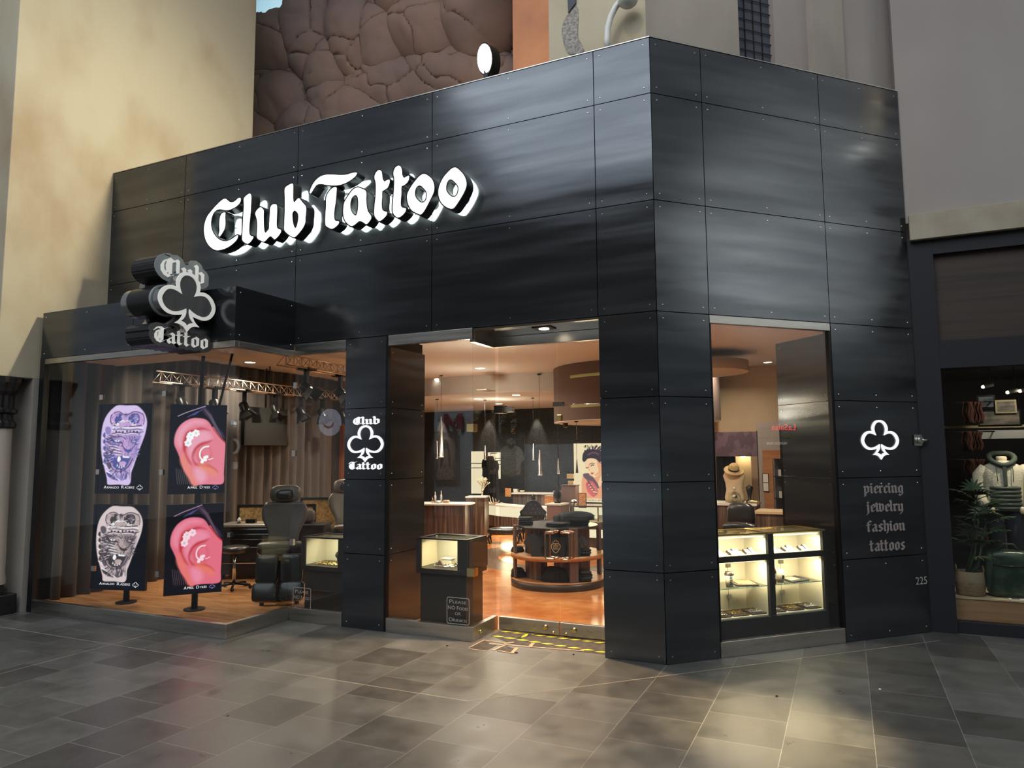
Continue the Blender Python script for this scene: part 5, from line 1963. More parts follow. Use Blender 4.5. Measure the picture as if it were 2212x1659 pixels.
TX1 = -6.0
truss('lighting_truss', 'long copper toned lattice truss with barn door lamps along the curtain', (TX1, .25, 2.47), (TX1, 3.9, 2.47))
truss('lighting_truss', 'short lattice truss nearest the emblem pier', (-4.32, .5, 2.60), (-4.55, 3.2, 2.60))


def barn_lamp(label, x, y, z, rz, tilt=.5, group='barn door lamps on the trusses'):
    t = thing('barn_door_lamp', label, 'stage lamp', (x, y, z), rz, group)
    M = RX(-tilt)
    mb = MB()
    mb.box((-.03, -.02, -.13), (.03, .02, .0149))
    mb.box((-.085, -.085, .015), (.085, .085, .042))
    mb.build('clamp', 'dark_metal', t, local=True)
    c = Vector((0, 0, -.19))
    mb = MB()
    mb.lathe([(.045, .07), (.06, .05), (.062, -.05)], c, 18, M=M)
    mb.lathe([(.0, .07), (.045, .07)], c, 18, M=M)
    mb.build('housing', 'black_plastic', t, local=True)
    mb = MB()
    ring = [c + M @ Vector((.055 * cos(2 * pi * k / 18), .055 * sin(2 * pi * k / 18), -.045)) for k in range(18)]
    mb.add(ring, [tuple(range(18))])
    mb.build('lens', 'lamp_warm_soft', t, local=True)
    for k in range(4):
        a = k * pi / 2
        R = RZ(a)
        vs = [R @ Vector(v) for v in ((-.055, .058, -.05), (.055, .058, -.05), (.075, .11, -.15), (-.075, .11, -.15), (-.055, .063, -.05), (.055, .063, -.05), (.075, .115, -.15), (-.075, .115, -.15))]
        vs = [c + M @ v for v in vs]
        MB().hexa(vs).build('barn_door', 'dark_metal', t, local=True)
    d = (RZ(rz) @ M) @ Vector((0, 0, -1))
    return Vector((x, y, z)) + RZ(rz) @ c, d


NAMES_L = ['barn door lamp at the near end of the curtain truss above the cat screens', 'glowing barn door lamp above the ear screens', 'third barn door lamp along the curtain truss', 'fourth barn door lamp along the curtain truss', 'fifth barn door lamp along the curtain truss', 'sixth barn door lamp along the curtain truss', 'last barn door lamp at the far end of the curtain truss']
for k, y in enumerate((.62, 1.12, 1.62, 2.2, 2.72, 3.2, 3.72)):
    p, d = barn_lamp(NAMES_L[k], TX1, y, 2.44, radians(98 if k % 2 else 118), .42)
    light('SPOT', 'truss_beam', p + d * .06, 62, (1, .80, .55), .04, p + d, 95, .8)
for k, (y, tl) in enumerate(((.95, .9), (1.7, .9))):
    p, d = barn_lamp(['black barn door lamp hanging from the near part of the short truss', 'lit barn door lamp hanging behind the emblem pier'][k], -4.36 - .1 * k, y, 2.57, radians(100), tl)
    light('SPOT', 'truss_beam', p + d * .06, 70, (1, .78, .5), .04, p + d, 90, .8)


def downlight(label, x, y, z, r=.07, m='lamp_warm', e=40, grp='recessed ceiling lights', col=WARM, spread=150):
    t = thing('recessed_light', label, 'ceiling light', (x, y, z), group=grp)
    MB().lathe([(r * 1.25, -.004), (r * 1.25, 0), (r, 0), (r, -.004), (r * 1.25, -.004)], (x, y, z), 24).build('trim_ring', 'white_paint', t)
    MB().cyl((x, y, z), r * .98, -.003, -.001, 24).build('lens', m, t)
    if e:
        light('AREA', 'downlight_beam', (x, y, z - .02), e, col, r * 1.6, (x, y, 0), spread=spread)
    return t


for k, (x, y) in enumerate(((520 and -5.9, 1.6), (-5.62, .12), (-5.2, 2.9))):
    downlight(['round downlight near the middle of the tattoo room ceiling', 'round downlight close above the bay glass', 'round downlight farther back in the tattoo room'][k], x, y, 2.85, e=46)

# --- tattoo chair


def tattoo_chair(label, x, y, rz, z0=BZ):
    t = thing('tattoo_chair', label, 'chair', (x, y, z0), rz)
    mb = MB()
    mb.box((-.21, -.02, .03), (.21, .06, .075)).box((-.03, -.2, .03), (.03, .26, .07))
    mb.box((-.17, -.2, .03), (.17, -.14, .07))
    mb.build('base_frame', 'dark_metal', t, bevel=.006, local=True)
    for sx, sy in ((-.17, -.17), (.17, -.17), (-.19, .02), (.19, .02)):
        MB().cyl((sx, sy, 0), .022, 0, .03, 12).build('foot', 'black_plastic', t, local=True)
    MB().cyl((0, .04, 0), .06, .075, .42, 16).build('column', 'dark_metal', t, local=True)
    MB().pad((0, .04, .53), (.50, .46, .13), None, 0, 4).build('seat', 'black_leather', t, local=True)
    MB().pad((0, -.14, .585), (.46, .10, .07), RX(.2), 0, 4).build('seat_roll', 'grey_leather', t, local=True)
    for s in (-1, 1):
        M = RX(radians(-14)) @ RZ(0)
        mb = MB()
        mb.pad((s * .118, -.255, .365), (.225, .10, .30), RX(radians(-12)), 0, 5)
        mb.pad((s * .128, -.325, .155), (.245, .10, .19), RX(radians(-20)), 0, 5)
        mb.build('leg_rest', 'black_leather', t, local=True)

    def back(u, v):
        z = .58 + .42 * v
        wd = .15 + .085 * sin(min(1, max(0, (v - .12) / .6)) * pi / 2) ** 2
        if v > .85:
            wd -= (v - .85) * .28
        xx = (u - .5) * 2
        yy = .22 + .10 * v + .05 * (xx ** 2) * -1.2 - .035 * (1 - xx ** 4)
        return Vector((xx * wd, yy, z))
    o = MB().grid(back, 16, 14).build('backrest', 'grey_leather', t, local=True)
    so = o.modifiers.new('thick', 'SOLIDIFY')
    so.thickness = .07 * U
    so.offset = 1
    MB().pad((0, .31, 1.085), (.33, .10, .185), RX(radians(-14)), 0, 3.2).build('headrest', 'grey_leather', t, local=True)
    MB().pad((0, .285, 1.075), (.21, .08, .12), RX(radians(-14)), 0, 3).build('head_cushion', 'black_leather', t, local=True)
    MB().box((-.025, .30, .96), (.025, .33, 1.05)).build('headrest_post', 'polished_metal', t, local=True)
    return t


tattoo_chair('black leather tattoo chair with split leg rests behind the corner glass', -4.07, .30, radians(38))
t2 = tattoo_chair('second black leather tattoo chair half hidden by the emblem pier', -4.56, 2.06, radians(48))

# --- tool cabinet, counters and woven partitions
ang = radians(25)


def cabinet(name, label, cat, c, w, d, h, rz, drawers, z0=BZ, top='dark_metal', body='black_plastic', pulls=True):
    t = thing(name, label, cat, (c[0], c[1], z0), rz)
    MB().box((-w / 2, -d / 2, .06), (w / 2, d / 2, h - .03)).build('carcass', body, t, bevel=.006, local=True)
    MB().box((-w / 2 - .012, -d / 2 - .012, h - .0299), (w / 2 + .012, d / 2 + .012, h)).build('worktop', top, t, bevel=.008, local=True)
    z = h - .045
    for dh in drawers:
        dr = MB().box((-w / 2 + .012, -d / 2 - .012, z - dh + .006), (w / 2 - .24 * w, -d / 2 - .0001, z)).build('drawer', body, t, local=True)
        if pulls:
            MB().box((-w / 2 + .014, -d / 2 - .026, z - .014), (w / 2 - .24 * w - .004, -d / 2 - .0125, z - .002)).build('drawer_pull', 'polished_metal', dr, local=True)
        z -= dh
    for sx in (-1, 1):
        for sy in (-1, 1):
            MB().cyl((sx * (w / 2 - .06), sy * (d / 2 - .05), 0), .028, 0, .0595, 12).build('caster', 'black_plastic', t, local=True)
    return t


cabinet('tool_cabinet', 'black tool cabinet with five steel drawer pulls behind the ear screens', 'cabinet', (-5.38, 1.36), .92, .42, .66, ang, [.062, .062, .095, .19, .15], top='brushed_steel')
cabinet('work_counter', 'black counter behind the tattoo chair with rounded worktop', 'cabinet', (-4.60, 1.36), .40, .36, .68, ang, [.3], pulls=False)
MB()
t = thing('arm_cushion', 'loose black padded arm cushion standing on the counter behind the tattoo chair', 'cushion', (-4.68, 1.36, BZ + .68), ang)
MB().pad((0, 0, .085), (.22, .10, .16), RX(-.2), 0, 4).build('cushion', 'grey_leather', t, local=True)
MB().box((-.05, -.03, .0), (.05, .03, .03)).build('stand', 'dark_metal', t, local=True)
for nm, lab, c, w, z0, z1 in (('partition_screen', 'low partition of tan woven panel with black rail behind the tool cabinet', (-5.52, 1.76), 1.0, .68, .93), ('partition_screen', 'taller tan woven partition running behind the tattoo chairs', (-4.85, 2.42), 1.3, .45, 1.0)):
    t = thing(nm, lab, 'partition', (c[0], c[1], BZ), ang, 'woven partitions')
    MB().box((-w / 2, -.012, z0 - .1 - .1), (w / 2, .012, z1 - .1)).build('woven_panel', 'woven_tan', t, local=True)
    MB().box((-w / 2 - .015, -.02, z1 - .0999), (w / 2 + .015, .02, z1 - .07)).build('top_rail', 'black_plastic', t, local=True)
    for s in (-1, 1):
        MB().box((s * w / 2 - .015, -.0205, .0), (s * w / 2 + .015, .0205, z1 - .1001)).build('side_post', 'black_plastic', t, local=True)
p = at_y(532, 1132, 1.35)
t = thing('tissue_box', 'small pale box on the tool cabinet', 'box', (-5.2, 1.42, BZ + .66), ang)
MB().box((-.05, -.035, 0), (.05, .035, .06)).build('carton', 'wood_pale', t, bevel=.004, local=True)
MB().box((-.02, -.01, .0601), (.02, .01, .075)).build('tissue', 'paper_white', t, local=True)
t = thing('pump_bottle', 'small white bottle on the near corner of the tool cabinet', 'bottle', (-5.62, 1.22, BZ + .66))
MB().lathe([(0, 0), (.022, 0), (.022, .05), (.012, .06), (.012, .07), (0, .07)], (-5.62, 1.22, BZ + .66), 14).build('body', 'white_paint', t)
MB().cyl((-5.62, 1.22, BZ + .66), .006, .0701, .09, 8).build('pump', 'black_plastic', t)
t = thing('ink_tray', 'small dark tray beside the white bottle on the tool cabinet', 'tray', (-5.5, 1.30, BZ + .66), ang)
MB().box((-.06, -.04, 0), (.06, .04, .05)).build('tray', 'dark_metal', t, bevel=.004, local=True)
# rolling stool seen between the ear screens and the chair
t = thing('rolling_stool', 'black rolling stool base beside the ear screen stand', 'stool', (-5.06, .62, BZ))
mb = MB()
for k in range(5):
    a = 2 * pi * k / 5 + .4
    mb.rod((-5.06, .62, BZ + .06), (-5.06 + .19 * cos(a), .62 + .19 * sin(a), BZ + .045), .014, 8)
mb.build('star_base', 'dark_metal', t)
for k in range(5):
    a = 2 * pi * k / 5 + .4
    MB().ball((-5.06 + .19 * cos(a), .62 + .19 * sin(a), BZ + .022), .022, 10).build('caster', 'black_plastic', t)
MB().cyl((-5.06, .62, 0), .02, BZ + .06, BZ + .40, 10).build('column', 'polished_metal', t)
MB().pad((-5.06, .62, BZ + .44), (.3, .3, .09), None, 0, 3).build('seat', 'black_leather', t)
# dark screen hung in front of the curtain
a, b = at_x(527, 962, -6.2), at_x(622, 884, -6.2)
t = thing('wall_screen', 'switched off dark television in front of the taupe curtain', 'television', (-6.2, (a.y + b.y) / 2, 1.2))
MB().box((-6.25, a.y, a.z), (-6.2, b.y, b.z)).build('bezel', 'black_plastic', t, bevel=.006)
MB().box((-6.1999, a.y + .02, a.z + .02), (-6.197, b.y - .02, b.z - .02)).build('screen', 'black_plastic', t)
MB().rod((-6.23, (a.y + b.y) / 2, b.z), (-6.23, (a.y + b.y) / 2, 2.85), .012).build('ceiling_pole', 'dark_metal', t)
# slim tripod poles against the bay ceiling
for k, (xa, ya, xb, yb) in enumerate([(440, 755, 428, 960), (503, 760, 455, 950)]):
    p, q = at_y(xa, ya, -.12), at_y(xb, yb, -.12)
    t = thing('ceiling_pole', ['upright black ceiling pole behind the ear screens', 'slanting black pole behind the ear screens'][k], 'pole', (q.x, q.y, q.z))
    MB().rod(p, q, .020 if k == 0 else .013, 10).build('tube', 'dark_metal', t)
    MB().cyl((p.x, p.y, p.z), .035, -.01, .01, 14).build('cap', 'black_plastic', t)


# --- small jewellery cases just inside the glass


def pedestal_case(label, x0, x1, y0, y1, zp, zt, z0=0.0, over=.03):
    t = thing('jewellery_case', label, 'display case', ((x0 + x1) / 2, (y0 + y1) / 2, z0))
    MB().box((x0 + over, y0 + over, z0), (x1 - over, y1 - over, zp)).build('pedestal', 'dark_stain', t)
    MB().box((x0, y0, zp), (x1, y1, zp + .045)).build('tray_frame', 'dark_stain', t, bevel=.004)
    w = .05
    mb = MB()
    mb.box((x0, y0, zp + .0451), (x0 + w, y0 + .02, zt - .012)).box((x1 - w * 2.0, y0, zp + .0451), (x1, y0 + .02, zt - .012))
    mb.build('front_stile', 'dark_stain', t)
    mb = MB()
    mb.box((x0, y0 + .0201, zp + .0451), (x0 + .012, y1, zt - .012)).box((x1 - .012, y0 + .0201, zp + .0451), (x1, y1, zt - .012)).box((x0 + .0121, y1 - .012, zp + .0451), (x1 - .0121, y1, zt - .012))
    mb.build('lining', 'case_cream', t)
    mb = MB().box((x0 - .008, y0 + .0201, zp + .0451), (x0 - .0001, y1, zt - .012)).box((x1 + .0001, y0 + .0201, zp + .0451), (x1 + .008, y1, zt - .012))
    mb.build('side_panel', 'dark_stain', t)
    mb = MB().box((x0, y0, zt - .0119), (x1, y0 + .05, zt)).box((x0, y1 - .05, zt - .0119), (x1, y1, zt)).box((x0, y0 + .0501, zt - .0119), (x0 + .04, y1 - .0501, zt)).box((x1 - .04, y0 + .0501, zt - .0119), (x1, y1 - .0501, zt))
    mb.build('top_frame', 'wood_pale' if 0 else 'dark_metal', t)
    MB().box((x0 + .0401, y0 + .0501, zt - .010), (x1 - .0401, y1 - .0501, zt - .004)).build('glass_top', 'case_glass', t)
    MB().box((x0 + w + .0001, y0 + .006, zp + .046), (x1 - w * 2.0 - .0001, y0 + .011, zt - .013)).build('glass_front', 'case_glass', t)
    light('AREA', 'case_glow', ((x0 + x1) / 2, y0 + .10, zt - .03), 3.2, (1, .86, .62), .16, ((x0 + x1) / 2, y1 - .1, zp))
    return t


def jewel_bits(name, label, cat, x, y, z, n=9, seed=1, w=.16, d=.1, m='silver_bits', grp=None):
    rnd = random.Random(seed)
    mb = MB()
    for k in range(n):
        mb.ball((x + rnd.uniform(-w, w) / 2, y + rnd.uniform(-d, d) / 2, z + .008), (.008, .008, .007), 6)
        a = rnd.uniform(0, pi)
        mb.rod((x + rnd.uniform(-w, w) / 2, y + rnd.uniform(-d, d) / 2, z + .005), (x + rnd.uniform(-w, w) / 2, y + rnd.uniform(-d, d) / 2, z + .008), .004, 6)
    o = mb.build(name, m)
    return tag(o, label, cat, grp, 'stuff')


pedestal_case('dark small jewellery case on a pedestal behind the no food notice', -2.29, -1.76, .09, .47, .53, .845)
jewel_bits('jewellery_pieces', 'silver jewellery pieces scattered in the case behind the no food notice', 'jewellery', -2.07, .26, .577, 16, 2, .26, .2)
t = thing('ring_box', 'cream jewellery riser in the small case behind the no food notice', 'jewellery stand', (-2.1, .34, .5755))
MB().box((-2.15, .31, .5755), (-2.05, .38, .63)).build('riser', 'case_cream', t, bevel=.003)
MB().box((-2.155, .305, .6301), (-2.045, .385, .638)).build('cap', 'paper_white', t)
o = MB().prism(Frame((-2.12, .22, .5755), (1, 0, 0)), [[(-.045, 0), (.045, 0), (0, .06)]], -.02, .0).build('triangle_stand', 'box_brown')
tag(o, 'small brown triangular jewellery stand in front of the cream riser', 'jewellery stand')
pedestal_case('dark small jewellery case beside the tattoo chair', -3.655, -3.10, .12, .5, .47, .795, z0=BZ)
jewel_bits('jewellery_pieces', 'gold and silver jewellery pieces in the case beside the tattoo chair', 'jewellery', -3.42, .29, .517, 18, 5, .3, .2, 'gold')
t = thing('bust_stand', 'small black necklace bust in the case beside the tattoo chair', 'jewellery stand', (-3.38, .36, .5155))
MB().lathe([(.035, 0), (.035, .012), (.015, .02), (.02, .05), (.038, .075), (.03, .10), (.014, .115), (0, .12)], (-3.38, .36, .5155), 14).build('bust', 'cloth_black', t)
# ================================================================== SHOP INTERIOR
shop = [(-2.55, .05), (-1.72, .05), (-1.64, .5), (-.46, .5), (-.46, .13), (.06, .2), (1.88, 2.02), (1.88, 9.4), (-8.6, 9.4), (-8.6, 4.3), (-5.0, 4.3), (-3.05, .72), (-2.55, .68)]
mb = MB().prism(FZ, [shop], .0002, .004)
tag(mb.build('floor_shop', 'stained_concrete', origin=(-3, 4, 0)), 'glossy orange stained concrete floor inside the shop', 'floor', kind='structure')
mb = MB().prism(FZ, [shop], 2.92, 2.97)
tag(mb.build('ceiling_shop', 'ceiling_warm', origin=(-3, 4, 2.9)), 'warm beige ceiling of the shop', 'ceiling', kind='structure')
mb = MB()
disc = [(-7.6, 9.3), (-8.5, 9.3), (-8.5, 4.4)]
arc = [(-4.4 + 4.9 * cos(a), 9.4 + 4.3 * sin(a)) for a in [radians(d) for d in range(205, 341, 5)]]
mb.prism(FZ, [[(-8.5, 9.35)] + arc + [(.5, 9.35)]], 2.62, 2.919)
tag(mb.build('ceiling_drop', 'ceiling_warm', origin=(-4, 7, 2.7)), 'curved dropped beige ceiling at the back of the shop', 'ceiling', kind='structure')
mb = MB().box((-8.6, 9.4, 0), (1.9, 9.5, 2.97))
tag(mb.build('wall_shop_back', 'slate'), 'dark slate back wall of the shop', 'wall', kind='structure')
mb = MB().box((-8.7, 4.3, 0), (-8.6, 9.4, 2.97))
tag(mb.build('wall_shop_left', 'dark_wall'), 'dark side wall of the shop', 'wall', kind='structure')
mb = MB().box((-8.6, 4.265, 0), (-5.0, 4.3, 2.97))
tag(mb.build('wall_shop_room', 'dark_wall'), 'dark wall of the shop behind the tattoo room', 'wall', kind='structure')
# floor ring
mb = MB().lathe([(1.0, .0045), (1.55, .0045)], (-2.75, 5.0, 0), 64)
tag(mb.build('floor_ring', 'ring_dark'), 'dark curved ring stained into the orange shop floor', 'floor inlay', kind='structure')

# drum bulkhead
dc = (-1.65, 5.4)
t = thing('hanging_drum', 'big dark brown drum bulkhead hanging from the shop ceiling', 'ceiling drum', (dc[0], dc[1], 2.08))
mb = MB().lathe([(1.28, 2.08), (1.28, 2.918)], (*dc, 0), 72)
mb.build('shell', 'drum_brown', t)
mb = MB().cyl((*dc, 0), 1.279, 2.072, 2.0799, 72)
mb.build('soffit', 'ceiling_warm', t)
for z in (2.26, 2.70):
    mb = MB().lathe([(1.2802, z), (1.286, z + .002), (1.286, z + .042), (1.2802, z + .044)], (*dc, 0), 24, a0=radians(238), a1=radians(278))
    mb.build('slot_light', 'drum_slot', t)
p = at_y(1222, 941, 5.0)
tt = thing('dome_camera', 'small black dome camera under the brown drum', 'camera', (p.x, p.y, 2.02))
MB().lathe([(0, 2.0), (.03, 2.01), (.04, 2.04), (.04, 2.071)], (p.x, p.y, 0), 16).build('dome', 'black_plastic', tt)
# downlights
sp = [((1037, 795), 2.92), ((1058, 848), 2.62), ((1093, 847), 2.62), ((1115, 853), 2.62), ((1033, 861), 2.62), ((1078, 872), 2.62), ((1030, 824), 2.62), ((1065, 836), 2.62)]
LB = ['adjustable downlight in the higher ceiling just inside the doors', 'first of the downlight pair in the dropped ceiling', 'second of the downlight pair in the dropped ceiling', 'downlight in the dropped ceiling nearest the brown drum', 'downlight in the dropped ceiling over the coral tree', 'downlight behind the door patch fitting',
      'tiny downlight near the edge of the dropped ceiling', 'tiny downlight farther along the dropped ceiling edge']
for k, ((x, y), z) in enumerate(sp):
    p = at_z(x, y, z)
    if z < 2.7 and ((p.x + 4.4) / 4.9) ** 2 + ((p.y - 9.4) / 4.3) ** 2 > .97:
        z = 2.92
        p = at_z(x, y, z)
        if p.y > 5.6:
            p = Vector((p.x + .5, 5.2, z))
    big = k < 6
    downlight(LB[k], p.x, p.y, z - .001, .075 if big else .03, 'lamp_warm', 0 if not big else 40, 'shop ceiling downlights')
for x, y in ((-2.0, 1.6), (-3.4, 3.2), (-1.3, 4.2), (-5.4, 6.2), (-3.2, 6.8), (-6.2, 7.6), (-4.4, 8.0)):
    light('AREA', 'shop_downlight', (x, y, 2.60 if y > 5.5 else 2.9), 48, WARM, .12, (x, y, 0), spread=155)
for x, y in ((-2.6, 1.9), (-3.9, 4.2), (-4.6, 6.4)):
    light('POINT', 'ceiling_fill', (x, y, 2.2), 30, (1, .88, .68), .12)  # added point lights without fixtures, brightening the shop ceiling
# wall washers on the slate
for x, y in ((945, 885), (1047, 888), (1152, 888)):
    p = at_y(x, y, 9.2)
    light('SPOT', 'slate_washer', (p.x, 9.25, 2.6), 90, (1, .85, .66), .02, (p.x, 9.4, 1.9), 44, .6)
# ceiling vent
p0, p1 = at_z(1030, 843, 2.61), at_z(1056, 843, 2.61)
t = thing('ceiling_vent', 'dark rectangular air vent in the dropped ceiling', 'vent', (p0.x, p0.y, 2.61))
MB().box((p0.x, p0.y, 2.612), (p1.x, p0.y + .35, 2.6199)).build('grille', 'ceiling_brown', t)

# pendants
for k, (x, yt, y0, y1, Y, r) in enumerate([(953, 822, 900, 987, 4.6, .045), (944, 859, 952, 990, 5.6, .018), (1048, 880, 962, 993, 6.2, .02), (1152, 890, 958, 993, 6.2, .022), (1166, 890, 972, 1026, 5.2, .04), (1206, 940, 990, 1023, 5.2, .02), (1246, 938, 992, 1022, 4.4, .022)]):
    a, b, c_ = at_y(x, yt, Y), at_y(x, y0, Y), at_y(x, y1, Y)
    zt = 2.6 if Y > 5.3 else 2.9
    if k >= 5:
        zt = 2.07
    t = thing('cone_pendant', ['largest slim metal cone pendant behind the corner glass', 'thin cone pendant just beyond the largest one', 'cone pendant in front of the lit garment panels', 'small cone pendant in front of the slate wall', 'tall cone pendant before the middle of the slate wall', 'thin cone pendant under the brown drum', 'dark cone pendant in front of the bright poster'][k], 'pendant lamp', (b.x, Y, c_.z), group='slim cone pendants')
    MB().rod((b.x, Y, b.z), (b.x, Y, zt), .003, 6).build('cord', 'dark_metal', t)
    MB().cyl((b.x, Y, 0), .03, zt - .015, zt, 14).build('canopy_plate', 'dark_metal', t)
    MB().lathe([(r, c_.z), (r * .86, c_.z + .01), (r * .22, b.z), (0, b.z)], (b.x, Y, 0), 18).build('cone_shade', 'brushed_steel' if k < 6 else 'dark_metal', t)
    MB().cyl((b.x, Y, 0), r * .9, c_.z - .004, c_.z + .001, 18).build('lens', 'lamp_warm_soft', t)

# --- round merchandise table
c = (-1.985, 2.83, 0)
t = thing('merchandise_table', 'round two tier merchandise table with orange shelves inside the doors', 'display table', c)
MB().cyl(c, .575, .0041, .085, 64).build('plinth', 'dark_stain', t)
MB().cyl(c, .572, .0851, .10, 64).build('lower_shelf', 'wood_orange', t)
MB().cyl(c, .572, .345, .395, 64).build('middle_shelf', 'wood_orange', t)
MB().cyl(c, .50, .70, .725, 64).build('table_top', 'black_plastic', t)
for z0, z1, nm in ((.1001, .3449, 'core'), (.3951, .6999, 'core')):
    mb = MB()
    for a0, a1 in ((radians(175), radians(262)), (radians(285), radians(372))):
        mb.lathe([(.40, z0), (.40, z1)], c, 20, a0=a0, a1=a1)
        mb.lathe([(.37, z0), (.37, z1)], c, 20, a0=a0, a1=a1)
    mb.build(nm + '_panel', 'zebrano', t)
for a in (222, 318, 42, 138):
    a = radians(a - 6)
    M = RZ(a)
    MB().obox((c[0] + .535 * cos(a), c[1] + .535 * sin(a), .41), (.03, .105, .64), M).build('leg_post', 'drum_brown' if a else 'dark_stain', t, bevel=.003)


def folded_stack(label, x, y, z, rz, n, cat='folded shirts', m=('cloth_black', 'cloth_dark'), w=.17, d=.2, grp='folded garments on the merchandise table', names='folded_shirt', hh=.022):
    for k in range(n):
        M = RZ(rz + .05 * ((k * 7) % 5 - 2))
        mb = MB().pad((x + .004 * ((k * 5) % 3 - 1), y, z + hh * (k + .5)), (w, d, hh * 1.02), M, 0, 5, 16, 6)
        o = mb.build(names, m[k % 2])
        tag(o, label(k, n), cat, grp)


OR = ['bottom', 'second', 'third', 'fourth', 'fifth', 'sixth']


def stack_lab(where):
    def f(k, n):
        pos = 'topmost' if k == n - 1 else OR[k]
        return '%s folded dark shirt in the stack %s' % (pos, where)
    return f


p = at_z(1108, 1142, .725)
folded_stack(stack_lab('on the table rim nearest the tufted chair'), -2.36, 2.72, .7255, .3, 4)
folded_stack(stack_lab('on the table top before the copper pulls'), -1.9, 2.62, .7255, -.2, 2, w=.24, d=.22)
folded_stack(stack_lab('on the table under the black bag'), -1.72, 2.9, .7255, .5, 3, w=.24, d=.22)
folded_stack(stack_lab('on the lower shelf near the pier'), -1.56, 2.62, .1005, .6, 4, w=.15, d=.2, hh=.03)
folded_stack(stack_lab('on the middle shelf near the pier'), -1.57, 2.62, .3955, .6, 3, w=.15, d=.2, hh=.026)


def soft_heap(name, label, cat, x, y, z, sz, seed, m='cloth_black', grp=None, rz=0):
    rnd = random.Random(seed)

    def fn(u, v):
        a = 2 * pi * u
        th = pi / 2 * (1 - v)
        r = 1 + .22 * noise.noise(Vector((cos(a) * 1.7, sin(a) * 1.7, seed + v * 2))) + .1 * noise.noise(Vector((cos(a) * 5, sin(a) * 5, seed + v * 5)))
        q = Vector((sz[0] / 2 * cos(a) * sin(th) ** .7 * r, sz[1] / 2 * sin(a) * sin(th) ** .7 * r, sz[2] * cos(th) ** .8 * (1 + .2 * (r - 1))))
        return RZ(rz) @ q + Vector((x, y, z))
    mb = MB().grid(fn, 28, 9)
    return tag(mb.build(name, m), label, cat, grp)


soft_heap('black_bag', 'rumpled black bag lying on the merchandise table top', 'bag', -1.72, 2.82, .7925, (.42, .2, .1), 3, 'cloth_black', rz=.2)
soft_heap('dark_garment', 'dark garment laid over the far side of the table top', 'garment', -1.95, 3.05, .7255, (.34, .2, .13), 9, 'cloth_dark')
soft_heap('black_hoodie', 'black heaped hoodie on the lower shelf of the merchandise table', 'garment', -1.88, 2.46, .1005, (.36, .2, .17), 5)
soft_heap('black_hat', 'black hat at the lower shelf edge near the tufted chair', 'hat', -2.42, 2.60, .1005, (.18, .18, .11), 11)
soft_heap('black_hat', 'black hat at the middle shelf edge near the tufted chair', 'hat', -2.43, 2.62, .3955, (.16, .16, .07), 12)


def shirt(name, label, Fm, s, m='cloth_black', prints=True):
    """t-shirt propped on a sloping board; frame origin at hem centre"""
    pts = [(-.27, 0), (.27, 0), (.28, .45), (.42, .32), (.52, .46), (.30, .70), (.13, .74), (0, .69), (-.13, .74), (-.30, .70), (-.52, .46), (-.42, .32), (-.28, .45)]
    o = thing(name, label, 'shirt', Fm.o)
    MB().prism(Fm, [[(x * s, y * s) for x, y in smooth_path(pts, True, 3)]], 0, .012).build('fabric', m, o)
    if prints:
        mb = MB()
        mb.prism(Fm, [club('out', .1 * s, 0, .46 * s, .83), club('in', .1 * s, 0, .46 * s, .83)], .0121, .0135)
        mb.prism(Fm, [[(x * s, y * s) for x, y in smooth_path([(-.15, .30), (-.12, .42), (.12, .42), (.15, .30), (.08, .18), (0, .12), (-.08, .18)], True, 4)],
                      [(x * s, y * s) for x, y in smooth_path([(-.13, .30), (-.105, .40), (.105, .40), (.13, .30), (.07, .195), (0, .14), (-.07, .195)], True, 4)]], .0121, .0135)
        for k in range(4):
            mb.fbox(Fm, -.09 * s, (.36 - .04 * k) * s, .09 * s, (.375 - .04 * k) * s, .0121, .0135)
        mb.build('chest_print', 'print_tan', o)
    return o


slope = Vector((0, .55, .83)).normalized()
vdir = Vector((CAM.x - c[0], CAM.y - c[1], 0)).normalized()
ax = Vector((-vdir.y, vdir.x, 0))
upv = (Vector((0, 0, .72)) - vdir * .16).normalized()
base = Vector((c[0], c[1], 0)) + vdir * .50 + Vector((0, 0, .3955))
shirt('printed_shirt', 'black printed shirt leaning on the middle shelf below the copper pulls', Frame(base - ax * .02, ax, upv), .36)
shirt('plain_shirt', 'plain black shirt leaning beside the printed shirt', Frame(base + ax * .17 - vdir * .05, ax, upv), .36, 'cloth_dark', False)
shirt('plain_shirt', 'second plain dark shirt on the far side of the printed shirt', Frame(base - ax * .21 - vdir * .05, ax, upv), .36, 'cloth_dark', False)

# --- tufted chair and footstool
cx_, cy_ = -4.05, 6.85
t = thing('tufted_throne', 'black button tufted armchair with carved crest behind the merchandise table', 'chair', (cx_, cy_, 0), radians(20))
F_ = Frame((0, .10, .26), (1, 0, 0))
pts = [(-.19, 0), (.19, 0), (.20, .16), (.24, .24), (.18, .30), (.10, .42), (0, .46), (-.10, .42), (-.18, .30), (-.24, .24), (-.20, .16)]
MB().prism(F_, [smooth_path(pts, True, 5)], -.06, 0, smooth_side=True).build('backrest', 'black_leather', t, local=True)
mb = MB()
for j in range(5):
    for i in range(4):
        x = (i - 1.5) * .085 + (.04 if j % 2 else 0)
        y = .08 + .075 * j
        if abs(x) < .17 - max(0, y - .3) * .7:
            mb.ball(F_(x, y, .003), .009, 8)
mb.build('tuft_buttons', 'grey_leather', t, local=True)
mb = MB().tube([F_(x, y, .005) for x, y in smooth_path(pts, True, 5)], .014, 8, closed=True)
mb.build('carved_frame', 'black_plastic', t, local=True)
MB().lathe([(.03, .72), (.045, .75), (.02, .78), (.03, .81), (0, .85)], (0, .12, 0), 12).build('crest', 'black_plastic', t, local=True)
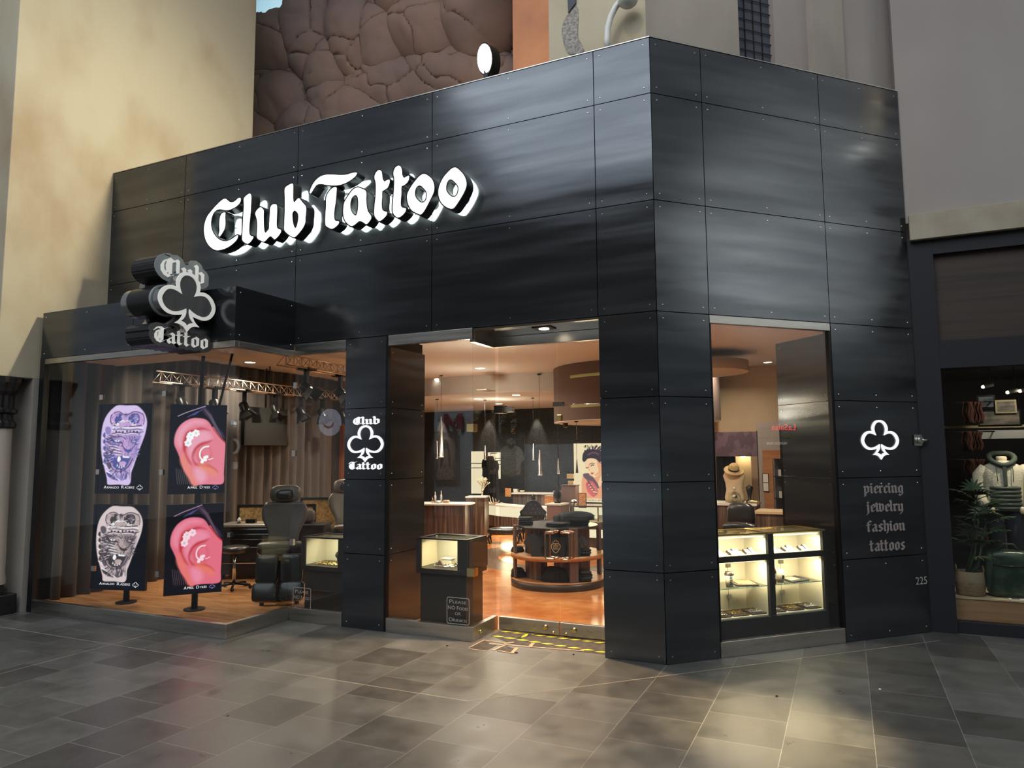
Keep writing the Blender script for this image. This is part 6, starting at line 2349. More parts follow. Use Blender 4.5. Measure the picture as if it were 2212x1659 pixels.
MB().pad((0, -.08, .27), (.44, .40, .10), None, 0, 4).build('seat', 'grey_leather', t, local=True)
for s in (-1, 1):
    MB().tube([(s * .23, .08, .44), (s * .24, -.1, .42), (s * .23, -.22, .38), (s * .22, -.22, .28)], .022, 8).build('armrest', 'black_plastic', t, local=True)
    MB().tube([(s * .2, -.25, .24), (s * .22, -.27, .14), (s * .19, -.25, .0)], [.03, .022, .016], 8).build('leg', 'black_plastic', t, local=True)
    MB().tube([(s * .19, .1, .24), (s * .19, .14, .0)], [.025, .018], 8).build('leg', 'black_plastic', t, local=True)
cx_, cy_ = -4.34, 6.22
t = thing('footstool', 'low dark upholstered footstool with curved legs before the tufted armchair', 'footstool', (cx_, cy_, 0), radians(20))
MB().pad((0, 0, .215), (.62, .34, .13), None, 0, 3.5).build('cushion', 'black_leather', t, local=True)
for sx in (-1, 1):
    for sy in (-1, 1):
        MB().tube([(sx * .25, sy * .13, .17), (sx * .275, sy * .145, .10), (sx * .25, sy * .13, .0)], [.028, .02, .014], 8).build('leg', 'black_plastic', t, local=True)

# --- counters
t = thing('reception_counter', 'striped wood reception counter with white curved top behind the corner glass', 'counter', (-5.6, 6.6, 0), radians(15))
MB().box((-.75, -.22, 0), (.28, .22, .64)).build('striped_front', 'zebrano', t, local=True)
MB().prism(Frame((0, 0, 0), (1, 0, 0), (0, 1, 0), (0, 0, 1)), [smooth_path([(-.85, -.22), (-.4, -.34), (0, -.33), (.32, -.26), (.32, .24), (-.85, .24)], True, 5)], .6401, .665).build('worktop', 'white_top', t, local=True)
t = thing('tall_pedestal', 'tall striped wood pedestal at the end of the white topped counter', 'pedestal', (-5.40, 7.2, 0), radians(15))
MB().box((-.19, -.2, 0), (.19, .2, .74)).build('body', 'zebrano', t, local=True)
MB().box((-.2, -.21, .7401), (.2, .21, .765)).build('cap', 'white_top', t, local=True)

# curved lit counter
t = thing('lit_counter', 'curved striped counter with a glowing cream band at the back of the shop', 'counter', (-5.0, 8.3, 0))
mb = MB()
cc = (-4.2, 10.1, 0)


def arcband(r, z0, z1, a0, a1, th=.05, m='zebrano', nm='front'):
    mb = MB()
    n = 24
    vs, fs = [], []
    for i in range(n + 1):
        a = radians(a0 + (a1 - a0) * i / n)
        for rr in (r, r - th):
            for z in (z0, z1):
                vs.append((cc[0] + rr * cos(a), cc[1] + rr * sin(a), z))
    for i in range(n):
        b, d = 4 * i, 4 * i + 4
        fs += [(b, d, d + 1, b + 1), (b + 2, b + 3, d + 3, d + 2), (b + 1, d + 1, d + 3, b + 3), (b, b + 2, d + 2, d)]
    mb.add(vs, fs)
    return mb.build(nm, m, t)


arcband(2.3, 0.004, .075, 222, 290, m='black_matte', nm='kick_plate')
arcband(2.32, .0751, .30, 222, 290, m='zebrano', nm='striped_front')
arcband(2.33, .3001, .50, 222, 290, m='lit_cream', nm='lit_band')
arcband(2.36, .5001, .53, 222, 290, .42, 'white_top', 'worktop')
light('AREA', 'counter_glow', (-4.9, 7.55, .42), 14, (1, .82, .5), .3, (-4.7, 6.5, .1))
t = thing('raised_counter', 'raised striped wood counter behind the glowing band', 'counter', (-4.72, 9.0, 0), radians(6))
MB().box((-.65, -.15, 0), (.62, .15, .72)).build('striped_front', 'zebrano', t, local=True)
MB().box((-.68, -.18, .7201), (.65, .18, .75)).build('worktop', 'white_top', t, local=True)

# glass display counter at the right of the doorway
t = thing('glass_counter', 'glass topped jewellery counter with striped base in front of the bright poster', 'display counter', (-2.4, 5.75, 0), radians(8))
MB().box((-.44, -.22, .004), (.7, .25, .07)).build('kick_plate', 'black_matte', t, local=True)
MB().box((-.46, -.24, .0701), (.72, .25, .50)).build('striped_front', 'zebrano', t, local=True)
MB().box((-.45, .20, .5001), (.71, .24, .735)).build('rear_panel', 'lit_cream', t, local=True)
MB().box((-.45, -.23, .5001), (.71, .1999, .515)).build('deck', 'case_cream', t, local=True)
mb = MB().box((-.46, -.24, .735), (.72, .25, .755))
for x in (-.46, .02, .70):
    mb.box((x, -.24, .5151), (x + .02, -.22, .7349))
mb.build('frame', 'polished_metal', t, local=True)
MB().box((-.435, -.236, .52), (.695, -.231, .7345)).build('glass_front', 'case_glass', t, local=True)
t = thing('tall_unit', 'tall brown box unit beside the glass jewellery counter', 'cabinet', (-2.95, 5.9, 0))
a, b = at_y(1213, 1092, 6.1), at_y(1243, 1048, 6.1)
MB().box((a.x, 6.1, 0), (b.x, 6.28, b.z - .015)).build('body', 'box_brown', t)
MB().box((a.x - .01, 6.09, b.z - .0149), (b.x + .01, 6.285, b.z)).build('lid', 'drum_brown', t)
t = thing('small_sign_holder', 'cream two part card holder on the tall brown unit', 'sign holder', (b.x - .1, 5.9, b.z))
MB().box((b.x - .15, 6.14, b.z), (b.x - .05, 6.18, b.z + .07)).build('lower_card', 'wood_pale', t)
MB().box((b.x - .17, 6.14, b.z + .11), (b.x - .05, 6.16, b.z + .19)).build('upper_card', 'wood_pale', t)
MB().box((b.x - .115, 6.16, b.z + .0701), (b.x - .085, 6.17, b.z + .1099)).build('stem', 'dark_metal', t)
a, b = at_y(1268, 1161, 5.45), at_y(1308, 1145, 5.45)
t = thing('price_panel', 'blank white lit panel on the striped base of the glass counter', 'panel', ((a.x + b.x) / 2, 5.45, a.z))
MB().box((a.x, 5.44, a.z), (b.x + .05, 5.46, b.z)).build('face', 'lit_cream', t)

rnd = random.Random(4)
for k in range(5):
    x = -2.62 + .14 * k
    t = thing('jewellery_card', 'pale jewellery card standing in the glass counter', 'jewellery card', (x, 5.66, .516), radians(10 * (k % 3 - 1)), 'cards in the glass jewellery counter')
    MB().obox((0, 0, .045), (.07, .006, .085), RX(-.45)).build('card', 'paper_white', t, local=True)
    MB().ball((0, -.01, .05), (.02, .006, .016), 8).build('pendant', 'silver_bits', t, local=True)

# bright poster
a, b = at_y(1241, 1084, 6.3), at_y(1322, 957, 6.3)
pw, ph = b.x - a.x, b.z - a.z
t = thing('light_box_poster', 'bright light box poster of a tattooed woman with short dark hair', 'poster', (a.x + pw / 2, 6.3, a.z))
Fp = Frame((a.x, 6.3, a.z), (1, 0, 0))
MB().box((a.x - .02, 6.302, a.z - .02), (a.x + pw + .02, 6.36, a.z + ph + .02)).build('frame', 'black_plastic', t)
for nm, c_ in [('pos_cream', (.98, .80, .50)), ('pos_skin', (.92, .42, .22)), ('pos_light', (1.0, .68, .40)), ('pos_dark', (.035, .02, .025)), ('pos_red', (.62, .04, .03)), ('pos_ink', (.16, .10, .12)), ('pos_rose', (.75, .16, .16)), ('pos_plum', (.18, .06, .10))]:
    emissive(nm, c_, 1.0)
    TONE[nm] = c_
pc = Paint(110, 200, pw / ph, TONE['pos_cream'])
Zp = lambda p: [((x - 1155) / 490, 1 - (y - 875) / 785) for x, y in p]
pc.fill('pos_cream', 0, 0, 1, 1)
pc.poly('pos_skin', Zp([(1255, 1600), (1250, 1480), (1255, 1360), (1290, 1290), (1350, 1290), (1420, 1330), (1500, 1260), (1530, 1180), (1645, 1200), (1645, 1600), (1450, 1610)]))
pc.poly('pos_light', Zp([(1560, 1200), (1640, 1190), (1645, 1560), (1540, 1400), (1440, 1500), (1480, 1350)]))
pc.poly('pos_ink', Zp([(1270, 1290), (1340, 1275), (1400, 1330), (1460, 1420), (1470, 1480), (1410, 1440), (1330, 1360), (1290, 1340)]))
pc.poly('pos_rose', Zp([(1310, 1400), (1380, 1380), (1440, 1450), (1460, 1530), (1400, 1590), (1340, 1540), (1310, 1470)]))
for k in range(8):
    pc.line('pos_ink', Zp([(1300 + 14 * k, 1340 + 20 * k), (1340 + 14 * k, 1380 + 22 * k), (1330 + 16 * k, 1440 + 16 * k)]), .02)
    pc.line('pos_light' if k % 2 else 'pos_red', Zp([(1330 + 10 * k, 1420 + 14 * k), (1360 + 10 * k, 1400 + 18 * k), (1390 + 8 * k, 1460 + 10 * k)]), .025)
pc.poly('pos_light', Zp([(1300, 1100), (1330, 1070), (1420, 1060), (1480, 1100), (1500, 1170), (1480, 1240), (1420, 1300), (1370, 1310), (1345, 1270), (1340, 1230), (1310, 1200), (1298, 1150)]))
pc.poly('pos_skin', Zp([(1450, 1120), (1500, 1110), (1520, 1180), (1500, 1260), (1440, 1310), (1420, 1300), (1470, 1240)]))
pc.poly('pos_dark', Zp([(1265, 1100), (1275, 1010), (1320, 965), (1400, 955), (1470, 970), (1520, 1010), (1535, 1080), (1520, 1150), (1480, 1130), (1440, 1090), (1380, 1075), (1330, 1085), (1310, 1110), (1285, 1125)]))
for k in range(9):
    a_ = radians(20 + 17 * k)
    pc.line('pos_dark', Zp([(1420 + 90 * cos(a_), 1020 - 50 * sin(a_)), (1430 + 140 * cos(a_) + 10 * (k % 2), 1010 - 85 * sin(a_))]), .045, sm=False)
pc.line('pos_plum', Zp([(1340, 1030), (1400, 1000), (1470, 1020)]), .04)
pc.line('pos_dark', Zp([(1375, 1180), (1390, 1165), (1410, 1170)]), .022)
pc.line('pos_dark', Zp([(1310, 1200), (1325, 1205), (1340, 1195)]), .02)
pc.line('pos_dark', Zp([(1355, 1160), (1385, 1140), (1420, 1150)]), .016)
pc.line('pos_skin', Zp([(1350, 1170), (1345, 1215), (1360, 1235)]), .018)
pc.poly('pos_red', Zp([(1370, 1275), (1385, 1264), (1400, 1270), (1412, 1262), (1400, 1285), (1382, 1290)]))
pc.line('pos_skin', Zp([(1500, 1130), (1520, 1140), (1510, 1180)]), .03)
pc.build('picture', Fp, pw, ph, t)
for x_ in (a.x + .05, a.x + pw - .05):
    MB().rod((x_, 6.33, a.z + ph + .02), (x_, 6.33, 2.073), .006).build('hanging_rod', 'polished_metal', t)
# lettering on the poster
pc = Pic(Fp, pw, ph)
pc.k = 3
pm = pc.mb
Fw = Frame(Fp(0, 0, pc.k * .00035), (1, 0, 0))
nib_text(pm, Fw, 'Club', pw * .27, pw * .52, ph * .925, ph * .032, 0, 0.0004, pc.mi('pos_dark'), nib=1.1)
nib_text(pm, Fw, 'Tattoo', pw * .56, pw * .98, ph * .925, ph * .032, 0, 0.0004, pc.mi('pos_dark'), nib=1.1)
pc.k += 2
pc.text('pos_ink', 'PIERCING', .56, .02, .026, .5)
pc.build('poster_lettering', t)
light('AREA', 'poster_glow', (a.x + pw / 2, 6.2, a.z + ph / 2), 12, (1, .8, .5), .5, (a.x + pw / 2, 5.0, .6))


def framed_card(label, xa, ya, xb, yb, Y, lean=.0, border=.008, grp='framed orange price cards'):
    a, b = at_y(xa, ya, Y), at_y(xb, yb, Y)
    t = thing('framed_card', label, 'sign', ((a.x + b.x) / 2, Y, a.z), group=grp)
    MB().box((a.x, Y, a.z), (b.x, Y + .012, b.z)).build('frame', 'black_plastic', t)
    F = Frame((a.x, Y, a.z), (1, 0, 0))
    w, h = b.x - a.x, b.z - a.z
    MB().fbox(F, border, border, w - border, h - border, .0001, .002).build('card', 'card_orange', t)
    MB().box(((a.x + b.x) / 2 - .02, Y + .0121, a.z), ((a.x + b.x) / 2 + .02, Y + .05, a.z + h * .7)).build('easel_back', 'black_plastic', t)
    return t


framed_card('framed orange card standing on the glass jewellery counter', 1250, 1097, 1266, 1065, 5.62)
framed_card('small orange card standing on the raised striped counter', 1091, 1073, 1104, 1054, 8.92, border=.003)

# --- lit garment panels with hanging black clothes
for k, (xa, xb, yt, yb) in enumerate([(1018, 1041, 975, 1066), (1054, 1077, 977, 1034)]):
    a, b = at_y(xa, yb, 9.1), at_y(xb, yt, 9.1)
    t = thing('lit_wall_panel', ['glowing yellow wall panel with shelves behind the coral tree', 'shorter glowing yellow wall panel behind the hanging garments'][k], 'wall panel', ((a.x + b.x) / 2, 9.1, a.z))
    MB().box((a.x, 9.1, a.z), (b.x, 9.2, b.z)).build('lit_face', 'lit_cream', t)
    for z in ((a.z + b.z) / 2 + .1, b.z - .28):
        MB().box((a.x - .05, 8.9, z), (b.x + .05, 9.0999, z + .015)).build('shelf', 'black_plastic', t)
for k, (x, yt, yb, wd, Y) in enumerate([(1048, 992, 1100, .10, 8.95), (1060, 985, 1100, .11, 8.78), (1070, 996, 1100, .10, 8.6)]):
    a, b = at_y(x, yb, Y), at_y(x, yt, Y)
    t = thing('hanging_garment', ['black garment hanging before the gap of the lit panels', 'middle black garment hanging by the lit panels', 'black garment hanging nearest the door seam'][k], 'garment', (a.x, Y, a.z), group='garments hanging by the lit panels')
    z0 = max(a.z, .52)
    MB().grid(lambda u, v: Vector((a.x + (u - .5) * 2 * wd * (.55 + .45 * (1 - v) + (.25 if .75 < v < .93 else 0)), Y + .04 * sin(u * 14) * (1 - v * .6), z0 + (b.z - z0) * v)), 20, 12).build('cloth', 'cloth_black', t)
    MB().tube([(a.x, Y, b.z), (a.x, Y, b.z + .05), (a.x + .02, Y, b.z + .07)], .005, 6).build('hanger_hook', 'polished_metal', t)
    MB().rod((a.x, Y, b.z + .06), (a.x, 9.1, b.z + .06), .008).build('rail_arm', 'dark_metal', t)
# coral tree
p = at_y(1040, 1085, 8.1)
t = thing('coral_tree', 'pale branching coral ornament standing on the glowing counter', 'ornament', (p.x, 8.1, .53))
mb = MB()
rnd = random.Random(12)


def branch(q, d, L, r, depth):
    e = q + d * L
    mb.rod(q, e, r, 6, 0, r * .7)
    mb.ball(e, r * 1.3, 6)
    if depth:
        for k in range(3):
            nd = (d + Vector((rnd.uniform(-.9, .9), rnd.uniform(-.4, .4), rnd.uniform(-.2, .7)))).normalized()
            branch(e, nd, L * rnd.uniform(.6, .8), r * .72, depth - 1)


branch(Vector((p.x, 8.1, .58)), Vector((0.1, 0, 1)), .19, .02, 4)
mb.build('branches', 'coral_white', t)
MB().cyl((p.x, 8.1, 0), .07, .531, .585, 16).build('base', 'dark_stain', t)
p = at_y(1066, 1085, 8.0)
t = thing('coral_piece', 'low pale antler like ornament near the end of the glowing counter', 'ornament', (p.x, 8.0, .53))
mb = MB()
for k in range(5):
    mb.tube([(p.x, 8.0, .54), (p.x + .06 * (k - 2), 8.0, .6), (p.x + .085 * (k - 2), 8.0 - .02 * k, .64 + .03 * ((k * 3) % 4))], [.014, .01, .004], 6)
mb.build('branches', 'coral_white', t)
# things on the counters
for k, (x, y, Y, r, h, m) in enumerate([(940, 1086, 6.45, .022, .22, 'case_glass'), (953, 1086, 6.5, .02, .24, 'case_glass'), (934, 1086, 6.4, .02, .12, 'copper_metal')]):
    p = at_z(x, y, .667)
    p = at_y(x, y, Y)
    t = thing('bottle', ['clear slim bottle on the white counter top', 'taller clear bottle beside it on the white counter top', 'short copper bottle on the white counter top'][k], 'bottle', (p.x, Y, .666), group='bottles on the white counter')
    MB().lathe([(0, .666), (r, .667), (r, .666 + h * .6), (r * .35, .666 + h * .72), (r * .35, .666 + h * .95), (0, .666 + h * .95)], (p.x, Y, 0), 14).build('body', m if k == 2 else 'frost_white', t)
    MB().cyl((p.x, Y, 0), r * .4, .666 + h * .951, .666 + h, 10).build('stopper', 'polished_metal', t)
p = at_y(947, 1086, 6.38)
t = thing('white_cup', 'small white tub on the white counter top', 'cup', (p.x, 6.38, .666))
MB().lathe([(0, .666), (.035, .667), (.042, .71), (.036, .71), (.03, .675), (0, .675)], (p.x, 6.38, 0), 16).build('tub', 'white_paint', t)
MB().lathe([(.042, .7101), (.046, .716), (0, .72)], (p.x, 6.38, 0), 16).build('lid', 'paper_white', t)
p = at_y(964, 1084, 6.5)
t = thing('card_stack', 'small orange card box on the white counter top', 'box', (p.x, 6.5, .666))
MB().box((p.x - .06, 6.47, .666), (p.x + .06, 6.54, .71)).build('carton', 'card_orange', t)
MB().box((p.x - .05, 6.465, .7101), (p.x + .05, 6.53, .72)).build('card_top', 'paper_white', t)
for k, (x, w, h, m, lab) in enumerate([(1114, .09, .075, 'paper_white', 'small cream box on the raised striped counter'), (1128, .10, .05, 'coral_white', 'low pale dish on the raised striped counter')]):
    p = at_y(x, 1072, 8.98)
    t = thing('counter_box' if k == 0 else 'counter_dish', lab, 'box' if k == 0 else 'dish', (p.x, 8.98, .752))
    if k == 0:
        MB().box((p.x - w / 2, 8.95, .752), (p.x + w / 2, 9.03, .752 + h)).build('carton', m, t, bevel=.003)
        MB().box((p.x - w / 2 - .004, 8.945, .752 + h), (p.x + w / 2 + .004, 9.035, .752 + h + .018)).build('lid', 'dark_metal', t)
    else:
        MB().lathe([(0, .752), (.03, .752), (.06, .79), (.054, .79), (.026, .76), (0, .76)], (p.x, 8.98, 0), 18).build('bowl', m, t)
for k, (x, y0, y1, w, m, lab, cat) in enumerate([(1204, 1088, 1062, .10, 'box_brown', 'brown card display box by the glass counter', 'box'), (1189, 1090, 1072, .18, 'card_orange', 'orange glowing box behind the tufted armchair', 'box')]):
    a, b = at_y(x, y0, 6.1), at_y(x, y1, 6.1)
    t = thing('counter_carton', lab, cat, (a.x, 6.1, a.z))
    MB().box((a.x - w / 2, 6.05, a.z), (a.x + w / 2, 6.15, b.z)).build('carton', m, t)
    MB().box((a.x - w / 2 - .008, 6.04, b.z), (a.x + w / 2 + .008, 6.16, b.z + .012)).build('lid', 'wood_pale', t)
t = thing('side_counter', 'white topped counter block behind the tufted armchair', 'counter', (-3.3, 6.25, 0))
sa, sb = at_y(1181, 1100, 5.7).x, at_y(1211, 1100, 5.7).x
MB().box((sa, 5.7, 0), (sb, 6.06, .735)).build('body', 'box_brown', t)
MB().box((sa - .02, 5.68, .7351), (sb + .02, 6.07, .76)).build('worktop', 'white_top', t)
t = thing('skull_ornament', 'small silver skull ornament on the glass counter beside the framed card', 'ornament', (-2.72, 5.7, .756))
p = at_y(1240, 1090, 5.65)
MB().ball((p.x, 5.65, .80), (.055, .06, .045), 14).build('cranium', 'silver_bits', t)
MB().pad((p.x, 5.60, .772), (.06, .05, .03), None, 0, 3).build('jaw', 'silver_bits', t)
for s in (-1, 1):
    MB().ball((p.x + s * .02, 5.598, .80), (.013, .008, .013), 8).build('eye_socket', 'black_plastic', t)
# coat rack of black figures by the chair
bx_ = (sa + sb) / 2
t = thing('black_bust', 'black mannequin bust standing on the white topped counter block', 'mannequin', (bx_, 5.88, .76))
MB().lathe([(.055, .7605), (.055, .775), (.02, .79), (.022, .82), (.07, .88), (.065, .95), (.02, .98), (.018, 1.03), (0, 1.05)], (bx_, 5.88, 0), 16).build('torso', 'cloth_black', t)
# ================================================================== DISPLAY WINDOW IN THE ANGLED FACADE
def cz(s, inward, z=0.0):
    return Cp(s, z, inward)


AC = pi / 4
DC0, DC1 = .06, .40              # depth range of the cases behind the glass
for k, (s0, s1) in enumerate(((.515, 1.06), (1.061, 1.63))):
    t = thing('lit_display_case', ['glowing cream display case with the paper cup in the corner window', 'glowing cream display case with the amber bottle in the corner window'][k], 'display case', cz((s0 + s1) / 2, .23))
    F = Frame((0, 0, 0), (S2, S2, 0))

    def fb(nm, m, x0, z0, x1, z1, d0, d1, bevel=0):
        return MB().fbox(F, x0, z0, x1, z1, -d1, -d0).build(nm, m, t, bevel=bevel)
    fb('base', 'black_matte', s0, .0, s1, .262, DC0, DC1)
    fb('middle_rail', 'black_matte', s0, .715, s1, .762, DC0, DC0 + .035)
    fb('stile', 'black_matte', s0, .2621, s0 + .028, .925, DC0, DC0 + .03)
    fb('stile', 'black_matte', s1 - .028, .2621, s1, .925, DC0, DC0 + .03)
    fb('back_panel', 'case_cream', s0, .2621, s1, .925, DC1 - .012, DC1)
    fb('side_panel', 'case_cream', s0, .2621, s0 + .012, .925, DC0 + .0301, DC1 - .0121)
    fb('side_panel', 'case_cream', s1 - .012, .2621, s1, .925, DC0 + .0301, DC1 - .0121)
    fb('floor_panel', 'case_cream', s0 + .0121, .2621, s1 - .0121, .272, DC0 + .0301, DC1 - .0121)
    fb('upper_deck', 'case_cream', s0 + .0121, .735, s1 - .0121, .757, DC0 + .0351, DC1 - .0121)
    sh = fb('glass_shelf', 'case_glass', s0 + .0125, .497, s1 - .0125, .503, DC0 + .04, DC1 - .02)
    MB().fbox(F, s0 + .0125, .4971, s1 - .0125, .5029, -DC0 - .0399, -DC0 - .036).build('shelf_edge', 'glass_edge', t)
    mb = MB().fbox(F, s0, .9251, s1, .94, -DC0 - .03, -DC0).fbox(F, s0, .9251, s1, .94, -DC1, -DC1 + .03).fbox(F, s0, .9251, s0 + .03, .94, -DC1 + .0301, -DC0 - .0301).fbox(F, s1 - .03, .9251, s1, .94, -DC1 + .0301, -DC0 - .0301)
    mb.build('top_frame', 'gold', t)
    MB().fbox(F, s0 + .0301, .93, s1 - .0301, .936, -DC1 + .0301, -DC0 - .0301).build('glass_top', 'case_glass', t)
    for z in (.36, .62):
        MB().fbox(F, (s0 + s1) / 2 + .06, z, (s0 + s1) / 2 + .1, z + .03, -DC1 + .0121, -DC1 + .03).build('hinge', 'polished_metal', t)
    MB().fbox(F, (s0 + s1) / 2 + .078, .273, (s0 + s1) / 2 + .081, .73, -DC1 + .0119, -DC1 + .0128).build('door_seam', 'dark_stain', t)
    for z, e in ((.90, 5.5), (.705, 6.5)):
        mb = MB().fbox(F, s0 + .04, z, s1 - .04, z + .008, -DC0 - .055, -DC0 - .036)
        mb.build('light_strip', 'lamp_warm_soft', t)
        light('AREA', 'case_light', cz((s0 + s1) / 2, DC0 + .06, z - .012), e, (1, .86, .58), (s1 - s0) * .8, cz((s0 + s1) / 2, DC0 + .2, z - .5), size_y=.03).rotation_euler.z += 0
    # ring cards on the upper deck
    for j in range(6):
        s = s0 + .07 + j * (s1 - s0 - .14) / 5
        q = cz(s, .17 + .05 * (j % 2), .7575)
        c_ = thing('jewellery_card', 'small cream jewellery card in the upper tier of the case with the ' + ('paper cup' if k == 0 else 'amber bottle'), 'jewellery card', q, AC + radians(12 * (j % 3 - 1)), 'jewellery cards in the corner window')
        M = RX(radians(-50 if j % 2 else -62))
        MB().obox((0, 0, .016), (.05, .005, .055), M).build('card', 'paper_white', c_, local=True)
        MB().obox((-.0285, .002, .016), (.006, .02, .055), M).build('card_edge', 'dark_stain', c_, local=True)
    # lower jewellery trays
    for j in range(3):
        s = s0 + .10 + j * (s1 - s0 - .2) / 2
        q = cz(s, .20, .2725)
        c_ = thing('jewellery_tray', ['near', 'middle', 'far'][j] + ' dark jewellery tray on the floor of the case with the ' + ('paper cup' if k == 0 else 'amber bottle'), 'tray', q, AC, 'jewellery trays in the corner window')
        MB().box((-.075, -.09, 0), (.075, .10, .012)).build('tray', 'drum_brown', c_, bevel=.003, local=True)
        mb = MB()
        for i in range(6):
            mb.rod((-.055 + .022 * i, -.06, .015), (-.055 + .022 * i, .07, .02), .004, 6)
            mb.ball((-.055 + .022 * i, -.03 + .02 * (i % 3), .019), .008, 6)
        mb.build('chains', 'silver_bits' if j != 1 else 'gold', c_, local=True)
# objects on the glass shelves
q = cz(.705, .15, .5035)
t = thing('paper_cup', 'cream paper coffee cup with dark lid on the glass shelf', 'cup', q)
MB().lathe([(0, 0), (.027, 0), (.036, .10), (.034, .10), (0, .005)], q, 22).build('cup', 'case_cream', t)
MB().lathe([(.039, .1001), (.039, .108), (.034, .112), (.033, .124), (0, .124)], q, 22).build('lid', 'dark_stain', t)
mb = MB()
for j, (w_, z) in enumerate(((.022, .074), (.028, .058), (.02, .042), (.024, .026))):
    mb.lathe([(.0335 - .0075 * (.1 - z) / .1 + .0028, z), (.0335 - .0075 * (.1 - z - .008) / .1 + .0028, z + .008)], q, 8, a0=radians(-75), a1=radians(-75) + w_ / .033)
mb.build('cup_lettering', 'dark_stain', t)
q = cz(.875, .19, .5035)
t = thing('printed_pouch', 'flat red and grey printed pouch beside the paper cup', 'pouch', q, AC)
MB().obox((0, 0, .014), (.20, .15, .014), RX(.10) @ RZ(-.2)).build('pouch', 'grey_leather', t, bevel=.005, local=True)
MB().obox((0, -.005, .0225), (.15, .11, .003), RX(.10) @ RZ(-.2)).build('print', 'card_orange', t, local=True)
q = cz(.545, .14, .5035)
t = thing('mini_box', 'narrow tall printed box at the near end of the glass shelf', 'box', q, AC)
MB().box((-.012, -.03, 0), (.012, .03, .15)).build('carton', 'print_tan', t, local=True)
MB().box((-.0125, -.02, .03), (-.012, .02, .12)).build('panel_print', 'dark_stain', t, local=True)
q = cz(1.115, .13, .5035)
t = thing('amber_bottle', 'amber glass bottle with wire stopper on the glass shelf', 'bottle', q)
MB().lathe([(0, 0), (.034, .002), (.037, .02), (.037, .105), (.028, .135), (.014, .155), (.013, .185), (0, .185)], q, 22).build('glass', 'amber_glass', t)
MB().lathe([(.0135, .1851), (.016, .19), (.012, .205), (0, .208)], q, 14).build('stopper', 'white_paint', t)
MB().tube([q + Vector((S2 * .015, S2 * .015, .15)), q + Vector((S2 * .028, S2 * .028, .18)), q + Vector((S2 * .01, S2 * .01, .21)), q + Vector((-S2 * .02, -S2 * .02, .18))], .002, 6).build('wire_bail', 'polished_metal', t)
MB().lathe([(.0372, .045), (.0375, .05), (.0375, .085), (.0372, .09)], q, 10, a0=radians(-90), a1=radians(-10)).build('label_print', 'paper_white', t)
q = cz(1.225, .16, .5035)
t = thing('stemless_cup', 'pale stemless cup on the glass shelf beside the amber bottle', 'cup', q)
MB().lathe([(0, 0), (.024, .002), (.038, .04), (.036, .075), (.029, .108), (.027, .108), (.034, .075), (.035, .04), (.02, .008), (0, .008)], q, 22).build('cup', 'case_cream', t)
MB().lathe([(.0385, .035), (.039, .05), (.0378, .065)], q, 6, a0=radians(-60), a1=radians(-25)).build('cup_print', 'dark_stain', t)
q = cz(1.395, .19, .5035)
t = thing('printed_pouch', 'flat dark printed pouch beside the stemless cup', 'pouch', q, AC)
MB().obox((0, 0, .012), (.21, .15, .012), RX(.08) @ RZ(.15)).build('pouch', 'cloth_dark', t, bevel=.005, local=True)
MB().obox((-.03, -.002, .0195), (.11, .09, .003), RX(.08) @ RZ(.15)).build('print', 'print_tan', t, local=True)
MB().fbox(Frame((0, 0, 0), (S2, S2, 0)), .50, .122, 1.74, .20, -.05, -.045)

# --- what stands behind the cases
mb = MB().box((-1.2, 6.0, 0), (.55, 6.06, 2.92))
tag(mb.build('wall_shop_side', 'wall_tan'), 'tan plaster wall seen through the display window', 'wall', kind='structure')
light('AREA', 'window_room_light', (.15, 2.7, 2.88), 60, WARM, .16, (.15, 2.7, 0), spread=150)
light('AREA', 'window_room_light', (-.2, 5.0, 2.88), 30, WARM, .16, (-.2, 5.0, 0), spread=150)
light('AREA', 'window_room_light', (.7, 2.6, 2.88), 30, WARM, .16, (.7, 2.6, 0), spread=160)
for k, (x, y, r) in enumerate([(1557, 776, .05), (1597, 801, .04), (1592, 851, .06), (1660, 835, .06), (1607, 706, .06), (1590, 853, .03)]):
    z = 2.919
    p = at_z(x, y, z)
    if k == 4:
        p, z = Vector((.55, 1.1, 2.9)), 2.919
    if k == 2:
        p = Vector((.32, 5.55, z))
    if k in (3, 5):
        continue
    downlight(['round unlit looking downlight above the display window room', 'second small downlight above the display window room', 'bright downlight near the tan wall', '', 'downlight close above the display window', ''][k], p.x, p.y, z, r, 'lamp_warm', 0, 'downlights over the display window room')
p = at_z(1545, 850, 2.75)
t = thing('ceiling_disc', 'pale round disc light hanging below the ceiling of the display window room', 'ceiling disc', (-.55, 4.2, 2.66))
MB().cyl((-.42, 4.2, 0), .62, 2.66, 2.80, 48).build('disc', 'ceiling_warm', t)
MB().rod((-.42, 4.2, 2.8), (-.42, 4.2, 2.92), .03).build('stem', 'white_paint', t)
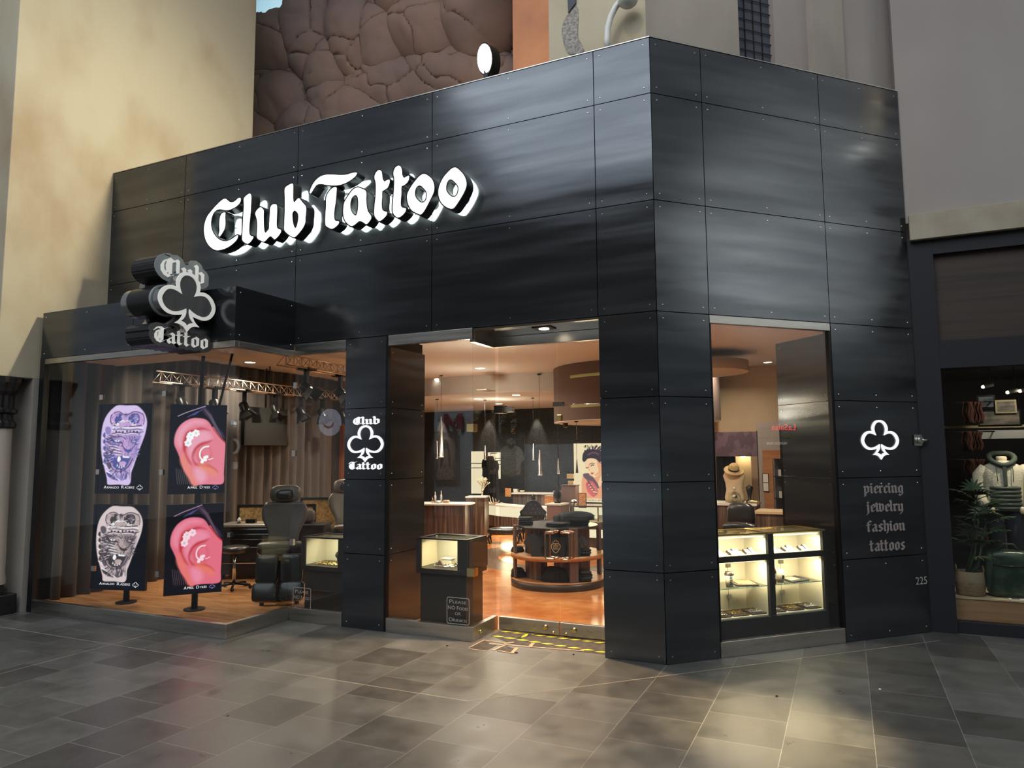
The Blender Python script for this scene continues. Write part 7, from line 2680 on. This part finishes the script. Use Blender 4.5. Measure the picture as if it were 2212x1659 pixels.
# patterned screen, black curtain, yellow lit panel, orange door frame
Y1 = 5.4
a, b = at_y(1542, 986, Y1), at_y(1634, 932, Y1)
mb = MB().box((a.x - .1, Y1, a.z), (b.x, Y1 + .06, b.z))
o = mb.build('pelmet', 'wallpaper')
tag(o, 'purple patterned pelmet panel above the mannequin', 'pelmet')
MB()
t = thing('pelmet_side_post', 'dark post carrying the purple pelmet', 'post', (b.x, Y1, 0))
MB().box((b.x + .001, Y1 - .02, .0041), (b.x + .05, Y1 + .08, b.z + .01)).build('upright', 'black_plastic', t)
MB().box((b.x - .01, Y1 - .03, .0041), (b.x + .06, Y1 + .09, .03)).build('base_plate', 'dark_metal', t) if 0 else None
q0, q1 = at_y(1551, 1085, Y1 + .2), at_y(1590, 986, Y1 + .2)
curtain('curtain', 'black curtain hanging under the purple pelmet', (q0.x, Y1 + .15, 0), (q1.x, Y1 + .15, 0), .05, q1.z + .05, 'curtain_black', .02, .07, 8)
q0, q1 = at_y(1593, 1090, Y1 + .3), at_y(1622, 985, Y1 + .3)
t = thing('lit_alcove_panel', 'yellow lit alcove panel beside the black curtain', 'panel', (q0.x, Y1 + .3, 0))
MB().box((q0.x, Y1 + .3, .0041), (q1.x, Y1 + .34, q1.z + .1)).build('board', 'wall_tan', t)
MB().ball((q0.x + .12, Y1 + .22, q1.z + .02), .045, 12).build('bulb', 'lamp_warm', t)
light('POINT', 'alcove_bulb', (q0.x + .12, Y1 + .18, q1.z - .02), 5, (1, .8, .4), .04)
Y2 = 5.0
q0, q1 = at_y(1652, 1105, Y2), at_y(1690, 972, Y2)
t = thing('orange_door_frame', 'orange wood frame around the dark product niche', 'door frame', (q0.x, Y2, 0))
MB().box((q0.x, Y2, .0041), (q0.x + .13, Y2 + .08, q1.z)).build('jamb', 'wood_orange', t)
MB().box((q0.x + .1301, Y2, q1.z - .12), (q0.x + .9, Y2 + .08, q1.z)).build('head', 'wood_orange', t)
MB().box((q0.x + .1301, Y2 + .25, .0041), (q0.x + .9, Y2 + .3, q1.z - .1201)).build('niche_back', 'dim_blue_shutter', t)
for z in (.62, .95, 1.25, 1.5):
    MB().box((q0.x + .1301, Y2 + .05, z), (q0.x + .9, Y2 + .2499, z + .012)).build('shelf', 'dark_metal', t)
k = 0
for z in (.632, .962, 1.262):
    for i in range(4):
        x = q0.x + .19 + .075 * i
        o = MB().box((x, Y2 + .08, z), (x + .05, Y2 + .14, z + .09 - .02 * (i % 2))).build('product_box', 'paper_white', bevel=.003)
        tag(o, 'small white product box in the dark niche', 'box', 'white product boxes in the dark niche')
a, b = at_y(1648, 1062, Y2 - .02), at_y(1660, 1023, Y2 - .02)
t = thing('notice_frame', 'double notice frame on the wall beside the orange frame', 'notice', (a.x, Y2 - .02, a.z))
MB().box((a.x, Y2 - .02, a.z), (b.x, Y2 - .005, b.z)).build('frame', 'dark_metal', t)
h = b.z - a.z
for z0, z1 in ((.03, .48), (.52, .97)):
    MB().box((a.x + .008, Y2 - .022, a.z + h * z0), (b.x - .008, Y2 - .0201, a.z + h * z1)).build('sheet', 'paper_white', t)
mb = MB().box((.551, 6.0, 0), (1.88, 6.06, 2.92))
tag(mb.build('wall_shop_end', 'plaster_mauve'), 'mauve wall beside the orange niche', 'wall', kind='structure')
# mannequin with hat on a striped counter
Y3 = 4.5
p = at_y(1588, 1085, Y3)
t = thing('striped_counter', 'striped wood counter under the mannequin torso', 'counter', (p.x, Y3, 0))
MB().box((p.x - .55, Y3 - .2, .0041), (p.x + .28, Y3 + .3, p.z - .03)).build('striped_front', 'zebrano', t)
MB().box((p.x - .57, Y3 - .22, p.z - .0299), (p.x + .30, Y3 + .3, p.z)).build('worktop', 'white_top', t)
zc_ = p.z
t = thing('mannequin_torso', 'cream mannequin torso wearing a straw hat over its neck', 'mannequin', (p.x, Y3, zc_))
q = at_y(1588, 1020, Y3)
prof = [(.0, 0), (.095, .005), (.105, .06), (.085, .16), (.095, .25), (.115, .33), (.10, .375), (.04, .40), (.036, .44), (0, .445)]
sc_ = (q.z + .07 - zc_) / .445
MB().lathe([(r * 1.1, z * sc_) for r, z in prof], (p.x, Y3, zc_), 24, sx=1.15, sy=.68).build('body', 'mannequin_bone', t)
zt = zc_ + .40 * sc_
Mh = RX(radians(28)) @ RY(radians(10))
hat = thing('straw_hat', 'straw hat with dark band on the mannequin torso', 'hat', (p.x, Y3, zt))
MB().lathe([(0, .10), (.045, .095), (.065, .07), (.07, .012), (.125, .0), (.13, .006), (.128, .0), (.07, .006), (0, .006)], (p.x, Y3 - .03, zt), 28, M=Mh).build('crown', 'straw', hat)
MB().lathe([(.0715, .012), (.0715, .04)], (p.x, Y3 - .03, zt), 28, M=Mh).build('band', 'dark_stain', hat)
p2 = at_y(1587, 1088, Y3 - .15)
t = thing('glass_jar', 'clear faceted glass jar on the counter before the torso', 'jar', (p2.x, Y3 - .15, zc_))
MB().lathe([(0, 0), (.075, .003), (.085, .06), (.075, .13), (.03, .155), (.03, .165), (0, .168)], (p2.x, Y3 - .13, zc_ + .001), 10).build('vessel', 'case_glass', t)
MB().ball((p2.x, Y3 - .13, zc_ + .19), .022, 10).build('stopper', 'frost_white', t)
MB().ball((p2.x, Y3 - .13, zc_ + .07), (.04, .04, .05), 8).build('contents', 'silver_bits', t)
a = at_y(1620, 1088, Y3)
t = thing('gold_hand', 'small black and gold ornament on the striped counter', 'ornament', (a.x, Y3, zc_))
MB().lathe([(.05, 0), (.05, .02), (.02, .04), (.03, .12), (.05, .2), (0, .24)], (a.x, Y3, zc_), 12).build('body', 'black_plastic', t)
MB().pad((a.x + .06, Y3 - .1, zc_ + .02), (.16, .08, .035), None, 0, 3).build('gold_base', 'gold', t)
# black office chairs
for k, (x, yb, yt, w, Y, lab) in enumerate([(1602, 1150, 1085, .34, 3.25, 'black padded chair back behind the case with the paper cup'), (1600, 1162, 1128, .42, 2.65, 'wide black padded chair seat just behind the display case')]):
    a, b = at_y(x, yb, Y), at_y(x, yt, Y)
    t = thing('padded_chair', lab, 'chair', (a.x, Y, 0), radians(-20), 'black chairs behind the display cases')
    MB().pad((0, 0, (a.z + b.z) / 2), (w, .12, b.z - a.z), None, 0, 3.2).build('backrest', 'black_leather', t, local=True)
    MB().pad((0, -.2, a.z - .05), (w, .34, .1), None, 0, 4).build('seat', 'black_leather', t, local=True)
    MB().cyl((0, 0, 0), .03, .03, a.z - .02, 12).build('column', 'dark_metal', t, local=True)
    mb = MB()
    for j in range(5):
        an = 2 * pi * j / 5
        mb.rod((0, 0, .06), (.22 * cos(an), .22 * sin(an), .03), .016, 8)
    mb.build('star_base', 'dark_metal', t, local=True)
# orange striped counter further back
p = at_y(1655, 1105, 4.0)
t = thing('orange_striped_counter', 'orange striped wood counter below the product niche', 'counter', (p.x, 4.2, 0))
MB().box((p.x - .12, 4.0, .0041), (p.x + .5, 4.5, p.z - .03)).build('striped_front', 'zebrano', t)
MB().box((p.x - .14, 3.98, p.z - .0299), (p.x + .52, 4.5, p.z)).build('worktop', 'wood_pale', t)
MB().box((p.x - .14, 3.96, .0042), (p.x + .52, 3.9999, .3)).build('lower_band', 'wood_orange', t)

q0 = at_y(1635, 912, 5.32)
mb = MB().box((q0.x, 5.32, 0), (1.3, 5.4, q0.z))
tag(mb.build('wall_shop_low', 'plaster_mauve'), 'lower mauve wall carrying the orange framed niche', 'wall', kind='structure')
# ================================================================== NEIGHBOURING CLOTHING SHOP
NY = RY_ + .1
zpl = at_y(2068, 1290, NY).z
mb = MB().box((2.125, NY + .02, .101), (6.5, NY + .75, zpl - .012))
t = thing('window_platform', 'pale wood display platform in the neighbouring shop window', 'platform', (3, NY, 0))
mb.build('front_boards', 'wood_platform', t)
MB().box((2.125, NY + .012, zpl - .0119), (6.5, NY + .75, zpl)).build('deck', 'wood_pale', t)
mb = MB().box((2.13, 6.0, 0), (8.5, 6.1, 3.0))
tag(mb.build('wall_neighbour_back', 'black_matte'), 'dark back wall of the neighbouring shop', 'wall', kind='structure')
mb = MB().box((1.93, NY + .08, 0), (1.97, 6.0, 3.0))
tag(mb.build('wall_neighbour_side', 'dark_wall'), 'dark side wall of the neighbouring shop', 'wall', kind='structure')
mb = MB().box((2.125, NY + .08, 2.55), (8.5, 6.0, 2.6))
tag(mb.build('ceiling_neighbour', 'dark_wall'), 'dark ceiling of the neighbouring shop', 'ceiling', kind='structure')
mb = MB().box((2.125, NY + .76, 0), (8.5, 6.0, .01))
tag(mb.build('floor_neighbour', 'board_dark'), 'dark floor of the neighbouring shop', 'floor', kind='structure')
light('SPOT', 'window_spot', (2.95, NY + .12, 2.4), 150, (1, .88, .66), .04, (2.78, NY + .4, 1.0), 46, .7)
light('SPOT', 'window_spot', (2.35, NY + .15, 2.4), 16, (1, .88, .66), .04, (2.35, NY + .3, .4), 40, .7)
light('AREA', 'stock_light', (3.2, 4.0, 2.5), 9, (1, .9, .75), .3, (3.2, 4.6, 0))

# mannequin in half zip fleece
YM = NY + .50
q_n, q_h = at_y(2157, 985, YM), at_y(2160, 1100, YM)
mx = q_n.x + .02
zs, zh = at_y(2150, 1003, YM).z, at_y(2150, 1102, YM).z
t = thing('dressed_mannequin', 'mannequin in cream half zip fleece with green quilted front', 'mannequin', (mx, YM, zpl))
H = zs - zh


def ring_body(secs, n=24):
    mb = MB()
    vs = []
    for (x, y, z, rx, ry) in secs:
        for k in range(n):
            a = 2 * pi * k / n
            ca, sa = cos(a), sin(a)
            vs.append((x + rx * math.copysign(abs(ca) ** .8, ca), y + ry * math.copysign(abs(sa) ** .8, sa), z))
    fs = [(i * n + k, i * n + (k + 1) % n, (i + 1) * n + (k + 1) % n, (i + 1) * n + k) for i in range(len(secs) - 1) for k in range(n)]
    mb.add(vs, fs, 0, True)
    return mb


sw = .168
ring_body([(mx, YM, zh - .0, .135, .095), (mx, YM, zh + .03, .150, .105), (mx, YM, zh + H * .3, .150, .108), (mx, YM, zh + H * .6, .155, .108), (mx, YM, zh + H * .82, .165, .10), (mx, YM, zs - .01, .14, .085), (mx, YM, zs + .03, .07, .06), (mx, YM, zs + .035, .05, .05)]).build('fleece_jacket', 'fleece_cream', t)
for s in (-1, 1):
    pts = [(mx + s * .135, YM, zs - .02), (mx + s * .185, YM + .005, zs - .10), (mx + s * .20, YM - .005, zs - H * .5), (mx + s * .185, YM - .06, zs - H * .8), (mx + s * .15, YM - .10, zs - H * .93)]
    MB().tube(pts, [.042, .056, .052, .046, .038], 14).build('sleeve', 'fleece_cream', t)
    p = Vector(pts[-1])
    MB().pad(p + Vector((-s * .03, -.015, -.02)), (.05, .04, .07), None, 0, 2.6).build('hand', 'mannequin_cream', t)
# green quilted lower front, zip, hood
mb = MB()
n = 14
rows = 6
for r in range(rows):
    z0 = zh + .005 + r * (H * .52 / rows)
    z1 = z0 + H * .52 / rows

    def fn(u, v, z0=z0, z1=z1):
        a = radians(222 + 96 * u)
        bul = .006 + .012 * sin(pi * v)
        return Vector((mx + (.150 + bul) * cos(a), YM + (.108 + bul) * sin(a), z0 + (z1 - z0) * v))
    mb.grid(fn, 14, 5)
mb.build('quilted_front', 'quilt_green', t)
MB().box((mx - .012, YM - .122, zh + H * .55), (mx + .016, YM - .095, zs - .02)).build('zip_placket', 'hood_green', t)
mb = MB().tube([(mx + .100 * cos(radians(a)), YM - .015 + .085 * sin(radians(a)), zs + .045 + .055 * sin(radians(a)) + .02 * abs(cos(radians(a)))) for a in range(0, 360, 20)], .023, 12, closed=True)
mb.build('hood', 'hood_green', t)
MB().lathe([(.04, zs), (.045, zs + .06), (.038, zs + .075), (0, zs + .078)], (mx, YM, 0), 18).build('neck_cap', 'mannequin_cream', t)
for s in (-1, 1):
    MB().tube([(mx + s * .06, YM - .085, zs + .01), (mx + s * .065, YM - .118, zs - .05), (mx + s * .06, YM - .122, zs - .16)], .0035, 6).build('drawcord', 'hood_green', t)
    MB().tube([(mx + s * .075, YM, zh + .02), (mx + s * .08, YM, zh - .25), (mx + s * .075, YM + .01, zpl + .03)], [.08, .065, .05], 14).build('trouser_leg', 'cloth_navy', t)
MB().cyl((mx, YM, 0), .15, zpl, zpl + .015, 24).build('base_plate', 'dark_metal', t)
MB().cyl((mx, YM + .09, 0), .012, zpl + .0151, zh, 10).build('support_rod', 'polished_metal', t)

# potted palm in basket
a = at_y(2097, 1285, NY + .18)
px_, py_ = a.x, NY + .17
t = thing('potted_palm', 'dark green potted palm in a two tone basket', 'potted plant', (px_, py_, zpl))
ht = at_y(2097, 1232, NY + .2).z - zpl
MB().lathe([(0, 0), (.10, 0), (.115, .02), (.118, ht * .55)], (px_, py_, zpl), 30).build('basket_base', 'basket_tan', t)
MB().lathe([(.1185, ht * .5501), (.112, ht), (.104, ht), (.108, ht * .6)], (px_, py_, zpl), 30).build('basket_rim', 'basket_pale', t)
MB().cyl((px_, py_, zpl), .104, ht * .8, ht * .82, 24).build('soil', 'debris', t)
for s in (-1, 1):
    pts = [(px_ + s * .105, py_ + .04 * cos(radians(b_)), zpl + ht + .05 * sin(radians(b_))) for b_ in range(0, 181, 20)]
    MB().tube(pts, .008, 6).build('basket_handle', 'basket_tan', t)
rnd = random.Random(21)
zt = at_y(2095, 1060, NY + .2).z


def leaf_fan(mb, c, d, L, n=9):
    d = d.normalized()
    sd = d.cross(Vector((0, 0, 1))).normalized()
    up = sd.cross(d).normalized()
    for i in range(n):
        an = radians(-75 + 150 * i / (n - 1))
        dd = (d * cos(an) + sd * sin(an)).normalized()
        l = L * (.75 + .25 * cos(an))
        wv = (dd.cross(up)).normalized() * .011
        pts = []
        for k in range(5):
            f = k / 4
            q = c + dd * (l * f) + up * (.03 * f) - Vector((0, 0, 1)) * (.35 * l * f * f)
            w_ = wv * (sin(pi * (.08 + .9 * f)) * 1.0 + .05)
            pts += [q + w_, q + up * .004, q - w_]
        fs = []
        for k in range(4):
            b_ = 3 * k
            fs += [(b_, b_ + 1, b_ + 4, b_ + 3), (b_ + 1, b_ + 2, b_ + 5, b_ + 4)]
        mb.add(pts, fs, 0, True)


stems, fol = MB(), MB()
for k in range(5):
    x0, y0 = px_ + rnd.uniform(-.04, .04), py_ + rnd.uniform(-.04, .04)
    top = Vector((x0 + rnd.uniform(-.10, .16), y0 + rnd.uniform(-.04, .06), zpl + (zt - zpl) * (.55 + .45 * k / 4) - .08))
    stems.tube([(x0, y0, zpl + ht * .8), ((x0 + top.x) / 2 + .01, (y0 + top.y) / 2, (zpl + top.z) / 2), top], [.011, .009, .007], 8)
    for j in range(4):
        an = 2 * pi * j / 4 + k * .8
        d = Vector((cos(an), .45 * sin(an) - .25, .35 + .25 * rnd.random()))
        e = top + d.normalized() * .09
        stems.rod(top, e, .004, 6)
        leaf_fan(fol, e, d, .15 + .05 * rnd.random())
stems.build('stems', 'leaf_green', t)
fol.build('fronds', 'leaf_green', t)
mb = MB()
leaf_fan(mb, Vector((px_ + .05, py_ - .05, zpl + ht + .13)), Vector((.8, -.3, .1)), .16, 7)
mb.build('young_frond', 'leaf_light', t)

# green shiny bag and small things
a, b = at_y(2131, 1293, NY + .2), at_y(2230, 1190, NY + .2)
t = thing('puffer_duffel', 'shiny dark green puffer bag standing on the wood platform', 'bag', ((a.x + b.x) / 2, NY + .20, zpl))
bw, bh = b.x - a.x, b.z - zpl
MB().pad(((a.x + b.x) / 2, NY + .21, zpl + bh / 2), (bw, .22, bh), None, 0, 5.5, 24, 14).build('body', 'bag_green', t)
mb = MB().tube([(a.x + .05, NY + .095, zpl + bh * .96), (a.x + .04, NY + .09, zpl + bh * .5), (a.x + .03, NY + .092, zpl + .04)], .006, 6)
mb.tube([(a.x + .04, NY + .094, zpl + bh * .70), ((a.x + b.x) / 2, NY + .09, zpl + bh * .68), (b.x - .02, NY + .094, zpl + bh * .70)], .006, 6)
mb.build('zipper', 'black_plastic', t)
MB().tube([(a.x + .12, NY + .21, zpl + bh * .985), (a.x + .16, NY + .20, zpl + bh + .05), (b.x - .14, NY + .20, zpl + bh + .05), (b.x - .10, NY + .21, zpl + bh * .985)], .009, 8).build('carry_handle', 'hood_green', t)
p = at_y(2195, 1297, NY + .05)
t = thing('size_card', 'small pale card lying on the platform edge before the green bag', 'card', (p.x, NY + .06, zpl))
MB().obox((p.x + .03, NY + .07, zpl + .004), (.16, .06, .006), RZ(.1)).build('card', 'paper_white', t)
MB().obox((p.x + .0, NY + .065, zpl + .0075), (.06, .04, .001), RZ(.1)).build('card_print', 'dark_stain', t)

# wall shelf, hanging goods and pictures at the back
YB = 4.6
a = at_y(2045, 925, YB)
z = at_y(2090, 925, YB).z
t = thing('wall_shelf', 'long pale shelf with hanging goods at the back of the neighbouring shop', 'shelf', (3.0, YB, z))
MB().box((2.126, YB, z), (4.2, YB + .3, z + .03)).build('board', 'picture_frame', t)
for x in (2.4, 3.4):
    MB().box((x, YB + .02, z - .15), (x + .03, YB + .28, z - .0001)).build('bracket', 'dark_metal', t)
k = 0
for (xp, yt, yb, lab) in [(2100, 868, 915, 'on the top row near the pictures'), (2098, 932, 975, 'hanging just under the pale shelf'), (2103, 992, 1030, 'on the row above the palm'), (2110, 1140, 1178, 'behind the palm stems')]:
    zt_ = at_y(xp, yt, YB - .15).z
    tr = thing('hanging_rail', 'thin dark rail carrying the hanging row ' + lab, 'rail', (2.4, YB - .13, zt_))
    MB().rod((1.971, YB - .13, zt_ - .004), (2.9, YB - .13, zt_ - .004), .008).build('rod', 'dark_metal', tr)
    MB().rod((2.9, YB - .13, zt_ - .004), (2.9, 6.0, zt_ - .004), .008).build('wall_arm', 'dark_metal', tr)
    for j in range(6):
        p0, p1 = at_y(xp - 12 + 6 * j, yb, YB - .15), at_y(xp - 12 + 6 * j, yt, YB - .15)
        o = MB().grid(lambda u, v: Vector((p0.x + (u - .5) * .048 + .01 * sin(v * 9 + j), YB - .15 + .02 * sin(u * 7 + j), p0.z + (p1.z - p0.z) * v)), 6, 8).build('hanging_sandal', 'cloth_rust')
        so = o.modifiers.new('thick', 'SOLIDIFY')
        so.thickness = .015 * U
        tag(o, 'rust coloured item in the hanging row ' + lab, 'hanging goods', 'hanging goods ' + lab)
for (xa, ya, xb, yb, m, lab) in [(2111, 883, 2149, 853, 'picture_blue', 'grey blue picture of a pier propped on the pale shelf'), (2151, 893, 2195, 863, 'picture_tan', 'framed tan field picture overlapping the grey picture'), (2113, 922, 2205, 884, 'picture_tan', 'wide dim landscape picture above the pale shelf')]:
    Y_ = YB - (.03 if xa == 2151 else .0)
    a, b = at_y(xa, ya, Y_), at_y(xb, yb, Y_)
    t = thing('wall_picture', lab, 'picture', (a.x, Y_, a.z))
    MB().box((a.x, Y_, a.z), (b.x, Y_ + .02, b.z)).build('frame', 'picture_frame' if xa == 2151 else 'dark_metal', t)
    MB().box((a.x + .02, Y_ - .004, a.z + .02), (b.x - .02, Y_ - .0001, b.z - .02)).build('print', m, t)
a, b = at_y(2114, 948, YB - .02), at_y(2230, 928, YB - .02)
t = thing('header_board', 'pale grey header board under the shelf', 'board', (a.x, YB - .02, a.z))
MB().box((a.x, YB - .03, a.z), (b.x, YB - .01, b.z)).build('board', 'picture_blue' if 0 else 'white_paint', t)
for k, (x, y) in enumerate([(2125, 835), (2178, 847), (2205, 844)]):
    p = at_y(x, y, 3.2)
    t = thing('track_spot', ['white track spot over the pictures', 'second white track spot deeper in the shop', 'third white track spot at the frame edge'][k], 'track light', (p.x, 3.2, p.z), group='track spots in the clothing shop')
    MB().rod((p.x, 3.2, p.z), (p.x + .085, 3.22, p.z + .02), .020, 10).build('can', 'white_paint', t)
    MB().ball((p.x - .008, 3.195, p.z - .004), .018, 8).build('lens', 'lamp_warm_soft', t)
    MB().rod((p.x + .06, 3.215, p.z + .03), (p.x + .06, 3.215, 2.55), .006, 6).build('stem', 'dark_metal', t)
# ================================================================== ACROSS THE CONCOURSE (met only as reflections in the shop glass)


def mirror_a(x, y, D, plane=0.0):
    """where a thing must stand so that its mirror image in the glass at y=plane shows at that pixel"""
    p = at_y(x, y, plane + D)
    return Vector((p.x, plane - D, p.z))


D0 = 10.5
a, b = mirror_a(935, 1170, D0), mirror_a(1260, 868, D0)
c_ = mirror_a(1120, 960, D0, DY)
t = thing('barricade', 'grey tarpaulin barricade across the concourse mirrored in the entrance glass', 'barricade', ((a.x + b.x) / 2, -D0, 0))
x0, x1, xm = a.x, a.x + 8.6, c_.x


def tarp(u, v):
    x = x0 + (x1 - x0) * u
    z = .02 + (c_.z - .02 if x > a.x + 1.5 else b.z) * v
    return Vector((x, -D0 + .05 * noise.noise(Vector((x * 1.3 + z * .9, z * 1.6 - x * .5, 3))) + .03 * noise.noise(Vector((x * 3.1, z * 1.2, 8))), z))


MB().grid(tarp, 90, 26).build('tarpaulin', 'tarp_grey', t)
for x in (x0, x0 + 1.5, x0 + 4, x0 + 6.3, x1):
    MB().box((x - .03, -D0 - .16, 0), (x + .03, -D0 - .1, 2.2)).build('post', 'dark_metal', t)
# M panel and two banners on the barricade
FO = Frame((0, -D0 + .11, 0), (-1, 0, 0), (0, 0, 1), (0, 1, 0))
p, q = mirror_a(958, 928, D0 - .1), mirror_a(998, 893, D0 - .1)
w_, h_ = q.x - p.x, q.z - p.z
mp = [(0, 0), (.2, 0), (.2, .62), (.5, .12), (.8, .62), (.8, 0), (1, 0), (1, 1), (.8, 1), (.5, .42), (.2, 1), (0, 1)]
o = MB().prism(FO, [[(-q.x + x * w_, p.z + y * h_) for x, y in mp]], 0, .03).build('big_letter', 'm_red')
tag(o, 'big dark red letter M on the grey barricade mirrored in the corner glass', 'letter')
for nm, xa, ya, xb, yb, pl in (('woman', 935, 1036, 987, 931, 0.0), ('man', 1074, 1062, 1131, 936, DY)):
    D = D0 - .12 + (pl if pl else 0)
    p, q = mirror_a(xa, ya, D, pl), mirror_a(xb, yb, D, pl)
    w_, h_ = q.x - p.x, q.z - p.z
    t = thing('printed_banner', {'woman': 'printed banner of a tattooed long haired woman mirrored in the corner glass', 'man': 'printed banner of a seated man in a white shirt mirrored in the door glass'}[nm], 'banner', ((p.x + q.x) / 2, -D0 + .12, p.z))
    Fb = Frame((q.x, p.y, p.z), (-1, 0, 0), (0, 0, 1), (0, 1, 0))
    pt = Paint(60, 110, w_ / h_, (.16, .14, .12) if nm == 'woman' else (.06, .05, .045))
    TONE.update({'b_skin': (.5, .36, .27), 'b_hair': (.02, .02, .025), 'b_white': (.62, .55, .46), 'b_ink': (.10, .10, .12), 'b_jean': (.07, .085, .10)})
    if nm == 'woman':
        pt.poly('b_skin', [(.2, 0), (.85, 0), (.82, .3), (.9, .62), (.8, .82), (.5, .9), (.2, .82), (.1, .6), (.2, .3)])
        pt.poly('b_hair', [(.3, .25), (.36, .7), (.5, .84), (.66, .7), (.72, .25), (.6, .4), (.58, .62), (.42, .62), (.4, .4)])
        pt.line('b_skin', [(.85, .5), (.92, .68), (.6, .86), (.4, .85)], .12)
        for k in range(14):
            pt.dot('b_ink', .2 + .6 * ((k * 37) % 100) / 100, .05 + .3 * ((k * 53) % 100) / 100, .04, alpha=.7)
    else:
        pt.poly('b_jean', [(.05, 0), (.95, 0), (.85, .34), (.15, .34)])
        pt.poly('b_white', [(.18, .3), (.82, .3), (.86, .5), (1.0, .55), (.9, .72), (.62, .8), (.38, .8), (.1, .72), (0, .55), (.14, .5)])
        pt.poly('b_skin', [(.36, .78), (.36, .96), (.5, 1.0), (.64, .96), (.64, .78), (.5, .72)])
        pt.poly('b_hair', [(.34, .9), (.4, 1.0), (.6, 1.0), (.66, .9), (.5, .93)])
        pt.poly('b_hair', [(.38, .78), (.5, .73), (.62, .78), (.6, .83), (.5, .8), (.4, .83)])
        pt.poly('b_skin', [(.1, .5), (.3, .36), (.5, .32), (.7, .36), (.9, .5), (.8, .38), (.5, .24), (.2, .38)])
    MB().fbox(Fb, 0, 0, w_, h_, -.02, -.0005).build('banner_board', 'paper_white', t)
    o = pt.build('print', Fb, w_, h_, t)
    m = bpy.data.materials.get('banner_print')
    if m is None:
        m, nt, bb = node_mat('banner_print', .6)
        at_ = nt.nodes.new('ShaderNodeAttribute')
        at_.attribute_name = 'picture'
        nt.links.new(at_.outputs['Color'], bb.inputs['Base Color'])
    o.data.materials[0] = m
for xs in (x0 + .9, x0 + 3.2, x0 + 5.6):
    light('SPOT', 'barricade_fill', (xs, -D0 + 3.2, 5.2), 1900, (.95, .97, 1), .12, (xs, -D0, 1.6), 62, .8)  # unseen spots added to brighten the tarpaulin for its reflection
# restaurant sign mirrored in the angled window
DD = 8.0


def mirror_c(x, y):
    p = at_c(x, y, DD)
    n = Vector((S2, -S2, 0))
    return p + n * (2 * DD)


p, q = mirror_c(1718, 929), mirror_c(1666, 916)
t = thing('restaurant_sign', 'red lit restaurant sign across the concourse mirrored in the display window', 'sign', (p + q) / 2)
FRS = Frame((p.x, p.y, 0), (-S2, -S2, 0), (0, 0, 1), (-S2, S2, 0))
emissive('sign_red', (1, .03, .05), 10)
emissive('sign_green', (.05, .22, .05), 1.6)
emissive('sign_pale', (.8, .8, .75), 5)
wd = (q - p).dot(Vector((-S2, -S2, 0)))
zb = p.z
hh = abs(q.z - p.z)
MB().fbox(FRS, -.1, zb + .02, abs(wd) + .3, zb + .05, -.04, -.01).fbox(FRS, .1, zb - hh * 1.5, abs(wd) + .3, zb - hh * 1.5 + .03, -.04, -.01).build('rails', 'dark_metal', t)
mb = MB()
mb.text(FRS, 'LaSalsa', 0, zb, hh, 0, .05, width=abs(wd))
mb.build('lettering', 'sign_red', t)
mb = MB()
mb.text(FRS, 'CANTINA', .1, zb - hh * 1.7, hh * 1.2, 0, .05, width=abs(wd) * 1.05)
mb.build('lettering', 'sign_green', t)
mb = MB()
mb.text(FRS, 'MEXICAN FARE', .25, zb - hh * 2.5, hh * .42, 0, .05, width=abs(wd) * .85)
mb.build('lettering', 'sign_pale', t)
MB().fbox(FRS, abs(wd) / 2 - .02, .01, abs(wd) / 2 + .02, zb + .05, -.08, -.0401).build('post', 'dark_metal', t)

# round pale sign on a post, mirrored in the narrow pane
p = mirror_a(709, 912, 9.5)
emissive('sign_lilac', (.62, .62, .82), 3.2)
emissive('sign_violet', (.16, .12, .22), 1.0)
t = thing('round_sign', 'round pale lilac sign on a post mirrored in the narrow pane', 'sign', (p.x, p.y, 0))
Fq = Frame((p.x, p.y, p.z), (-1, 0, 0), (0, 0, 1), (0, 1, 0))
MB().prism(Fq, [[(.36 * cos(2 * pi * k / 40), .36 * sin(2 * pi * k / 40)) for k in range(40)]], -.05, 0).build('disc', 'sign_lilac', t)
MB().prism(Fq, [smooth_path([(-.17, .02), (-.1, -.12), (.03, -.17), (.17, -.1), (.22, .05), (.16, -.04), (.03, -.11), (-.09, -.07)], True, 4)], .0005, .01).build('swoosh', 'sign_violet', t)
MB().box((p.x - .03, p.y - .09, 0), (p.x + .03, p.y - .051, p.z + .2)).build('post', 'dark_metal', t)
